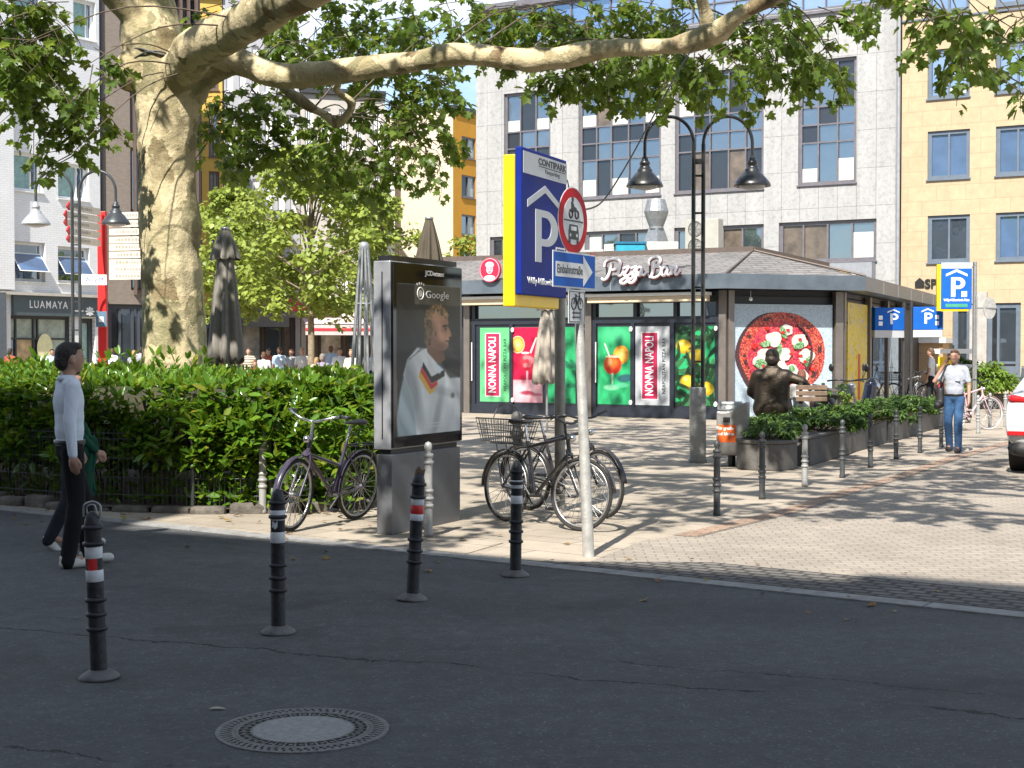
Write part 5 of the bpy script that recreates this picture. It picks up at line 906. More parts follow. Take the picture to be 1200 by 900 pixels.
m = MB(); m.tube([Vector((pb.x, pb.y, .04)), Vector((pb.x, pb.y, 3.55))], .056, 18); m.build('post', mat('weathered_post', (.25, .24, .215), .55, .5, .3, 7), PS); m = MB()
for z in (2.5, 3.35): m.tube([Vector((pb.x, pb.y, z)), FPk.P(wP * .5, z, -.24)], .03, 8)
m.tube(cr_spline([FPk.P(wP, z1 - .2, -.05), FPk.P(wP + .15, z1 - .18, -.05), FPk.P(wP + .2, z1 - .35, -.05), FPk.P(wP + .1, z1 - .52, -.05)], 6), .006, 6); each(m, 'bracket', DKGREY, PS)
# leaning traffic sign post with three plates
tb0 = gp(690, 653); tp = at(672, 222, 6.34); TS = T('traffic_sign', 'leaning grey post carrying a round vehicle ban, a one-way arrow and a bicycle plate', 'sign', (tb0.x, tb0.y, .05)); m = MB(); m.tube([Vector((tb0.x, tb0.y, .02)), Vector((tb0.x, tb0.y, .02)).lerp(tp, .48), tp], [.048, .040, .032], 16); POST = mat('pale_post', (.44, .43, .40), .5, .4, .25, 9, .15, 60); m.build('post', POST, TS)
def pole_at(py): k = (653 - py) / (653 - 222); p = Vector((tb0.x, tb0.y, .02)).lerp(tp, k); return p
FT = frm(pole_at(300) * 1, 62); FT.o.z = 0; FT = FT.sh(.055)
q = FT.px(671.5, 259); m = MB(); m.disc(FT, q[0], q[1], .272, .272, -.004, .0, 48); m.mi = 1; m.disc(FT, q[0], q[1], .265, .265, 0, .003, 48); m.mi = 0; m.disc(FT, q[0], q[1], .192, .192, .003, .005, 40); rs = m.build('round_plate', [mat('sign_white', (.66, .66, .65), .55, 0, .08, 4, spec=.2), mat('sign_red', (.52, .012, .02), .55, 0, .1, 5, spec=.15)], TS)
m = MB(); cx, cz = q; c = .005; e = .0065
m.obox(FT, cx - .178, cz - .006, cx + .178, cz + .006, c, e); cc = (cx, cz - .10)
m.prism(FT, [(cx - .095, cz - .15), (cx + .095, cz - .15), (cx + .095, cz - .09), (cx + .075, cz - .03), (cx - .075, cz - .03), (cx - .095, cz - .09)], c, e)
for s in (-1, 1): m.obox(FT, cx + s * .075 - .02, cz - .18, cx + s * .075 + .02, cz - .151, c, e)
for s in (-1, 1): m.ring(FT.P(cx + s * .055, cz + .055, e), .032, .008, FT.n, 20, 5)
m.prism(FT, [(cx - .06, cz + .07), (cx + .03, cz + .075), (cx + .06, cz + .105), (cx + .02, cz + .115), (cx - .02, cz + .16), (cx - .05, cz + .15), (cx - .045, cz + .10)], c, e); m.disc(FT, cx - .018, cz + .175, .022, .022, c, e, 16); m.build('vehicle_symbols', LETK, rs)
m = MB(); m.obox(FT, cx - .052, cz - .078, cx + .052, cz - .045, e, e + .001)
for s in (-1, 1): m.disc(FT, cx + s * .06, cz - .115, .014, .014, e, e + .001, 10)
m.build('symbol_gaps', mat('sign_white', ''), rs)
a0, b0 = FT.px(647, 317)[0], 0; zA = FT.px(673, 337)[1]; zB = FT.px(673, 297)[1]; cx = FT.px(673, 317)[0]; w = .40; zc = (zA + zB) / 2; hh = .145
m = MB(); m.obox(FT, cx - w, zc - hh, cx + w, zc + hh, .0, .004); ow = m.build('one_way_plate', mat('sign_white', ''), TS); m = MB(); m.obox(FT, cx - w + .012, zc - hh + .012, cx + w - .012, zc + hh - .012, .004, .0055); m.build('blue_field', mat('sign_blue2', (.010, .10, .42), .55, 0, .1, 3, spec=.15), ow)
m = MB(); m.prism(FT, [(cx - w + .05, zc - .06), (cx + .16, zc - .06), (cx + .16, zc - .125), (cx + .34, zc), (cx + .16, zc + .125), (cx + .16, zc + .06), (cx - w + .05, zc + .06)], .0055, .007); m.build('arrow', mat('sign_white', ''), ow); text('Einbahnstraße', FT, cx - .095, zc, .098, LETK, ow, c=.0075, sx=.86, ext=.001, bold=.001)
m = MB(); m.obox(FT, cx + w - .03, zc - .02, cx + w + .02, zc + .16, -.03, -.01); m.build('red_backplate', RED, TS)
zt = FT.px(675, 340)[1]; zb = FT.px(675, 379)[1]; cx = FT.px(675.5, 360)[0]; m = MB(); m.obox(FT, cx - .155, zb, cx + .155, zt, .0, .004); bp_ = m.build('bicycle_plate', mat('sign_white', ''), TS); m = MB(); H_ = zt - zb
m.obox(FT, cx - .145, zb + .01, cx + .145, zb + .016, .004, .006); m.obox(FT, cx - .145, zt - .016, cx + .145, zt - .01, .004, .006)
for s in (-1, 1): m.obox(FT, cx + s * .142 - .003, zb + .016, cx + s * .142 + .003, zt - .016, .004, .006)
zz_ = zb + H_ * .62
for s in (-1, 1): m.ring(FT.P(cx + s * .062, zz_ - .01, .006), .045, .006, FT.n, 20, 5)
for p, q in (((-.062, -.01), (-.025, .055)), ((-.025, .055), (.045, .055)), ((.062, -.01), (.04, .075)), ((-.025, .055), (.0, -.01)), ((.0, -.01), (.045, .055)), ((.03, .08), (.06, .08)), ((-.04, .065), (-.01, .065))): m.tube([FT.P(cx + p[0], zz_ + p[1], .006), FT.P(cx + q[0], zz_ + q[1], .006)], .005, 5)
for dz, d in ((.085, 1), (.05, -1)):
    z = zb + dz; m.obox(FT, cx - .06, z - .006, cx + .06, z + .006, .004, .006)
    for s in (-1, 1): m.prism(FT, [(cx + s * .09, z), (cx + s * .055, z + .018), (cx + s * .055, z - .018)][::s], .004, .006)
m.build('bicycle_symbol', LETK, bp_); m = MB()
for z in (zc, zt - .1, FT.px(671, 259)[1]): p = FT.P(FT.px(674, 300)[0], z, -.02); m.obox(FT, cx - .06, z - .02, cx + .05, z + .02, -.075, -.002)
m.build('clamps', STEEL, TS)
# hanging cable
ca = FT.P(FT.px(686, 246)[0], FT.px(686, 246)[1], -.02); cbl = MB(); cbl.tube(cr_spline([ca, at(706, 236, 6.9), at(735, 192, 7.3), at(768, 132, 7.9), at(800, 75, 8.3), at(818, 48, 8.7)], 8), .008, 6); c_ = cbl.build('hanging_cable', BLACK, off=ca); tag(c_, 'thin black cable hanging from the plane tree branch down to the round traffic sign', 'cable')

# city light poster column
b0 = at(459, 627, 1); q0 = gp(460, 627.5); FC_ = frm(Vector((q0.x, q0.y, .05)), 63); CWd = 1.31; CDp = .20; AD = T('poster_column', 'grey advertising column with a framed poster of a curly-haired footballer', 'advertising column', (q0.x, q0.y, .05)); GRP = mat('column_grey', (.15, .155, .165), .4, .4, .15, 4); GRL = mat('column_light_grey', (.33, .34, .36), .4, .4, .12, 5)
zt = at(461, 305, q0.y / KY).z - .05; zs = at(460, 528, q0.y / KY).z - .05
m = MB(); m.obox(FC_, .015, 0, CWd - .015, zs - .04, -CDp + .02, -.015); m.build('plinth', GRP, AD, .008); m = MB(); m.obox(FC_, .04, zs - .045, CWd - .04, zs + .01, -CDp + .04, -.04); m.build('joint_gap', BLACK, AD)
m = MB(); m.obox(FC_, 0, zs + .005, CWd, zt, -CDp, -.02); cs_ = m.build('case', GRL, AD, .01); m = MB(); m.obox(FC_, .012, zs + .02, CWd - .012, zt - .012, -.0195, .004); m.build('glass_front', mat('black_glass', (.008, .008, .010), .12, 0, .1, 3, spec=.5), AD, .004); m = MB(); m.obox(FC_, -.005, zs + .1, 0, zt - .1, -CDp + .09, -CDp + .1); m.obox(FC_, .05, zt + .002, CWd - .06, zt + .05, -CDp + .02, -.03); m.build('roof_cap', BLACK, AD)
FP_ = FC_.sh(.0045); pz0, pz1 = zs + .12, zt - .20; px0, px1 = .07, CWd - .05; PX = lambda u: px0 + (px1 - px0) * u; PY = lambda v: pz0 + (pz1 - pz0) * v
pr = Print(180, 300, (.016, .017, .017), 1.55); sk = np.array(lin((.34, .19, .125))); rr_ = pr.r
pr.put(pr.ell(.9, .55, .5, .5, 1.2), (.040, .042, .040)); pr.put(pr.poly([(.27, .865), (1, .865), (1, 1), (.27, 1)], 1), (.115, .112, .09), .8)  # paler band across the top paints in a reflection on the glass
fold = .72 + .5 * pr.noise(9, 5, 3); long_ = .7 + .55 * pr.noise(14, 3, 8)
pr.put(pr.poly([(.02, 0), (0, .12), (.06, .30), (.13, .43), (.26, .50), (.5, .46), (.7, .4), (.72, .18), (.68, 0)], 3) * np.clip(long_, 0, 1), (.27, .34, .37))
m_ = pr.poly([(.10, .40), (.16, .50), (.30, .575), (.46, .575), (.62, .48), (.82, .41), (1, .37), (1, .0), (.30, .0), (.24, .25)], 2); pr.put(m_, np.clip(fold * .62, 0, 1)[..., None] * np.array((.92, .98, 1.0)))
pr.put(pr.ell(.24, .30, .10, .22, .9, .3) * m_, (.13, .16, .18), .7); pr.put(pr.ell(.75, .28, .3, .03, .9, -.2) * m_, (.22, .25, .27), .5); pr.put(pr.ell(.62, .12, .05, .2, 1, -.3) * m_, (.2, .23, .25), .6)
for i in range(3): pr.put(pr.poly([(.165 + .062 * i, .485 + .026 * i), (.195 + .062 * i, .508 + .022 * i), (.40 + .045 * i, .582), (.375 + .045 * i, .585)], 1), (.012, .012, .014))
pr.put(pr.poly([(.40, .485), (.53, .385), (.74, .43), (.74, .385), (.53, .335), (.38, .445)], 1), (.012, .012, .012)); pr.put(pr.poly([(.375, .455), (.53, .335), (.62, .36), (.62, .325), (.52, .295), (.35, .415)], 1), (.50, .03, .02)); pr.put(pr.poly([(.35, .425), (.52, .295), (.60, .315), (.56, .28), (.50, .265), (.33, .385)], 1), (.62, .36, .03)); pr.put(pr.poly([(.56, .475), (.66, .50), (.72, .455), (.66, .40)], 1), (.45, .55, .62))
pr.put(pr.poly([(.62, .47), (.70, .52), (.86, .51), (1, .48), (1, .37), (.82, .37), (.74, .42)], 3), (.010, .010, .011), .9); pr.put(pr.ell(.87, .25, .035, .02, .5), (.06, .06, .06), .8)
pr.put(pr.poly([(.46, .55), (.44, .66), (.70, .62), (.75, .50), (.64, .46)], 2), sk * .42)
f_ = pr.poly([(.50, .60), (.47, .74), (.55, .83), (.76, .83), (.80, .76), (.795, .725), (.855, .672), (.845, .656), (.805, .653), (.815, .632), (.79, .622), (.80, .598), (.755, .566), (.68, .562), (.58, .58)], 1); pr.put(f_, sk)
pr.put(pr.ell(.53, .63, .11, .13, .8) * f_, sk * .45, .85); pr.put(pr.ell(.70, .585, .13, .035, .9, .1) * f_, sk * .42, .8); pr.put(pr.ell(.80, .66, .03, .05, .9) * f_, sk * 1.5, .7); pr.put(pr.ell(.70, .79, .08, .035, 1) * f_, sk * 1.35, .6); pr.put(pr.ell(.66, .66, .05, .03, 1) * f_, sk * 1.25, .5)
pr.put(pr.ell(.745, .727, .05, .010, .5, .06) * f_, sk * .15); pr.put(pr.ell(.755, .707, .022, .008, .6), (.02, .015, .012)); pr.put(pr.ell(.72, .70, .05, .02, 1) * f_, sk * .5, .5); pr.put(pr.ell(.785, .625, .035, .006, .5, .05), sk * .25); pr.put(pr.ell(.59, .675, .028, .038, .4), sk * .8); pr.put(pr.ell(.592, .672, .012, .022, .7), sk * .3); pr.put(pr.ell(.825, .645, .02, .008, .7), sk * .3, .7)
for i in range(520):
    a_ = rr_.uniform(.05, 4.25); q = rr_.uniform(.45, 1.0) ** .7; u_, v_ = .615 + .185 * q * math.cos(a_), .765 + .098 * q * math.sin(a_)
    if u_ > .70 and v_ < .79: continue
    k = rr_.choice((.35, .6, 1, 1.5, 2.1)) * (1.3 if a_ < 2 else .75); pr.put(pr.ell(u_, v_, rr_.uniform(.012, .03), rr_.uniform(.005, .010), .9, rr_.uniform(0, 3)), np.array((.17, .115, .06)) * k, .8)
for i in range(160): pr.put(pr.ell(.475 + rr_.normal(0, .025), rr_.uniform(.60, .76), .016, .008, .9, rr_.uniform(0, 3)), np.array((.12, .08, .045)) * rr_.choice((.4, .8, 1.3)), .8)
for a1, v_ in ((.8, .045), (.92, .065)): pr.put(pr.poly([(.46, v_), (a1, v_), (a1, v_ + .008), (.46, v_ + .008)], 0), (.6, .6, .6), .8)
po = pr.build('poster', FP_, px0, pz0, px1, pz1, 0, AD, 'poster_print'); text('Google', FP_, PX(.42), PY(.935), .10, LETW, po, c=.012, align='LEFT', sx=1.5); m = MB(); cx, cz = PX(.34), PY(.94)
m.ring(FP_.P(cx, cz, .013), .055, .006, FP_.n, 28, 6); m.disc(FP_, cx, cz, .032, .032, .012, .013, 20)
for i in range(4): m.disc(FP_, cx - .06 + i * .04, cz + .085 + (.008 if i in (1, 2) else 0), .011, .011, .012, .014, 5)
m.build('crest', ICE, po); text('JCDecaux', FC_, CWd * .58, zt - .09, .062, LETW, AD, c=.006, bold=.002, sx=1.4)

# double street lamps
def lamp_proto(label, Pm, first_head, base=True):
    t = T('street_lamp', label, 'street lamp', (0, 0, 0)); m = MB(); Hh = 4.72; OFF[t.name] = Vector()
    if base:
        m.bx(-.115, -.09, 0, .115, .09, 1.12); m.bx(-.13, -.105, -.02, .13, .105, .06); m.build('base_box', STEEL, t, .008); m = MB()
    for s in (-1, 1): m.tube([Vector((s * .072, 0, 0)), Vector((s * .072, 0, Hh))], .032, 12)
    for z in np.arange(1.5, 4.6, .55): m.obox(Fr((0, 0, 0), (1, 0, 0)), -.06, z - .015, .06, z + .015, -.012, .012)
    m.obox(Fr((0, 0, 0), (1, 0, 0)), -.05, Hh - .3, .05, Hh - .22, -.02, .02); m.build('pole', Pm, t)
    for s in (-1, 1):
        m = MB(); rr = .36; cxx = s * (.072 + rr); m.tube([Vector((cxx - s * rr * math.cos(PI * i / 20), 0, Hh + rr * 1.12 * math.sin(PI * i / 20))) for i in range(21)] + [Vector((cxx + s * rr, 0, Hh - .22))], .026, 10); ar = m.build('arm', Pm, t); hx = cxx + s * rr
        m = MB(); m.lathe([(.03, Hh - .18), (.045, Hh - .2), (.06, Hh - .25), (.08, Hh - .27), (.08, Hh - .30), (.065, Hh - .31), (.10, Hh - .37), (.115, Hh - .38), (.115, Hh - .41), (.14, Hh - .43), (.25, Hh - .56), (.275, Hh - .61), (.275, Hh - .63), (.26, Hh - .63), (.10, Hh - .47)], (hx, 0, 0), 24); hd = m.build('lamp_head', Pm if s > 0 or first_head is None else first_head, t); m = MB(); m.lathe([(.22, Hh - .60), (.17, Hh - .655), (.06, Hh - .68), (.001, Hh - .682)], (hx, 0, 0), 18); m.build('glass', mat('lamp_glass', (.45, .46, .47), .25, 0, .05, 4), hd)
    return t
LB_ = mat('lamp_black', (.018, .019, .02), .35, .2, .2, 8, coat=.4); p = gp(813.5, 542); l1 = lamp_proto('black twin-arm street lamp with bell heads in front of the pizza kiosk', LB_, None); place(l1, (p.x + .05, p.y, .05), R(-2), first=True, sc=1.0)
p = at(90, 420, 14.9); l2 = lamp_proto('dark twin-arm street lamp with one pale bell head beside the red signpost', mat('lamp_dark', (.05, .055, .06), .4, .3, .2, 8), mat('lamp_silver', (.42, .43, .44), .4, .4), False)
m = MB(); fr = Fr((0, 0, 0), (1, 0, 0)); m.obox(fr, .12, 2.92, .62, 3.12, .03, .045); sp_ = m.build('street_name_plate', WHITE, l2); text('Willy-M', fr, .37, 3.02, .115, mat('sign_blue_ink', (.02, .05, .2), .5), sp_, c=.046); place(l2, (p.x, p.y, .05), R(-4), first=True)
# red signpost with finger boards
p = at(121, 420, 16); SPt = T('finger_signpost', 'tall red signpost with two fans of cream finger boards', 'signpost', (p.x, p.y, .05)); H_ = at(123, 248, 16).z; m = MB(); m.obox(Fr(p * 1, (1, 0, 0)), -.085, -p.z + .05, .085, H_ - p.z, -.085, .085); m.build('post', mat('signpost_red', (.62, .02, .02), .45, 0, .08, 3), SPt, .01)
inkm = mat('faded_ink', (.34, .30, .26), .6)
def finger(y, side, x_end, tip, dark=False):
    pm_ = at(117 if side < 0 else 128.5, y, 15.9); pe = at(x_end, y - (1.5 if side < 0 else 0), 15.3 if side < 0 else 15.8); u = (pe - pm_); u.z = 0; L = u.length; fr = Fr(Vector((pm_.x, pm_.y, pm_.z)), u if side > 0 else -u); a, b = (0, L) if side > 0 else (-L, 0); m = MB(); m.obox(fr, a, -.068, b, .068, -.02, .02); f = m.build('finger_board', CREAM, SPt); m = MB()
    e = b if side > 0 else a; m.prism(fr, [(e, -.07), (e + side * .10, .0), (e, .10)][::side], -.018, .018); m.build('tip', RED, f); m = MB(); n = 9; random.seed(int(y * 7) + side)
    x = a + L * .18
    for i in range(n): w = random.uniform(.02, .06); m.obox(fr, x, -.022, x + w, .022 + random.choice((0, .012)), .021, .023); x += w + .025
    m.build('print', inkm, f)
for i, y in enumerate((248.5, 257.5, 266.5, 275.5, 285)): finger(y, -1, 81 if i in (0, 3, 4) else 78, True)
for i, y in enumerate((253, 262.5, 272, 281.5, 290, 299, 308, 316, 324)): finger(y, 1, 172, True)
m = MB(); fr = Fr(at(119, 374, 15.85), (1, .1, 0)); m.obox(fr, -.11, -.16, .11, .16, 0, .03); nb = m.build('notice_plate', mat('plate_blue', (.10, .17, .24), .5), SPt); m = MB(); m.obox(fr, -.05, -.06, .05, .05, .031, .034); m.build('notice_symbol', WHITE, nb)

# bollards in the road: black with rings, bands and a base flange
BK = mat('bollard_black', (.020, .020, .023), .5, 0, .65, 16, .25, 45); REFL = mat('reflective_white', (.66, .67, .68), .45, 0, .12, 14); REFR = mat('reflective_red', (.58, .03, .03), .4, 0, .1, 10); BASE = mat('rusty_flange', (.13, .125, .12), .6, .4, .4, 10)
def road_bollard(label, px, py, lean, bands, top_h=.87):
    p = gp(px, py, RZ); t = T('road_bollard', label, 'bollard', tuple(p), 'ringed bollards standing in the roadway'); OFF[t.name] = Vector(); m = MB(); r = .043
    m.lathe([(.05, .02), (r, .06), (r, .78), (r + .002, .79), (r * .95, .815), (r * .72, .845), (r * .35, .862), (.001, .868)], (0, 0, 0), 24); m.build('post', BK, t); m = MB(); m.lathe([(.105, 0), (.105, .012), (.085, .028), (.06, .042), (.048, .05)], (0, 0, 0), 24); m.build('flange', BASE, t); m = MB()
    for z in (.26, .335, .41, .70, .785): m.lathe([(r, z - .013), (r + .010, z - .009), (r + .013, z), (r + .010, z + .009), (r, z + .013)], (0, 0, 0), 24)
    each(m, 'ring', BK, t)
    for a, b, k in bands: m = MB(); m.lathe([(r + .0006, a), (r + .0018, a + .002), (r + .0018, b - .002), (r + .0006, b)], (0, 0, 0), 24, True); m.build('band', REFR if k else REFL, t)
    t.rotation_euler = lean; return t
b1 = road_bollard('road bollard with a loose metal loop on top and a red patch between white bands', 116.5, 795, (0, R(-2.2), 0), ((.505, .565, 0), (.625, .685, 0))); m = MB(); m.add([Vector((.0437 * math.cos(q), .0437 * math.sin(q), z)) for q in [PI + 1.0 + i * .2 for i in range(7)] for z in (.565, .625)], [(2 * i, 2 * i + 2, 2 * i + 3, 2 * i + 1) for i in range(6)], True); m.build('red_patch', REFR, b1); m = MB(); m.tube(cr_spline([(-.04, -.01, .84), (-.035, -.01, .9), (.01, 0, .915), (.045, .0, .89), (.04, 0, .83)], 5), .006, 6); m.tube(cr_spline([(-.02, -.02, .86), (-.015, -.02, .895), (.02, -.02, .9), (.03, -.02, .86)], 5), .005, 6); m.build('metal_loop', STEEL, b1)
b2 = road_bollard('road bollard with two white bands and a peeling white sticker, before the hedge bicycle', 326, 742, (0, 0, 0), ((.545, .61, 0), (.68, .74, 0))); m = MB(); m.add([Vector((.0455 * math.cos(q), .0455 * math.sin(q), z + .01 * math.sin(i * 2))) for i, q in enumerate([PI + .9 + i * .2 for i in range(5)]) for z in (.635, .672)], [(2 * i, 2 * i + 2, 2 * i + 3, 2 * i + 1) for i in range(4)], True); m.build('sticker', REFL, b2)
b3 = road_bollard('leaning road bollard with a red band between white bands in front of the poster column', 483, 703, (R(-1), R(3.2), 0), ((.44 + .1, .585, 0), (.585, .645, 1), (.645, .69, 0))); m = MB(); m.prism(Fr((0, 0, .86), (1, .2, 0)), [(-.03, -.02), (.03, -.03), (.04, .03), (.015, .02), (-.005, .05), (-.025, .02)], -.02, .01); m.build('bent_cap', mat('rust', (.16, .10, .06), .8), b3)
b4 = road_bollard('slim road bollard with two white bands standing on the kerb edge before the bicycles', 604, 675, (0, R(.8), 0), ((.545, .605, 0), (.66, .72, 0)))
# pavement bollards
def bollard_proto(label, m_, group=None):
    t = T('pavement_bollard', label, 'bollard', (0, 0, 0), group); OFF[t.name] = Vector(); m = MB(); r = .034
    m.lathe([(r + .006, 0), (r + .004, .03), (r, .05), (r, .60), (r * .98, .64), (r * .9, .66), (r * .62, .675), (r * .62, .69), (r * .9, .705), (r * .95, .73), (r * .7, .757), (.001, .768)], (0, 0, 0), 20); m.build('post', m_, t); m = MB()
    for z, w in ((.25, .010), (.31, .012), (.37, .010), (.60, .012), (.655, .009)): m.lathe([(r - .002, z - .018), (r + w * .8, z - .01), (r + w, z), (r + w * .8, z + .01), (r - .002, z + .018)], (0, 0, 0), 20)
    each(m, 'ring', m_, t); return t
BG = mat('bollard_grey', (.075, .078, .08), .5, .3, .3, 14); BW = mat('bollard_pale', (.31, .31, .30), .5, .2, .2, 14)
dk_ = bollard_proto('', BG, 'grey bollards along the edge of the square'); pl = bollard_proto('', BW, 'pale bollards on the pavement'); fd = fl_ = True
for px, py, lt_, lab in ((840, 604, 0, 'dark bollard standing alone at the side road in front of the litter bin'), (893, 585, 0, 'dark bollard in front of the round end of the planter row'), (943, 570, 1, 'pale bollard between two dark ones in front of the first planter'), (987, 560, 0, 'grey bollard just right of the pale one beside the planters'), (1020, 548, 0, 'dark bollard, second after the pale one towards the walking man'), (1050, 538, 0, 'bollard before the fourth planter, third counting back from the walking man'), (1078, 531, 0, 'second bollard to the left of the walking man, by the planters'), (1103, 524, 0, 'bollard directly beside the walking man at his bag side'), (1121, 512, 1, 'pale bollard partly hidden behind the legs of the walking man'), (1146, 508, 1, 'pale bollard just right of the walking man in front of a parked bicycle'), (1160, 503, 1, 'middle pale bollard in front of the bright green bush'), (1178, 500, 1, 'last pale bollard right beside the white car'), (502, 629, 1, 'white ringed bollard in front of the poster column plinth'), (308, 602, 1, 'white bollard at the hedge behind the front wheel of the leaning bicycle')):
    p = gp(px, py); s = 1.0 if px > 600 else 1.12
    if lt_: place(pl, p, random.uniform(0, 6), lab, fl_, s); fl_ = False
    else: place(dk_, p, random.uniform(0, 6), lab, fd, s); fd = False
p = at(606, 600, 8.75); t = T('ball_bollard', 'old iron post with a ball head standing behind the basket of the parked bicycle', 'bollard', (p.x, p.y, .05)); m = MB(); m.lathe([(.09, .05), (.08, .2), (.05, .26), (.045, .72), (.07, .74), (.075, .80), (.05, .83), (.045, .86), (.062, .885), (.05, .90)], (p.x, p.y, 0), 18); m.build('post', mat('old_iron', (.045, .043, .042), .6, .4, .4, 14), t); m = MB(); m.ell((p.x, p.y, .965), .068, 18, 12); m.build('ball', mat('old_iron_pale', (.13, .125, .12), .6, .3, .3, 14), t)

# manhole cover
p = gp(355, 855.5, RZ); MH = T('manhole_cover', 'round iron manhole cover with a grey concrete centre set in the asphalt', 'manhole cover', (p.x, p.y, RZ)); IRON = mat('cast_iron', (.17, .168, .165), .6, .3, .35, 25, .3, 80); fr = Fr((p.x, p.y, 0), (1, 0, 0), (0, 1, 0))
def annulus(m, r0, r1, z0, z1, n=72, a0=0, a1=2 * PI):
    vs = []; full = a1 - a0 > 6.28; k = n if full else n + 1
    for i in range(k): q = a0 + (a1 - a0) * i / n; c, s = math.cos(q), math.sin(q); vs += [Vector((p.x + r0 * c, p.y + r0 * s, RZ + z0)), Vector((p.x + r1 * c, p.y + r1 * s, RZ + z0)), Vector((p.x + r1 * c, p.y + r1 * s, RZ + z1)), Vector((p.x + r0 * c, p.y + r0 * s, RZ + z1))]
    for i in range(n): a, b = 4 * i, 4 * ((i + 1) % k); m.add([], []); m.f += [[len(m.v) + x for x in f] for f in ((a + 3, a + 2, b + 2, b + 3), (a + 2, a + 1, b + 1, b + 2), (a, a + 3, b + 3, b))]; m.m += [0] * 3; m.s += [False] * 3
    m.v += vs
m = MB(); annulus(m, .365, .385, -.01, .006); annulus(m, .30, .315, -.01, .006)
for i in range(64): q0_ = i * 2 * PI / 64; annulus(m, .315, .338, -.01, .0055, 2, q0_, q0_ + .06); annulus(m, .338, .365, -.01, .0050, 2, q0_ + .03, q0_ + .098)
m.build('ring_frame', IRON, MH); m = MB(); annulus(m, .285, .298, -.01, .006); annulus(m, .222, .232, -.01, .006)
for i in range(36):
    q0_ = i * 2 * PI / 36; annulus(m, .232, .285, -.01, .0056, 1, q0_, q0_ + .035); q1 = q0_ + .08; annulus(m, .250, .268, -.01, .0053, 1, q1, q1 + .07)
m.build('lid_grate', IRON, MH); m = MB(); annulus(m, .0, .222, -.01, .0062); m.build('concrete_centre', mat('manhole_concrete', (.27, .265, .255), .85, 0, .25, 30, .4, 120), MH); m = MB(); annulus(m, .0, .384, -.01, .002); m.build('dark_bed', mat('manhole_dark', (.02, .019, .018), .9), MH)  # near-black disc filling the gaps of ring and grate
# litter bin
p = gp(859, 546); BN = T('litter_bin', 'grey metal litter bin with an orange sticker on a single dark foot', 'bin', (p.x, p.y, .05)); fr = frm(Vector((p.x, p.y, .05)), -14); z0 = .16; w = .225; m = MB(); k = 10; prof = [(-w, z0), (w, z0), (w, .93)] + [(w - 2 * w * i / k, .79 + .14 * (math.cos(PI * min(1, i / 7)) + 1) / 2 ) for i in range(1, k)] + [(-w, .80)]
m.prism(fr, prof, -.15, .15); m.build('body', mat('bin_grey', (.27, .265, .255), .4, .4, .15, 6), BN, .02); m = MB(); m.tube([fr.P(-.02, 0, 0), fr.P(-.02, .2, 0)], .055, 14); m.build('foot', BLACK, BN); m = MB(); m.obox(fr, -w + .005, .80, w - .1, .93, -.13, .10); m.build('hood', mat('bin_hood', (.40, .42, .44), .35, .4), BN, .02); m = MB(); m.obox(fr, -w + .06, .825, -w + .29, .875, .1005, .104); m.build('slot', mat('slot_pale', (.6, .62, .63), .4), BN)
m = MB(); m.obox(fr, -w + .02, .35, .05, .60, .1505, .153); so_ = m.build('sticker', mat('sticker_orange', (.72, .13, .02), .4), BN); text('Für große', fr, -.10, .55, .062, LETW, so_, c=.154, bold=.002); text('und kleine', fr, -.10, .47, .062, LETW, so_, c=.154, bold=.002); m = MB(); m.obox(fr, -.13, .635, -.03, .71, .1505, .153); m.build('label', LETK, BN)
# closed parasols
def parasol(label, px, ytop, Y, L, wtop, wbot, m1, cap_h=.45):
    c = at(px, 400, Y); zt = at(px, ytop, Y).z; t = T('closed_parasol', label, 'parasol', (c.x, c.y, .05)); m = MB(); m.tube([Vector((c.x, c.y, .04)), Vector((c.x, c.y, zt))], .025, 8); m.lathe([(.03, zt + .03), (.075, zt + .02), (.075, zt - .02), (.03, zt - .04)], (c.x, c.y, 0), 16); m.build('pole', STEEL, t)
    def folded(z0, z1, r0, r1, nf, ph, hem=0):
        m = MB(); n = nf * 6; rows = 14; vs = []
        for i in range(rows + 1):
            k = i / rows; z = z1 + (z0 - z1) * k
            for j in range(n): q = 2 * PI * j / n; r = (r0 + (r1 - r0) * k ** .8) * (1 + .22 * min(1, k * 2) * math.sin(nf * q + ph + k * .6) + .05 * mnoise.noise(Vector((math.cos(q) * 2, math.sin(q) * 2, z * 3)))); zz2 = z - (hem * abs(math.sin(nf * q / 2 + ph)) if i == rows else 0); vs.append(Vector((c.x + r * math.cos(q), c.y + r * math.sin(q), zz2)))
        m.add(vs, [(i * n + j, i * n + (j + 1) % n, (i + 1) * n + (j + 1) % n, (i + 1) * n + j) for i in range(rows) for j in range(n)], True); return m
    cv = folded(zt - L, zt - .02, .05, wbot, 8, 0, .12).build('canopy', m1, t); s_ = cv.modifiers.new('s', 'SOLIDIFY'); s_.thickness = .006
    v = folded(zt - cap_h, zt, .055, wtop, 8, 1, .04).build('top_flounce', m1, t); m = MB(); m.ring((c.x, c.y, zt - L * .93), wbot * .72, .012, (0, 0, 1), 24, 6); m.build('tie', DKGREY, t); return t
TAU = mat('taupe_canvas', (.20, .185, .16), .85, 0, .2, 5); BRC = mat('brown_canvas', (.075, .06, .042), .85, 0, .2, 5); BEI = mat('beige_canvas', (.34, .30, .25), .85, 0, .2, 5)
parasol('tall closed taupe parasol behind the hedge beside the big tree trunk', 264.5, 268, 12, 2.0, .20, .235, TAU); parasol('closed brown parasol whose pointed top rises above the poster column', 503, 256, 13, 2.0, .21, .26, BRC, .8); parasol('closed beige parasol tied up in front of the kiosk doors behind the sign posts', 641, 345, 15.9, 1.75, .18, .26, BEI, .3)
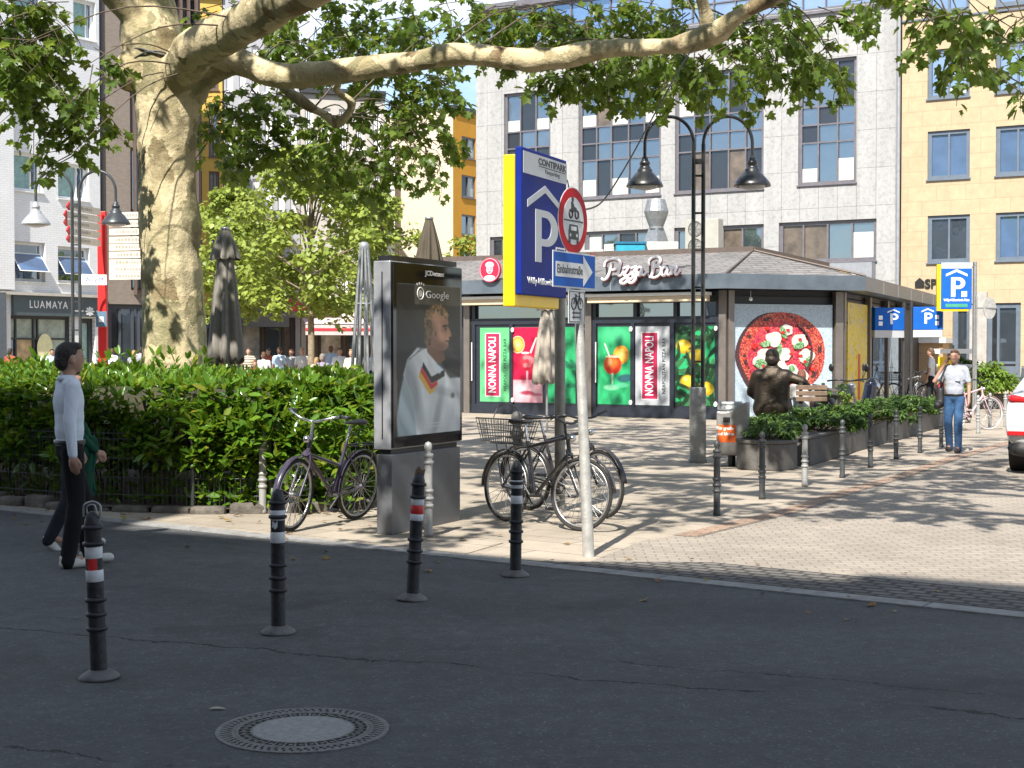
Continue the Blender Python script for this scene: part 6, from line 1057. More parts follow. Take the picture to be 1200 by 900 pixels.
# cone of metal poles
c = at(427, 420, 15.5); zt = at(428, 286, 15.5).z; t = T('pole_cone', 'open cone of grey steel poles standing in the square left of the poster column', 'sculpture', (c.x, c.y, .05))
for i in range(9): q = i * 2 * PI / 9 + .2; m = MB(); m.tube([Vector((c.x + .36 * math.cos(q), c.y + .36 * math.sin(q), .04)), Vector((c.x + .07 * math.cos(q), c.y + .07 * math.sin(q), zt))], .028, 8); m.build('steel_pole', STEEL, t)
m = MB(); m.lathe([(.09, zt - .12), (.1, zt - .1), (.1, zt), (.06, zt + .04), (.001, zt + .05)], (c.x, c.y, 0), 16); m.ring((c.x, c.y, zt - 1.2), .16, .015); each(m, 'top_ring', mat('zinc', ''), t)
# parking signs at the right
c = at(1119, 420, 20.5); f2 = frm(Vector((c.x, c.y, 0)), -4); r0 = f2.pxr(1103, 307.5, 1139, 362); t = T('parking_sign', 'blue parking sign box on a tall pole in front of the beige building', 'sign', (f2.P(r0[2] + .1, 0, -.1).x, f2.P(r0[2] + .1, 0, -.1).y, .05)); m = MB(); m.obox(f2, r0[0], r0[1], r0[2], r0[3], -.12, 0); bx_ = m.build('sign_box', mat('sign_blue2', ''), t, .01); m = MB(); m.obox(f2, r0[0] - .1, r0[1] - .05, r0[0] - .003, r0[3] - .05, -.16, -.02); m.obox(f2, r0[0], r0[1] - .06, r0[2] - .08, r0[1] - .003, -.12, -.02); m.build('yellow_edge', YEL, t); W_ = r0[2] - r0[0]; H2 = r0[3] - r0[1]; X = lambda u: r0[0] + u * W_; Y = lambda v: r0[1] + v * H2
def pglyph(m, X, Y, fr, c=.001):
    m.prism(fr, [(X(.15), Y(.70)), (X(.5), Y(.80)), (X(.85), Y(.70)), (X(.85), Y(.75)), (X(.5), Y(.855)), (X(.15), Y(.75))], c, c + .004); m.obox(fr, X(.32), Y(.26), X(.46), Y(.68), c, c + .004); pts = [(X(.46), Y(.68)), (X(.56), Y(.68))] + [(X(.56 + .22 * math.sin(PI * i / 12)), Y(.555 + .125 * math.cos(PI * i / 12))) for i in range(13)] + [(X(.46), Y(.43)), (X(.46), Y(.50)), (X(.54), Y(.50))] + [(X(.55 + .09 * math.sin(PI * i / 12)), Y(.555 - .06 * math.cos(PI * i / 12))) for i in range(13)] + [(X(.46), Y(.62))]; m.prism(fr, pts, c, c + .0042)
m = MB(); pglyph(m, X, Y, f2); m.obox(f2, X(.66), Y(.26), X(.84), Y(.38), .001, .004); m.build('parking_symbol', WHITE, bx_); m = MB(); m.obox(f2, X(0), Y(.87), X(1), Y(.995), .001, .006); m.build('top_panel', SIL, bx_); m = MB(); m.obox(f2, X(.14), Y(.04), X(.86), Y(.11), .001, .004); m.build('green_panel', mat('led_green', (.05, .28, .18), .5), bx_); text('Willy-Millowitsch-Platz', f2, X(.5), Y(.19), .085, LETW, bx_, sx=.85, bold=.004)
q = f2.P(r0[2] + .10, 0, -.1); m = MB(); m.tube([Vector((q.x, q.y, .04)), Vector((q.x, q.y, r0[3] + .02))], .055, 12); m.build('pole', STEEL, t); m = MB()
for v in (.1, .9): m.tube([Vector((q.x, q.y, Y(v))), f2.P(r0[2] - .2, Y(v), -.12)], .02, 6)
each(m, 'bracket', DKGREY, t)
for (xa, ya, xb, yb, ang, lab, mir) in ((1025.5, 360.5, 1060, 387, 31, 'low blue parking box beside the kiosk with its post on the right', 1), (1070, 359.5, 1104.5, 386.5, -25, 'low blue parking box beside the kiosk with its post on the left', 0)):
    c = at((xa + xb) / 2, 420, 20.8); f3 = frm(Vector((c.x, c.y, 0)), ang); r1 = f3.pxr(xa, ya, xb, yb); e = r1[2] if mir else r1[0]; s = 1 if mir else -1; pp_ = f3.P(e + s * .06, 0, -.08); t = T('parking_box_sign', lab, 'sign', (pp_.x, pp_.y, .05)); m = MB(); m.obox(f3, r1[0], r1[1], r1[2], r1[3], -.14, 0); bx_ = m.build('sign_box', mat('sign_blue2', ''), t, .01); W3 = r1[2] - r1[0]; H3 = r1[3] - r1[1]; X3 = lambda u: r1[0] + W3 * (.32 + .6 * u) - (.12 if not mir else 0) * W3; Y3 = lambda v: r1[1] + H3 * (v * 1.12 - .02)
    m = MB(); pglyph(m, X3, Y3, f3); m.obox(f3, r1[0] + W3 * (.12 if mir else .76), r1[1] + H3 * .2, r1[0] + W3 * (.25 if mir else .88), r1[1] + H3 * .38, .001, .004); m.obox(f3, r1[0] + W3 * (.12 if mir else .76), r1[1] + H3 * .46, r1[0] + W3 * (.25 if mir else .88), r1[1] + H3 * .64, .001, .004); m.build('parking_symbol', WHITE, bx_); m = MB(); m.obox(f3, r1[0], r1[1] - .2, r1[2], r1[1] - .004, -.13, -.01); m.build('light_strip', mat('lamp_glass', ''), t); m = MB(); m.tube([Vector((pp_.x, pp_.y, .04)), Vector((pp_.x, pp_.y, r1[3] + .15))], .045, 10); m.build('pole', DKGREY, t)
c = at(1158, 420, 19.5); f4 = frm(Vector((c.x, c.y, 0)), 22); q = f4.px(1160, 361); t = T('round_sign', 'round traffic sign showing its grey back next to the tall parking pole', 'sign', (c.x, c.y, .05)); m = MB(); m.disc(f4, q[0], q[1], .20, .28, -.02, 0, 28); m.build('plate', mat('pale_post', ''), t); m = MB(); m.tube([f4.P(q[0] - .38, .04, -.06), f4.P(q[0] - .38, q[1] + .3, -.06)], .03, 8); m.tube([f4.P(q[0] - .4, q[1], -.04), f4.P(q[0] + .2, q[1], .02)], .02, 6); m.build('post', STEEL, t)
# planters with shrubs along the side road
CON = mat('planter_concrete', (.105, .098, .09), .8, 0, .25, 5, .3, 40); p0, p1 = gp(925, 553), gp(1107, 500); u = (p1 - p0); Lp_ = u.length; u = u.normalized(); PLab = ['rounded concrete planter with the sparse shrub beside the litter bin', 'second concrete planter from the litter bin, behind the pale bollard', 'middle concrete planter of the row under dark green shrubs', 'fourth concrete planter counted from the litter bin', 'last concrete planter of the row, next to the walking man']
lens = [1.0, 2.8, 3.0, 3.1, 3.1]; d = 0; nrm_ = Vector((-u.y, u.x, 0)); random.seed(5)
for i, L in enumerate(lens):
    a = p0 + u * (d + .03) + nrm_ * (.02 * (-1) ** i); fr = Fr(a, u); L2 = L - .06; t = T('concrete_planter', PLab[i], 'planter', (a.x, a.y, .05), 'concrete planters beside the side road'); hgt = .44 if i else .42; m = MB(); n = 14; dep = .85
    if i == 0: pts = [(.42 + .47 * math.cos(q), dep / 2 + .42 * math.sin(q)) for q in [2 * PI * k / 28 for k in range(28)]]
    else: pts = [(0, .04), (.04, 0), (L2 - .04, 0), (L2, .04), (L2, dep), (0, dep)]
    gr = Fr(a, u, nrm_); m.prism(gr, pts, 0, hgt - .05); cx_ = sum(q[0] for q in pts) / len(pts); cy_ = sum(q[1] for q in pts) / len(pts)
    m.prism(gr, [(cx_ + (x - cx_) * 1.04, cy_ + (y - cy_) * 1.04) for x, y in pts], hgt - .05, hgt); pb_ = m.build('tub', CON, t, .015); m = MB(); m.prism(gr, [(cx_ + (x - cx_) * .86, cy_ + (y - cy_) * .86) for x, y in pts], hgt, hgt + .004); m.build('earth', SOIL, t)
    if 0 < i < 4:
        m = MB(); fs = Fr(a, u); m.disc(fs, L2 - .1, .22, .03, .15, -.004, .004, 16); m.build('stain', mat('planter_stain', (.08, .075, .07), .8), pb_)
    c = a + u * (L2 / 2) + nrm_ * (dep / 2 - .05); sl = ['sparse low shrub with bare reddish stems in the rounded planter', 'dense green shrub over the second planter, left of the motorcycle saddle', 'green shrub in the middle planter of the row by the side road', 'dark green shrub in the fourth planter in front of the scooter', 'sunlit shrub in the last planter behind the bag of the walking man'][i]
    shrub('planter_shrub', sl, (c.x, c.y, hgt + .05), ((L2 * .52 if i else .5), .55, (.27 if i else .30)), 3600 if i else 1000, .085, LL2, 'shrub', 'shrubs in the concrete planters'); d += L
p = gp(1160, 480); shrub('bright_bush', 'bright yellow-green bush beside the white car in front of the beige building', (p.x, p.y + .5, .35), (1.0, .7, .95), 2600, .14, LL3); m = MB(); fr = Fr(Vector((p.x, p.y + .4, .05)), (.95, -.3, 0)); t = T('low_planter', 'low pale planter wall under the bright green bush', 'planter', (p.x, p.y, .05)); m.obox(fr, -.9, 0, 2.6, .42, -.7, 0); m.build('tub', CON, t, .02)
p = at(974, 460, 14.0); shrub('flowering_plant', 'thin flowering plant with small white blossoms in front of the yellow mural', (p.x, p.y, .55), (.55, .3, .55), 260, .08, LL3)
p = at(1122, 400, 21.5); t = T('white_planter_box', 'white planter box on a white railing behind the walking man', 'planter', (p.x, p.y, .05)); fr = frm(Vector((p.x, p.y, .05)), -12); m = MB(); m.obox(fr, -.55, .75, .55, 1.25, -.3, 0); m.build('tub', WHITE, t, .02); m = MB(); m.tube([fr.P(-.7, 0, -.1), fr.P(-.7, 1.7, -.1)], .03, 6); m.obox(fr, -.7, 1.55, .5, 1.68, -.08, -.04); m.obox(fr, .42, .0, .5, 1.9, -.08, -.04); m.build('railing', WHITE, t); m = MB(); m.obox(fr, -.52, 1.0, -.12, 1.45, .003, .03); m.build('yellow_notice', YEL, t); shrub('box_plant', 'grassy green plants growing in the white planter box', tuple(fr.P(.1, 1.25, -.15)), (.5, .2, .25), 260, .13, LL2)
# fallen leaves near the kerb and the hedge
dl = leaf_mat('dry_leaves', [(.22, .10, .03), (.30, .20, .05), (.16, .07, .03), (.35, .30, .08)], .7, .1, (.3, .2, .05)); P_, D_, N_, S_ = [], [], [], []
for _ in range(170):
    if random.random() < .65: t_, n_ = fpt(random.uniform(0, fl[-1])); q = t_ + n_ * random.uniform(-.1, 1.3); z = .108 if q.y > (7.9 + max(0, -2.9 - q.x) * .17) * KY else (.06 if (q - KO).dot(KN) > 0 else RZ + .004)
    else: q = kp(random.uniform(0, 10), random.uniform(-1.0, 1.6), 0); z = .062 if (q - KO).dot(KN) > 0 else RZ + .004
    P_.append(Vector((q.x, q.y, z + .006))); a = random.uniform(0, 6.3); D_.append(Vector((math.cos(a), math.sin(a), 0))); N_.append(Vector((random.gauss(0, .25), random.gauss(0, .25), 1))); S_.append(random.uniform(.03, .075))
me = leaf_mesh('fallen_leaves', P_, D_, N_, S_, PLANE_LEAF, PLANE_F); o = bpy.data.objects.new('fallen_leaves', me); COL.objects.link(o); me.materials.append(dl); tag(o, kind='stuff')
p = gp(250, 832, RZ); me = leaf_mesh('fallen_leaf', [(p.x - .02, p.y - .01, RZ + .008)], [(1, .25, 0)], [(.2, 0, 1)], [.085], OVAL, OVAL_F); o = bpy.data.objects.new('fallen_leaf', me); COL.objects.link(o); me.materials.append(mat('pale_leaf', (.34, .33, .27), .7)); tag(o, 'single pale dry leaf lying on the asphalt by the manhole', 'leaf')
# ================================================================ bicycles
def wheel(root, c, axis, r, name, tm, rm, spokes=28, fender=None):
    c = Vector(c); ax = Vector(axis).normalized(); w = MB(); w.ring(c, r - .018, .017, ax, 44, 7); ty = w.build('tyre', tm, None) if False else None
    hub = MB(); hub.tube([c - ax * .045, c + ax * .045], .022, 10); hb = hub.build(name, rm, root); w.build('tyre', tm, hb); w = MB(); w.ring(c, r - .045, .012, ax, 44, 6); w.build('rim', rm, hb); w = MB(); a = ax.orthogonal().normalized(); b = ax.cross(a)
    for i in range(spokes): q = 2 * PI * i / spokes; d = a * math.cos(q) + b * math.sin(q); w.tube([c + ax * (.035 if i % 2 else -.035) + d * .02, c + d * (r - .05)], .0026, 4, False)
    w.build('spokes', rm, hb); return hb
def bicycle(label, fm, loc, rz, steer=0, basket=False, drop=False, lean=0, group=None, guard=True, tyre=RUBBER, low=False):
    t = T('bicycle', label, 'bicycle', (0, 0, 0), group); OFF[t.name] = Vector(); r = .345; V = Vector; rim = mat('rim_alu', (.42, .42, .42), .35, .8, .15, 20)
    bb = V((.43, 0, .29)); st = V((.28, 0, .80)); ht = V((.84, 0, .90)); hb_ = V((.885, 0, .72)); fh = V((1.05, 0, r)); rh = V((0, 0, r)); m = MB()
    m.tube([bb, st], .017, 8); m.tube([st - V((-.02, 0, .05)) if not low else bb + V((-.08, 0, .28)), ht - V((0, 0, .04)) if not low else hb_], .017, 8); m.tube([bb, hb_], .02, 8); m.tube([hb_ - V((-.01, 0, .03)), ht], .02, 8)
    for s in (-1, 1): m.tube([rh + V((0, s * .06, 0)), bb + V((-.02, s * .03, 0))], .011, 6); m.tube([rh + V((0, s * .06, 0)), st + V((-.02 + .03, s * .02, -.08))], .010, 6)
    m.build('frame', fm, t); m = MB(); m.tube([st, st + V((-.045, 0, .16))], .014, 8); m.build('seat_post', CHROME, t); sd = MB(); sd.cap((.08, 0, .985), (.34, 0, .985), .075, .022); me = blob(sd, .012, 2); o = mesh_obj(me, 'saddle', BLACK, t); o.scale = (1, 1, .42); o.location.z = .985 * .58
    S_ = Matrix.Rotation(steer, 3, 'Z'); piv = V((.93, 0, 0)); q = lambda v: piv + S_ @ (V(v) - piv)
    m = MB()
    for s in (-1, 1): m.tube(cr_spline([q((.895, s * .04, .72)), q((.92, s * .055, .60)), q((1.05, s * .055, r))], 4), .011, 7)
    m.tube([q((.885, 0, .72)), q((.895, 0, .73))], .04, 8); m.build('fork', fm, t)
    wheel(t, rh, (0, 1, 0), r, 'rear_wheel', tyre, rim); wheel(t, q((1.05, 0, r)), S_ @ V((0, 1, 0)), r, 'front_wheel', tyre, rim)
    m = MB(); m.tube([q((.84, 0, .9)), q((.825, 0, 1.0))], .014, 8); hs = ([(.78, -.30, 1.04), (.86, -.25, 1.05), (.87, -.08, 1.0), (.83, 0, 1.0), (.87, .08, 1.0), (.86, .25, 1.05), (.78, .30, 1.04)] if not drop else [(.66, -.29, 1.08), (.82, -.26, 1.10), (.88, -.12, 1.05), (.83, 0, 1.02), (.88, .12, 1.05), (.82, .26, 1.10), (.66, .29, 1.08)]); m.tube(cr_spline([q(p) for p in hs], 5), .012, 8); hd = m.build('handlebar', CHROME if drop else BLACK, t); m = MB()
    for s in (0, -1): m.tube([q(hs[s]), q(hs[1 if s == 0 else -2])], .017, 8)
    for s in (1, -2): m.tube([q(hs[s]) + V((.03, 0, .0)), q(hs[s]) + V((-.08, (.04 if s == 1 else -.04), -.03))], .006, 5)
    each(m, 'grip', BLACK, hd)
    m = MB(); m.ring(bb, .09, .008, (0, 1, 0), 24, 5); m.tube([bb - V((0, .07, 0)), bb + V((0, .07, 0))], .02, 8); a = V((.12, 0, -.12)); m.tube([bb + V((0, .07, 0)), bb + a + V((0, .07, 0))], .011, 6); m.tube([bb - V((0, .07, 0)), bb - a - V((0, .07, 0))], .011, 6); m.tube([bb + V((0, -.045, .09)), rh + V((0, -.045, .045))], .006, 5); m.tube([bb + V((0, -.045, -.09)), rh + V((0, -.045, -.045))], .006, 5); m.build('crank', mat('chain_steel', (.10, .10, .10), .4, .7), t)
    m = MB()
    for s in (-1, 1): m.bx(bb.x + s * .12 - .045, s * .07 + (0 if s > 0 else -.08), bb.z - s * .12 - .012, bb.x + s * .12 + .045, s * .07 + (.08 if s > 0 else 0), bb.z - s * .12 + .012)
    each(m, 'pedal', BLACK, t)
    if guard:
        for cc, f, nm in ((rh, lambda v: v, 'rear_mudguard'), (V((1.05, 0, r)), q, 'front_mudguard')):
            m = MB(); a0_, a1_ = ((-.2, 3.2) if nm[0] == 'r' else (-.1, 2.5)); n = 18; vs = []
            for i in range(n + 1):
                w = a0_ + (a1_ - a0_) * i / n; w = w if nm[0] == 'r' else w + .2
                for s in (-1, 1): vs.append(f(V((cc.x + (r + .022) * math.cos(w), s * .028, cc.z + (r + .022) * math.sin(w)))))
            m.add(vs, [(2 * i, 2 * i + 1, 2 * i + 3, 2 * i + 2) for i in range(n)], True); o = m.build(nm, fm, t); k = o.modifiers.new('s', 'SOLIDIFY'); k.thickness = .004
    m = MB(); z = .76
    for s in (-1, 1): m.tube([V((.25, s * .05, z)), V((-.22, s * .06, z))], .006, 5); m.tube([V((-.12, s * .06, z)), rh + V((0, s * .07, 0))], .006, 5)
    for x in (-.2, -.05, .1, .22): m.tube([V((x, -.055, z)), V((x, .055, z))], .005, 5)
    m.build('luggage_rack', BLACK, t)
    if basket:
        m = MB(); z0, z1 = .775, 1.0; A = [(-.26, -.14), (.18, -.14), (.18, .14), (-.26, .14)]; B = [(-.32, -.18), (.23, -.18), (.23, .18), (-.32, .18)]
        for k in range(5):
            f = k / 4; P4 = [V((A[i][0] + (B[i][0] - A[i][0]) * f, A[i][1] + (B[i][1] - A[i][1]) * f, z0 + (z1 - z0) * f)) for i in range(4)]
            for i in range(4): m.tube([P4[i], P4[(i + 1) % 4]], .007 if k == 4 else .004, 5)
        for i in range(4):
            j = (i + 1) % 4; n = 14 if i % 2 == 0 else 9
            for k in range(n + 1): f = k / n; m.tube([V((A[i][0] + (A[j][0] - A[i][0]) * f, A[i][1] + (A[j][1] - A[i][1]) * f, z0)), V((B[i][0] + (B[j][0] - B[i][0]) * f, B[i][1] + (B[j][1] - B[i][1]) * f, z1))], .003, 4)
        for k in range(9): x = A[0][0] + .44 * k / 8; m.tube([V((x, -.14, z0)), V((x, .14, z0))], .004, 4)
        m.tube(cr_spline([V((-.05, -.18, 1.0)), V((-.05, -.1, 1.13)), V((-.05, .1, 1.13)), V((-.05, .18, 1.0))], 4), .006, 5); m.build('basket', mat('basket_wire', (.06, .06, .058), .5, .3), t)
    m = MB(); m.ell(q((.92, 0, .86)), (.035, .035, .035)); m.build('headlamp', CHROME, t); t.location = loc; t.rotation_euler = (lean, 0, rz); return t
BKF = mat('bike_black', (.012, .012, .014), .3, 0, .15, 10, coat=.5)
def bikeat(rp, fp): a, b = gp(*rp), gp(*fp); d = b - a; return a, math.atan2(d.y, d.x)
a, z = bikeat((597, 606), (676, 624)); a = Vector((-.07, 14.3, .05)); bicycle('black parked bicycle with a wire basket over its rear wheel', BKF, a, R(-50), R(14), True, lean=R(-4))
a = Vector((.17, 15.3, .05)); bicycle('dark bicycle without a basket, parked just behind the one with the basket', mat('bike_dark', (.03, .028, .03), .3, 0, .2, 9), a, R(-44), R(-10), False, lean=R(4))
a = Vector((-1.55, 14.42, .05)); bicycle('purple-grey city bicycle leaning into the hedge with a swept back handlebar', mat('bike_purple', (.045, .035, .06), .3, 0, .2, 9, coat=.5), a, math.atan2(-.94, -.53), R(8), False, True, lean=R(-7), low=True)
random.seed(31)
for i, (px, Y, ang, cl, lab, bk) in enumerate(((1047, 22.5, 20, (.30, .30, .31), 'silver bicycle with a small basket before the brick annexe', True), (1068, 22.0, 60, (.05, .05, .055), 'dark grey bicycle between the silver and the white one before the annexe', False), (1085, 21.6, 15, (.55, .55, .54), 'white bicycle parked before the brick annexe, close to the walking man', False), (1101, 21.2, 70, (.28, .03, .05), 'dark red bicycle half hidden behind the walking man', False))):
    p = at(px, 420, Y); bicycle(lab, mat('bike_c%d' % i, cl, .35), (p.x, p.y, .05), R(ang), R(20), bk, group='bicycles parked by the brick annexe')
p = at(1128, 420, 15.5); bicycle('pale pink framed bicycle parked behind the pale bollards beside the walking man', mat('bike_pink', (.62, .42, .44), .4), (p.x - .05, p.y + .3, .05), R(35), R(-15), tyre=mat('pale_tyre', (.5, .46, .44), .7))
# ---------------------------------------------------------------- motorcycle and scooter behind the planters
def two_wheeler(name, label, loc, rz, cm, scooter):
    t = T(name, label, name, (0, 0, 0)); OFF[t.name] = Vector(); V = Vector; r = .31 if not scooter else .22; wb = 1.45 if not scooter else 1.28
    for x, nm in ((0, 'rear_wheel'), (wb, 'front_wheel')):
        m = MB(); m.ring((x, 0, r), r - .06, .065, (0, 1, 0), 32, 10); w = m.build(nm, RUBBER, t); m = MB(); m.tube([V((x, -.05, r)), V((x, .05, r))], r - .10, 20); m.build('rim', STEEL, w)
    b = MB()
    if scooter: b.cap((-.1, 0, .58), (.45, 0, .55), .17, .14); b.cap((.45, 0, .30), (.95, 0, .28), .12, .12); b.cap((.98, 0, .32), (1.08, 0, .95), .16, .13); b.cap((1.08, 0, .92), (1.1, 0, 1.02), .11, .09)
    else: b.cap((.15, 0, .62), (.6, 0, .58), .15, .16); b.cap((.55, 0, .78), (.95, 0, .84), .13, .17); b.cap((-.3, 0, .80), (.2, 0, .72), .07, .12); b.cap((.45, 0, .38), (.9, 0, .40), .17, .17)
    blob_obj(b, 'bodywork', cm, t, .025, 3); b = MB()
    if scooter: b.cap((-.25, 0, .78), (.45, 0, .76), .13, .11)
    else: b.cap((-.42, 0, .93), (.0, 0, .86), .10, .13); b.cap((0, 0, .84), (.5, 0, .80), .13, .12)
    me = blob(b, .02, 3); mesh_obj(me, 'seat', mat('black_leather', (.016, .016, .018), .3, 0, .2, 12, coat=.4), t); m = MB(); m.tube([V((wb, -.06, r)), V((wb - .28, -.07, .98))], .025, 8); m.tube([V((wb, .06, r)), V((wb - .28, .07, .98))], .025, 8); m.build('fork', STEEL, t); m = MB(); hx = wb - .3 if not scooter else 1.06; hz = 1.05; m.tube(cr_spline([V((hx - .16, -.36, hz)), V((hx, -.2, hz + .02)), V((hx, 0, hz)), V((hx, .2, hz + .02)), V((hx - .16, .36, hz))], 5), .016, 8); hd = m.build('handlebar', BLACK, t)
    for s in (-1, 1): m = MB(); m.tube([V((hx - .05, s * .28, hz)), V((hx, s * .34, hz + .2))], .007, 5); m.ell((hx, s * .35, hz + .25), (.02, .055, .075)); m.build('mirror', BLACK, hd)
    m = MB(); m.ell((hx + .14, 0, hz - .12), (.07, .08, .09)); m.build('headlamp', CHROME, t); t.location = loc; t.rotation_euler = (0, 0, rz); return t
p = at(968, 450, 14.0); two_wheeler('motorcycle', 'black motorcycle with a long glossy saddle parked behind the planters beside the bench', (p.x - .05, p.y + .0, .08), R(54), BLACK, False)
p = at(1020, 450, 15.0); two_wheeler('scooter', 'dark blue scooter with upright mirror parked behind the planters before the yellow mural', (p.x - .95, p.y + .3, .06), R(8), mat('scooter_blue', (.01, .014, .035), .25, coat=.6), True)
# ---------------------------------------------------------------- car at the right edge
def car(label, loc, rz):
    t = T('parked_car', label, 'car', (0, 0, 0)); OFF[t.name] = Vector(); V = Vector
    prof = [(0, .48, 1.02, .86), (.05, .36, 1.10, .90), (.25, .30, 1.20, .915), (.6, .28, 1.50, .92), (1.1, .26, 1.62, .925), (1.9, .25, 1.64, .925), (2.6, .25, 1.56, .925), (3.1, .26, 1.24, .92), (3.5, .27, 1.06, .915), (4.1, .30, .98, .89), (4.4, .38, .80, .80), (4.48, .46, .68, .72)]; vs = []; n = 16
    for y, zb_, zt_, hw in prof:
        sh = min(1.0, zt_ - .02); rw = hw * (.74 if zt_ > 1.2 else .92); half = [(hw * .78, zb_), (hw * .96, zb_ + .10), (hw, .60), (hw, .80), (hw * .985, sh * .93), (hw * .95, sh), (rw + (hw - rw) * .25 if zt_ > 1.2 else hw * .93, sh + (zt_ - sh) * .65), (rw * .82, zt_)]
        vs += [V((-x, y, z)) for x, z in half[::-1]] + [V((x, y, z)) for x, z in half]
    n = 16; k = len(prof); m = MB(); m.add(vs, [(i * n + j, i * n + (j + 1) % n, (i + 1) * n + (j + 1) % n, (i + 1) * n + j) for i in range(k - 1) for j in range(n)] + [list(range(n))[::-1], list(range((k - 1) * n, k * n))], True); bd = m.build('body', mat('car_white', (.62, .63, .63), .25, 0, .03, 3, coat=1), t); s = bd.modifiers.new('s', 'SUBSURF'); s.levels = s.render_levels = 2
    m = MB(); m.add([V((x * .70, .235 + dy, z)) for x, dy, z in ((-1, 0, 1.12), (1, 0, 1.12), (.86, .36, 1.50), (-.86, .36, 1.50))], [(0, 1, 2, 3)]); m.build('rear_window', GL, t)
    for s in (-1, 1):
        m = MB(); m.add([V((s * .905, y, z)) for y, z in ((.75, 1.08), (2.9, 1.08), (2.55, 1.42), (1.0, 1.45))], [(0, 1, 2, 3)]); q = m.build('side_window', GL, t); q.location.x = -s * .085; q.rotation_euler = (0, 0, 0)
        b = MB(); b.cap((s * .60, .03, 1.0), (s * .80, .06, 1.015), .04, .062); b.cap((s * .80, .06, 1.015), (s * .885, .27, 1.04), .062, .03); blob_obj(b, 'tail_light', mat('tail_red', (.42, .008, .012), .15, 0, .1, 9, coat=1), t, .012, 2); m = MB(); m.obox(Fr((0, 0, 0), (1, 0, 0)), min(s * .5, s * .86), .53, max(s * .5, s * .86), .59, -.04, .025); m.build('reflector', mat('tail_red', ''), t, .01)
        for y, nm in ((.85, 'rear_wheel'), (3.5, 'front_wheel')): m = MB(); m.tube([V((s * .70, y, .34)), V((s * .92, y, .34))], .34, 28); w = m.build(nm, RUBBER, t, .02); m = MB(); m.tube([V((s * .90, y, .34)), V((s * .925, y, .34))], .22, 20); m.build('rim', STEEL, w)
    b = MB(); b.cap((-.70, .11, .34), (.70, .11, .34), .10); b.cap((-.81, .32, .34), (-.72, .13, .34), .095); b.cap((.81, .32, .34), (.72, .13, .34), .095); b.cap((-.70, .13, .44), (.70, .13, .44), .085); blob_obj(b, 'bumper', mat('bumper_black', (.018, .018, .019), .6), t, .025, 2); m = MB(); m.obox(Fr((0, 0, 0), (1, 0, 0)), -.26, .74, .26, .85, -.04, .03); m.build('number_plate', WHITE, t, .004); t.location = loc; t.rotation_euler = (0, 0, rz); return t
a = gp(1180, 557); rz = R(-27); o = Matrix.Rotation(rz, 3, 'Z') @ Vector((.86, .0, 0)); car('white car with red tail lights parked on the side road', (a.x + o.x, a.y + o.y, .055), rz)

# ================================================================ people
SK = [mat('skin_a', (.34, .185, .125), .5, 0, .12, 14), mat('skin_b', (.42, .24, .17), .5, 0, .1, 14), mat('skin_c', (.36, .19, .13), .5, 0, .1, 14)]
HRC = {'dark': mat('hair_dark', (.022, .015, .011), .55, 0, .5, 40, .8, 60), 'brown': mat('hair_brown', (.085, .042, .02), .55, 0, .5, 40, .8, 60), 'red': mat('hair_auburn', (.16, .05, .025), .55, 0, .5, 40, .8, 60), 'fair': mat('hair_fair', (.32, .20, .09), .55, 0, .4, 40, .8, 60), 'grey': mat('hair_grey', (.20, .17, .14), .55, 0, .5, 40, .8, 60)}
def cloth(name, c, v=.12, sc=5):
    if 'cloth_' + name in MC: return MC['cloth_' + name]
    g = NT('cloth_' + name, .85, 0, .25); n = g.noise(sc, 5); k = lin(c); g.col(g.ramp(n, [(.3, tuple(x * (1 - v) for x in k)), (.7, tuple(min(1, x * (1 + v)) for x in k))]))
    w = g.noise(7, 3, .5, g.map(0, (1, 1, .45), rot=(.5, .3, 0)), 1.2); g.bump(g.math('ADD', w, g.math('MULTIPLY', g.noise(60, 2), .06)), .7, .03); return g.m
STAND = dict(L=((-.23, -.01, 1.15), (-.235, .05, .90)), Rr=((.23, -.01, 1.15), (.235, .05, .90)), lk=((-.095, .03, .50), (-.10, 0, .09)), rk=((.095, .03, .50), (.10, 0, .09)), lt=0, rt=0)
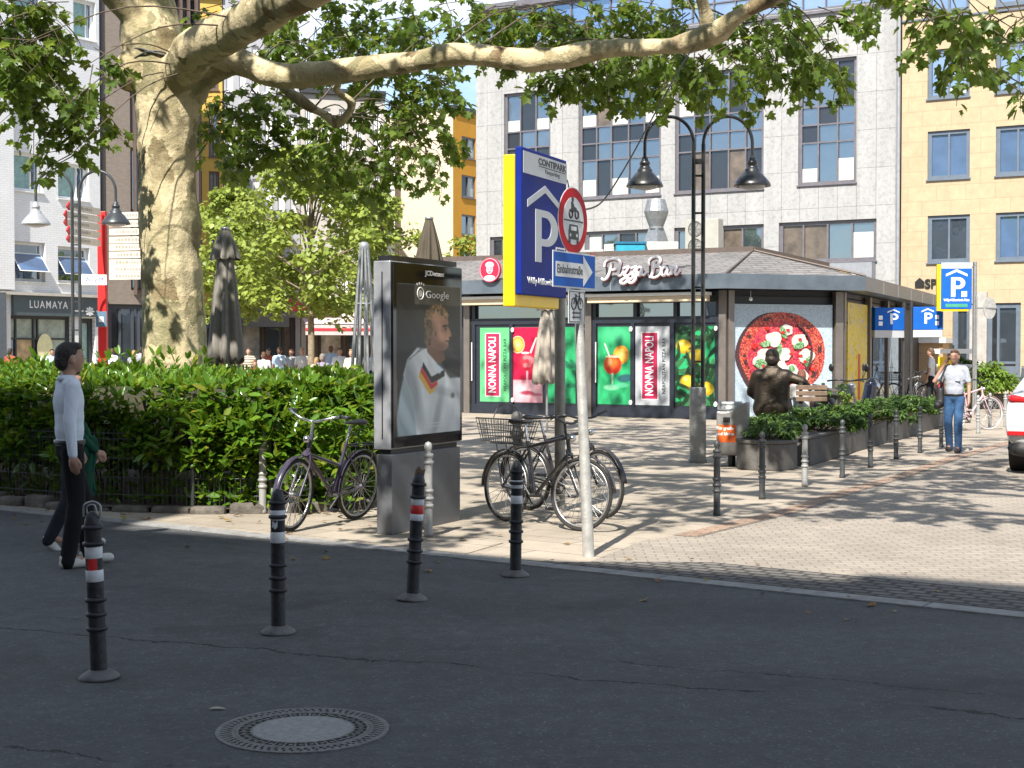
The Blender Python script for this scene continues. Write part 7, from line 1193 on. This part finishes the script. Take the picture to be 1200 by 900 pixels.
def person(label, loc, rz, H, shirt, trous, hair='brown', skin=0, pose=None, long=False, near=False, hairlong=False, group=None, shoe=None, sit=False, body_only=None, turn=0, tuck=False):
    P = dict(STAND); P.update(pose or {}); t = T('person', label, 'person', (0, 0, 0), group); OFF[t.name] = Vector(); V = Vector; vox = .009 if near else .02; b = MB()
    hp = V((0, 0, .93)); sh = 1.425; RT = Matrix.Rotation(turn, 3, 'Z'); hc = V((0, .02, 1.63))
    def hd(v): return hc + RT @ (V(v) - hc)
    b.ell((0, 0, 1.29), (.145, .09, .19)); b.ell((0, .0, 1.08), (.13, .085, .17)); b.ell((0, 0, .95), (.14, .09, .11)); b.cap((-.15, -.01, sh), (.15, -.01, sh), .05); b.cap((0, -.02, 1.42), (0, .01, 1.57), .056, .052)
    b.ell(hc, (.074, .094, .112), 18, 14, RT); b.ell(hd((0, .05, 1.572)), (.052, .058, .052), 14, 10, RT); b.ell(hd((0, .082, 1.54)), (.022, .02, .018), 10, 8)
    b.cap(hd((0, .098, 1.645)), hd((0, .108, 1.605)), .010, .014, 8); b.cap(hd((-.03, .095, 1.668)), hd((.03, .095, 1.668)), .014, None, 8); b.cap(hd((-.02, .097, 1.567)), hd((.02, .097, 1.567)), .009, None, 8); b.cap(hd((-.018, .094, 1.556)), hd((.018, .094, 1.556)), .010, None, 8)
    for s in (-1, 1): b.ell(hd((s * .077, .012, 1.625)), (.014, .024, .036), 10, 8, RT)
    arms = []
    for s, k in ((-1, 'L'), (1, 'Rr')):
        e, w = V(P[k][0]), V(P[k][1]); S0 = V((s * .175, -.01, sh - .015)); b.cap(S0, e, .045, .038); b.cap(e, w, .038, .026); d = (w - e).normalized(); pn = P.get('palm' + k, V((s, 0, 0))); side = d.cross(V(pn)).normalized(); p1 = w + d * .085
        b.cap(w, w + d * .05, .026, .03); b.cap(w + d * .04 + side * .018, p1 + side * .022, .022, .018); b.cap(w + d * .04 - side * .018, p1 - side * .022, .022, .018)
        cu = -V(pn) * P.get('curl' + k, .5)
        for i in range(4):
            o = side * (-.030 + .02 * i); l = (.058, .072, .068, .05)[i]; a0_ = p1 + o; a1_ = a0_ + (d + cu * .4).normalized() * l * .55; a2_ = a1_ + (d * .6 + cu * 1.2).normalized() * l * .5; b.cap(a0_, a1_, .0105, .0098, 8); b.cap(a1_, a2_, .0098, .0085, 8)
        a0_ = w + d * .03 - side * .03; b.cap(a0_, a0_ + d * .04 - side * .022 + cu * .02, .014, .012, 8); b.cap(a0_ + d * .04 - side * .022 + cu * .02, a0_ + d * .075 - side * .02 + cu * .045, .012, .009, 8); arms.append((S0, e, w, d))
    legs = []
    for s, k in ((-1, 'lk'), (1, 'rk')):
        kn, an = V(P[k][0]), V(P[k][1]); h0 = V((s * .085, 0, .92)) if not sit else V((s * .09, 0, .92)); b.cap(h0, kn, .07, .05); b.cap(kn, an, .05, .036); b.cap(an, an + V((0, .12, -.045)), .035, .03); legs.append((h0, kn, an))
    body = blob_obj(b, 'body', SK[skin], t, vox, 2)
    c = MB(); g = .012; c.ell((0, -.005, 1.29), (.163 + g, .104 + g, .20)); c.ell((0, .0, 1.08), (.147 + g, .098 + g, .18)); c.ell((0, 0, 1.18), (.150 + g, .098 + g, .20)); c.ell((0, 0, .97), (.150 + g, .102 + g, .09 if not tuck else .05)); c.cap((-.155, -.01, sh), (.155, -.01, sh), .058 + g * .5); c.cap((0, -.018, 1.40), (0, -.006, 1.475), .075, .062); c.ell((0, -.02, 1.38), (.12, .085, .09))
    for i, (S0, e, w, d) in enumerate(arms):
        lg = long if isinstance(long, bool) else long[i]
        if lg: c.cap(S0, e, .060, .050); c.cap(e, w - d * .0, .050, .037)
        else: c.cap(S0, S0 + (e - S0) * .72, .062, .054)
    blob_obj(c, 'shirt', shirt, t, max(vox, .011), 6 if near else 3); c = MB(); c.ell((0, 0, .95), (.158, .108, .11))
    for h0, kn, an in legs: c.cap(h0, kn, .092, .072); c.cap(kn, an + (an - kn).normalized() * .04, .074, .060)
    blob_obj(c, 'trousers', trous, t, max(vox, .012), 3)
    for i, (h0, kn, an) in enumerate(legs): c = MB(); a = P.get('lt' if i == 0 else 'rt', 0); f = V((0, math.cos(a), math.sin(a))); q = an + V((0, -.03, -.05)); c.cap(q, q + f * .20, .042, .036); c.cap(q + V((0, .0, .04)), q + f * .1 + V((0, 0, .015)), .040, .038); blob_obj(c, 'shoe', shoe or BLACK, t, max(vox, .012), 2)
    c = MB(); c.ell(hd((0, -.012, 1.668)), (.083, .098, .095), 18, 12, RT); c.ell(hd((0, .045, 1.725)), (.066, .058, .035), 14, 10, RT); c.ell(hd((0, -.045, 1.62)), (.076, .068, .09), 14, 10, RT)
    if hairlong: c.cap(hd((0, -.06, 1.62)), hd((0, -.08, 1.45)), .08, .065)
    hm = blob(c, max(vox * .8, .01), 1); bmv = hm; k = [v.co for v in bmv.vertices]
    for v in k:
        r_ = RT.inverted() @ (v - hc)
        if r_.y > .055 and r_.z < .055: v.y, v.z = (hc + RT @ V((r_.x * .8, .03, r_.z))).y, v.z
        elif near: v += V((mnoise.noise(v * 45), mnoise.noise(v * 45 + V((7, 0, 0))), mnoise.noise(v * 45 + V((0, 9, 0))))) * .0028
    mesh_obj(hm, 'hair', HRC[hair], t)
    if near:
        c = MB()
        for s in (-1, 1): c.ell(hd((s * .031, .098, 1.648)), (.012, .008, .007), 10, 8)
        c.build('eyes', BLACK, body)
    t.scale = (H / 1.745,) * 3; t.location = loc; t.rotation_euler = (0, 0, rz); return t
JET = cloth('black_trousers', (.010, .010, .012)); WSH = mat('white_shoes', (.62, .60, .56), .6, 0, .1, 8)
# man walking at the left edge
p = gp(75, 664, RZ); pl_ = dict(L=((-.20, .0, 1.16), (-.20, .10, .93)), Rr=((.225, -.05, 1.15), (.235, -.03, .89)), lk=((-.09, .13, .50), (-.09, .16, .09)), rk=((.09, .03, .50), (.10, -.04, .09)), rt=-.0, palmRr=Vector((0.6, -.6, 0)))
m1 = person('dark-haired man in a light blue shirt and black trousers walking past the hedge', (p.x + .05, p.y, RZ), R(-60), 1.74, cloth('pale_blue_shirt', (.70, .76, .84), .05), JET, 'dark', 1, pl_, True, True, shoe=WSH, tuck=True, turn=R(-4))
def extra(root, fn, name, m_, bev=0): OFF[root.name] = Vector(); mm = MB(); fn(mm); o = mm.build(name, m_, root, bev); return o
def collar(mm):
    n = 24; vs = []
    for r, z in ((.066, 1.455), (.060, 1.490), (.066, 1.492), (.078, 1.458)):
        for i in range(n): q = PI / 2 + .16 + (2 * PI - .32) * i / (n - 1); vs.append(Vector((r * math.cos(q), -.012 + r * 1.02 * math.sin(q), z - .030 * max(0, math.sin(q)))))
    mm.add(vs, [(k * n + i, k * n + i + 1, (k + 1) * n + i + 1, (k + 1) * n + i) for k in range(3) for i in range(n - 1)], True)
o = extra(m1, collar, 'collar', cloth('pale_blue_shirt', '')); k = o.modifiers.new('s', 'SOLIDIFY'); k.thickness = .008
extra(m1, lambda mm: mm.lathe([(.158, .962), (.163, .966), (.163, .992), (.158, .996)], (0, 0, 0), 24), 'belt', BLACK).scale = (1, .72, 1)
p = gp(78, 648, RZ); m2 = person('person with a draped green jacket, mostly hidden behind the man in the blue shirt', (p.x - .055, p.y + .3, RZ), R(-68), 1.52, cloth('green_jacket', (.012, .075, .045)), cloth('dark_jeans', (.02, .022, .028)), 'dark', 1, dict(L=((-.21, .16, 1.14), (-.19, .22, .95)), Rr=((.21, .05, 1.15), (.17, .22, .96)), rk=((.09, -.02, .5), (.09, -.20, .13)), lk=((-.09, .12, .5), (-.09, .14, .09)), rt=-.7), True, True, shoe=WSH)
jk = MB(); random.seed(3)
for i in range(13):
    u = i / 12
    for j in range(11): v = j / 10; jk.v.append(Vector((.15 + .02 * math.sin(v * 9 + u * 4) + .015 * math.sin(u * 14), .09 + .15 * u + .02 * math.sin(v * 7) - .04 * (v - .2) * (u - .5), 1.09 - v * (.50 + .12 * math.sin(u * 3)) + .03 * math.sin(u * 3.1))))
for i in range(12):
    for j in range(10): q = i * 11 + j; jk.f.append([q, q + 11, q + 12, q + 1]); jk.m.append(0); jk.s.append(True)
OFF[m2.name] = Vector(); o = jk.build('draped_jacket', cloth('green_jacket', ''), m2); k = o.modifiers.new('s', 'SOLIDIFY'); k.thickness = .03; k2 = o.modifiers.new('b', 'SUBSURF'); k2.levels = k2.render_levels = 1
# man telephoning, coming along the side road
p = gp(1118, 530); mp_ = dict(L=((-.24, -.02, 1.15), (-.26, .08, .91)), Rr=((.31, .12, 1.21), (.155, .045, 1.52)), lk=((-.09, .10, .50), (-.10, .13, .09)), rk=((.09, .06, .51), (.10, -.10, .10)), palmRr=Vector((1, 0, 0)))
m3 = person('walking man in a light shirt and blue jeans holding a phone to his ear', (p.x, p.y, .055), R(150), 1.66, cloth('light_shirt', (.36, .38, .43), .12, 30), cloth('blue_jeans', (.035, .085, .18), .5, 5), 'brown', 0, mp_, False, True, shoe=mat('brown_shoes', (.05, .03, .02), .6), tuck=True); OFF[m3.name] = Vector()
extra(m3, lambda mm: mm.obox(Fr((.104, .045, 1.60), (0, 1, .3), (0, -.3, 1)), -.035, -.07, .035, .07, -.008, .002), 'phone', BLACK, .004); o = extra(m3, collar, 'collar', cloth('light_shirt', '')); k = o.modifiers.new('s', 'SOLIDIFY'); k.thickness = .008; extra(m3, lambda mm: mm.lathe([(.158, .962), (.164, .966), (.164, .998), (.158, 1.002)], (0, 0, 0), 24), 'belt', BLACK).scale = (1, .72, 1); extra(m3, lambda mm: mm.obox(Fr((-.08, .112, 1.27), (1, 0, 0)), -.045, -.05, .045, .05, -.012, -.006), 'pocket', cloth('light_shirt', ''))
bg_ = MB(); bg_.cap((.24, -.03, .84), (.25, -.05, 1.05), .085, .07); bg_.cap((.27, .06, .80), (.27, -.14, .82), .07); ob_ = bpy.data.objects.new('shoulder_bag', blob(bg_, .015, 3)); COL.objects.link(ob_); ob_.data.materials.append(mat('bag_black', (.012, .012, .013), .6)); tag(ob_, 'black shoulder bag hanging at the side of the man on the phone', 'bag'); ob_.matrix_world = Matrix.Translation(m3.location) @ Matrix.Rotation(R(150), 4, 'Z') @ Matrix.Scale(.95, 4)
mm = MB(); mm.tube(cr_spline([(.23, -.02, 1.08), (.20, .09, 1.28), (.12, .06, 1.49), (.10, -.06, 1.47), (.20, -.12, 1.25), (.25, -.08, 1.08)], 6), .010, 6); st_ = mm.build('strap', mat('bag_black', ''), None); st_.parent = ob_
# cyclist/pedestrian in white behind him
p = at(1091, 430, 21.5); person('person in a white top partly hidden behind the man on the phone', (p.x, p.y, .05), R(60), 1.68, cloth('white_top', (.70, .68, .66)), cloth('dark_jeans', ''), 'brown', 1)
# bronze figure on the bench and the child-like sitter beside it
p = gp(898, 523); OFFB = Vector((p.x + .15, p.y + .3, .05)); BRZ = NT('bronze', .5, .7, .5); bn = BRZ.noise(3, 6, .7); BRZ.col(BRZ.ramp(bn, [(.32, (.03, .025, .022)), (.58, (.06, .045, .03)), (.76, (.17, .115, .065))])); BRZ.bump(BRZ.noise(9, 4), .5, .03); BRZ = BRZ.m
BF = Matrix.Rotation(R(-10), 3, 'Z'); bt = T('bronze_statue', 'weathered bronze statue of a seated man with one arm along the bench back', 'statue', tuple(OFFB)); OFF[bt.name] = Vector(); s_ = 1.0; b = MB()
b.ell((0, 0, 1.0), (.31, .19, .42)); b.cap((-.10, .02, .66), (.10, .02, .66), .24); b.cap((-.1, 0, .7), (-.13, 0, 1.12), .215, .18); b.cap((.1, 0, .7), (.13, 0, 1.12), .215, .18); b.cap((-.24, -.0, 1.22), (.24, -.0, 1.22), .12); b.cap((0, -.02, 1.25), (0, .02, 1.42), .095, .08); b.ell((0, .03, 1.52), (.115, .135, .155)); b.ell((0, .09, 1.46), (.075, .09, .08)); b.cap((0, .15, 1.52), (0, .18, 1.48), .015, .02, 8)
for s in (-1, 1): b.ell((s * .118, .03, 1.51), (.02, .035, .05)); b.ell((s * .10, -.06, 1.33), (.05, .05, .05))
b.cap((.28, 0, 1.20), (.52, -.02, 1.12), .10, .085); b.cap((.52, -.02, 1.12), (.62, .12, 1.02), .085, .06); b.cap((.62, .12, 1.02), (.64, .2, .98), .05, .045)
for i in range(4): b.cap((.60 + .025 * i, .2, .99), (.60 + .025 * i, .27, .95), .016, .013, 8)
b.cap((-.28, 0, 1.20), (-.38, .10, .92), .10, .08); b.cap((-.38, .10, .92), (-.28, .32, .80), .08, .055); b.cap((-.28, .32, .80), (-.22, .40, .76), .05, .045)
for i in range(4): b.cap((-.25 + .025 * i, .41, .76), (-.24 + .025 * i, .48, .73), .016, .013, 8)
for s in (-1, 1): b.cap((s * .16, .05, .62), (s * .2, .52, .60), .13, .10); b.cap((s * .2, .52, .60), (s * .22, .55, .12), .10, .075); b.cap((s * .22, .52, .06), (s * .24, .74, .05), .06, .05)
blob_obj(b, 'figure', BRZ, bt, .02, 9); m = MB(); m.obox(Fr((0, 0, 0), (1, 0, 0)), -.36, .98, .36, .99, 0, 0) if False else None
b = MB(); b.ell((0, .0, 1.585), (.122, .13, .115)); b.ell((0, -.05, 1.50), (.112, .09, .11)); me = blob(b, .016, 1); mesh_obj(me, 'hair', mat('bronze_hair', (.045, .035, .028), .45, .7, .5, 20, .8, 40), bt); b = MB()
for s in (-1, 1): b.cap((s * .02, -.10, 1.30), (s * .11, -.02, 1.34), .03, .035)
me = blob(b, .015, 2); mesh_obj(me, 'collar', BRZ, bt); bt.location = OFFB; bt.rotation_euler = (0, 0, R(-14))
BE = T('park_bench', 'wooden slat bench on dark legs carrying the bronze figure beside the motorcycle', 'bench', tuple(OFFB)); OFF[BE.name] = Vector(); WD = mat('bench_wood', (.16, .105, .07), .7, 0, .3, 9, .3, 30)
for k in range(5): m = MB(); m.bx(-.45, -.02 + k * .095, .42, .95, .06 + k * .095, .46); m.build('seat_slat', WD, BE, .008)
for k in range(3): m = MB(); m.bx(.42, -.20, .78 + k * .10, .95, -.16, .86 + k * .10); m.build('back_slat', WD, BE, .008)
for x in (-.35, .5, .88):
    m = MB(); m.bx(x - .04, -.12, 0, x + .04, -.04, .42); m.bx(x - .04, .34, 0, x + .04, .42, .42); m.bx(x - .04, -.12, .36, x + .04, .42, .415)
    if x > 0: m.bx(x - .03, -.155, .36, x + .03, -.10, 1.10)
    m.build('leg', DKGREY, BE)
BE.rotation_euler = (0, 0, R(-14))
p = at(940, 440, (OFFB.y + .35) / KY); sit = dict(lk=((-.10, .40, .90), (-.10, .42, .48)), rk=((.10, .40, .90), (.10, .42, .48)), L=((-.22, .08, 1.17), (-.16, .26, .98)), Rr=((.22, .08, 1.17), (.16, .26, .98)))
person('auburn-haired person in a pale top sitting beside the bronze statue', (p.x, p.y + .05, -.30), R(-10), 1.66, cloth('pale_top', (.60, .58, .55)), cloth('dark_jeans', ''), 'red', 1, sit, hairlong=True)
# the crowd in the square
rn = random.Random(12)
def stripe(name, c1, c2, f):
    g = NT('cloth_' + name, .85); z = g.n('SeparateXYZ', {0: g.co}).outputs[2]; w = g.math('GREATER_THAN', g.math('SINE', g.math('MULTIPLY', z, f)), 0); g.col(g.mix(w, c1, c2)); return g.m
WT = [cloth('white_tee', (.68, .68, .70)), cloth('cream_tee', (.66, .62, .48)), cloth('sky_tee', (.40, .50, .66)), cloth('mauve_tee', (.25, .21, .30)), cloth('rust_tee', (.30, .08, .05)), cloth('grey_tee', (.30, .31, .33)), stripe('striped', (.62, .56, .44), (.16, .12, .09), 75)]
TRS = [JET, cloth('dark_jeans', ''), cloth('blue_jeans', ''), cloth('khaki', (.26, .20, .13)), cloth('light_jeans', (.20, .28, .38))]
CR = [(291.5, 25, 1.70, 6, 3, 'brown', 'person in a brown and cream striped shirt beside the taupe parasol', 0), (299, 21, 1.36, 4, 1, 'red', 'small auburn-haired person in a rust top beside the striped shirt', 1), (309, 23, 1.58, 0, 2, 'brown', 'person in a white shirt between the rust top and the pale blue shirt', 0), (314.5, 28, 1.68, 4, 0, 'dark', 'dark-haired person in a rust top behind the pale blue shirt', 0), (327.5, 25, 1.72, 2, 0, 'brown', 'person in a pale blue shirt left of the auburn long-haired person', 0), (341.5, 26, 1.66, 5, 2, 'red', 'auburn long-haired person in a grey top beside the lime trunk', 1), (354, 25, 1.70, 0, 0, 'fair', 'fair-haired person in a white shirt directly beside the lime trunk', 0), (371, 23, 1.42, 1, 3, 'fair', 'short fair-haired person in a cream top beside the mauve shirt', 1), (378, 20, 1.55, 3, 4, 'grey', 'person in a mauve shirt, the nearest of the crowd behind the hedge', 0), (388, 26, 1.78, 2, 1, 'red', 'tall auburn-haired person in a light blue shirt behind the mauve shirt', 0), (398, 24, 1.70, 0, 4, 'brown', 'brown-haired person in a white shirt between mauve shirt and pole cone', 0), (412, 22.5, 1.66, 1, 3, 'fair', 'fair-haired person in a cream shirt beside the metal pole cone', 0), (433, 27, 1.68, 0, 1, 'brown', 'person in a white top seen through the metal pole cone', 1), (157, 27, 1.62, 5, 1, 'fair', 'long-haired blond person in a grey top close to the big tree trunk', 1), (165, 30, 1.74, 5, 0, 'dark', 'dark-haired person in a grey top half hidden by the big tree trunk', 0), (131.5, 29, 1.68, 0, 0, 'brown', 'person in white close to the red signpost', 0), (12, 27, 1.68, 4, 0, 'dark', 'person in a rust top by the grey pier of the shop house', 0), (61, 28, 1.66, 2, 1, 'dark', 'person in a light blue top before the grey shop front', 0)]
for px, Y, H, si, ti, hr, lab, hl in CR:
    p = at(px, 420, Y); a = rn.uniform(-.5, .5) + (0 if rn.random() < .6 else PI); wv = rn.uniform(-.1, .16)
    person(lab, (p.x, p.y, .05), a, H, WT[si], TRS[ti], hr, rn.choice((0, 1, 1, 2)), dict(lk=((-.09, .05 + wv, .5), (-.10, wv, .09)), rk=((.09, .05 - wv * .5, .5), (.10, -wv, .09)), L=((-.24, rn.uniform(-.05, .08), 1.15), (-.22, rn.uniform(.0, .22), .92)), Rr=((.24, rn.uniform(-.05, .08), 1.15), (.22, rn.uniform(0, .22), .92))), False, hairlong=bool(hl), group='people strolling in the square')
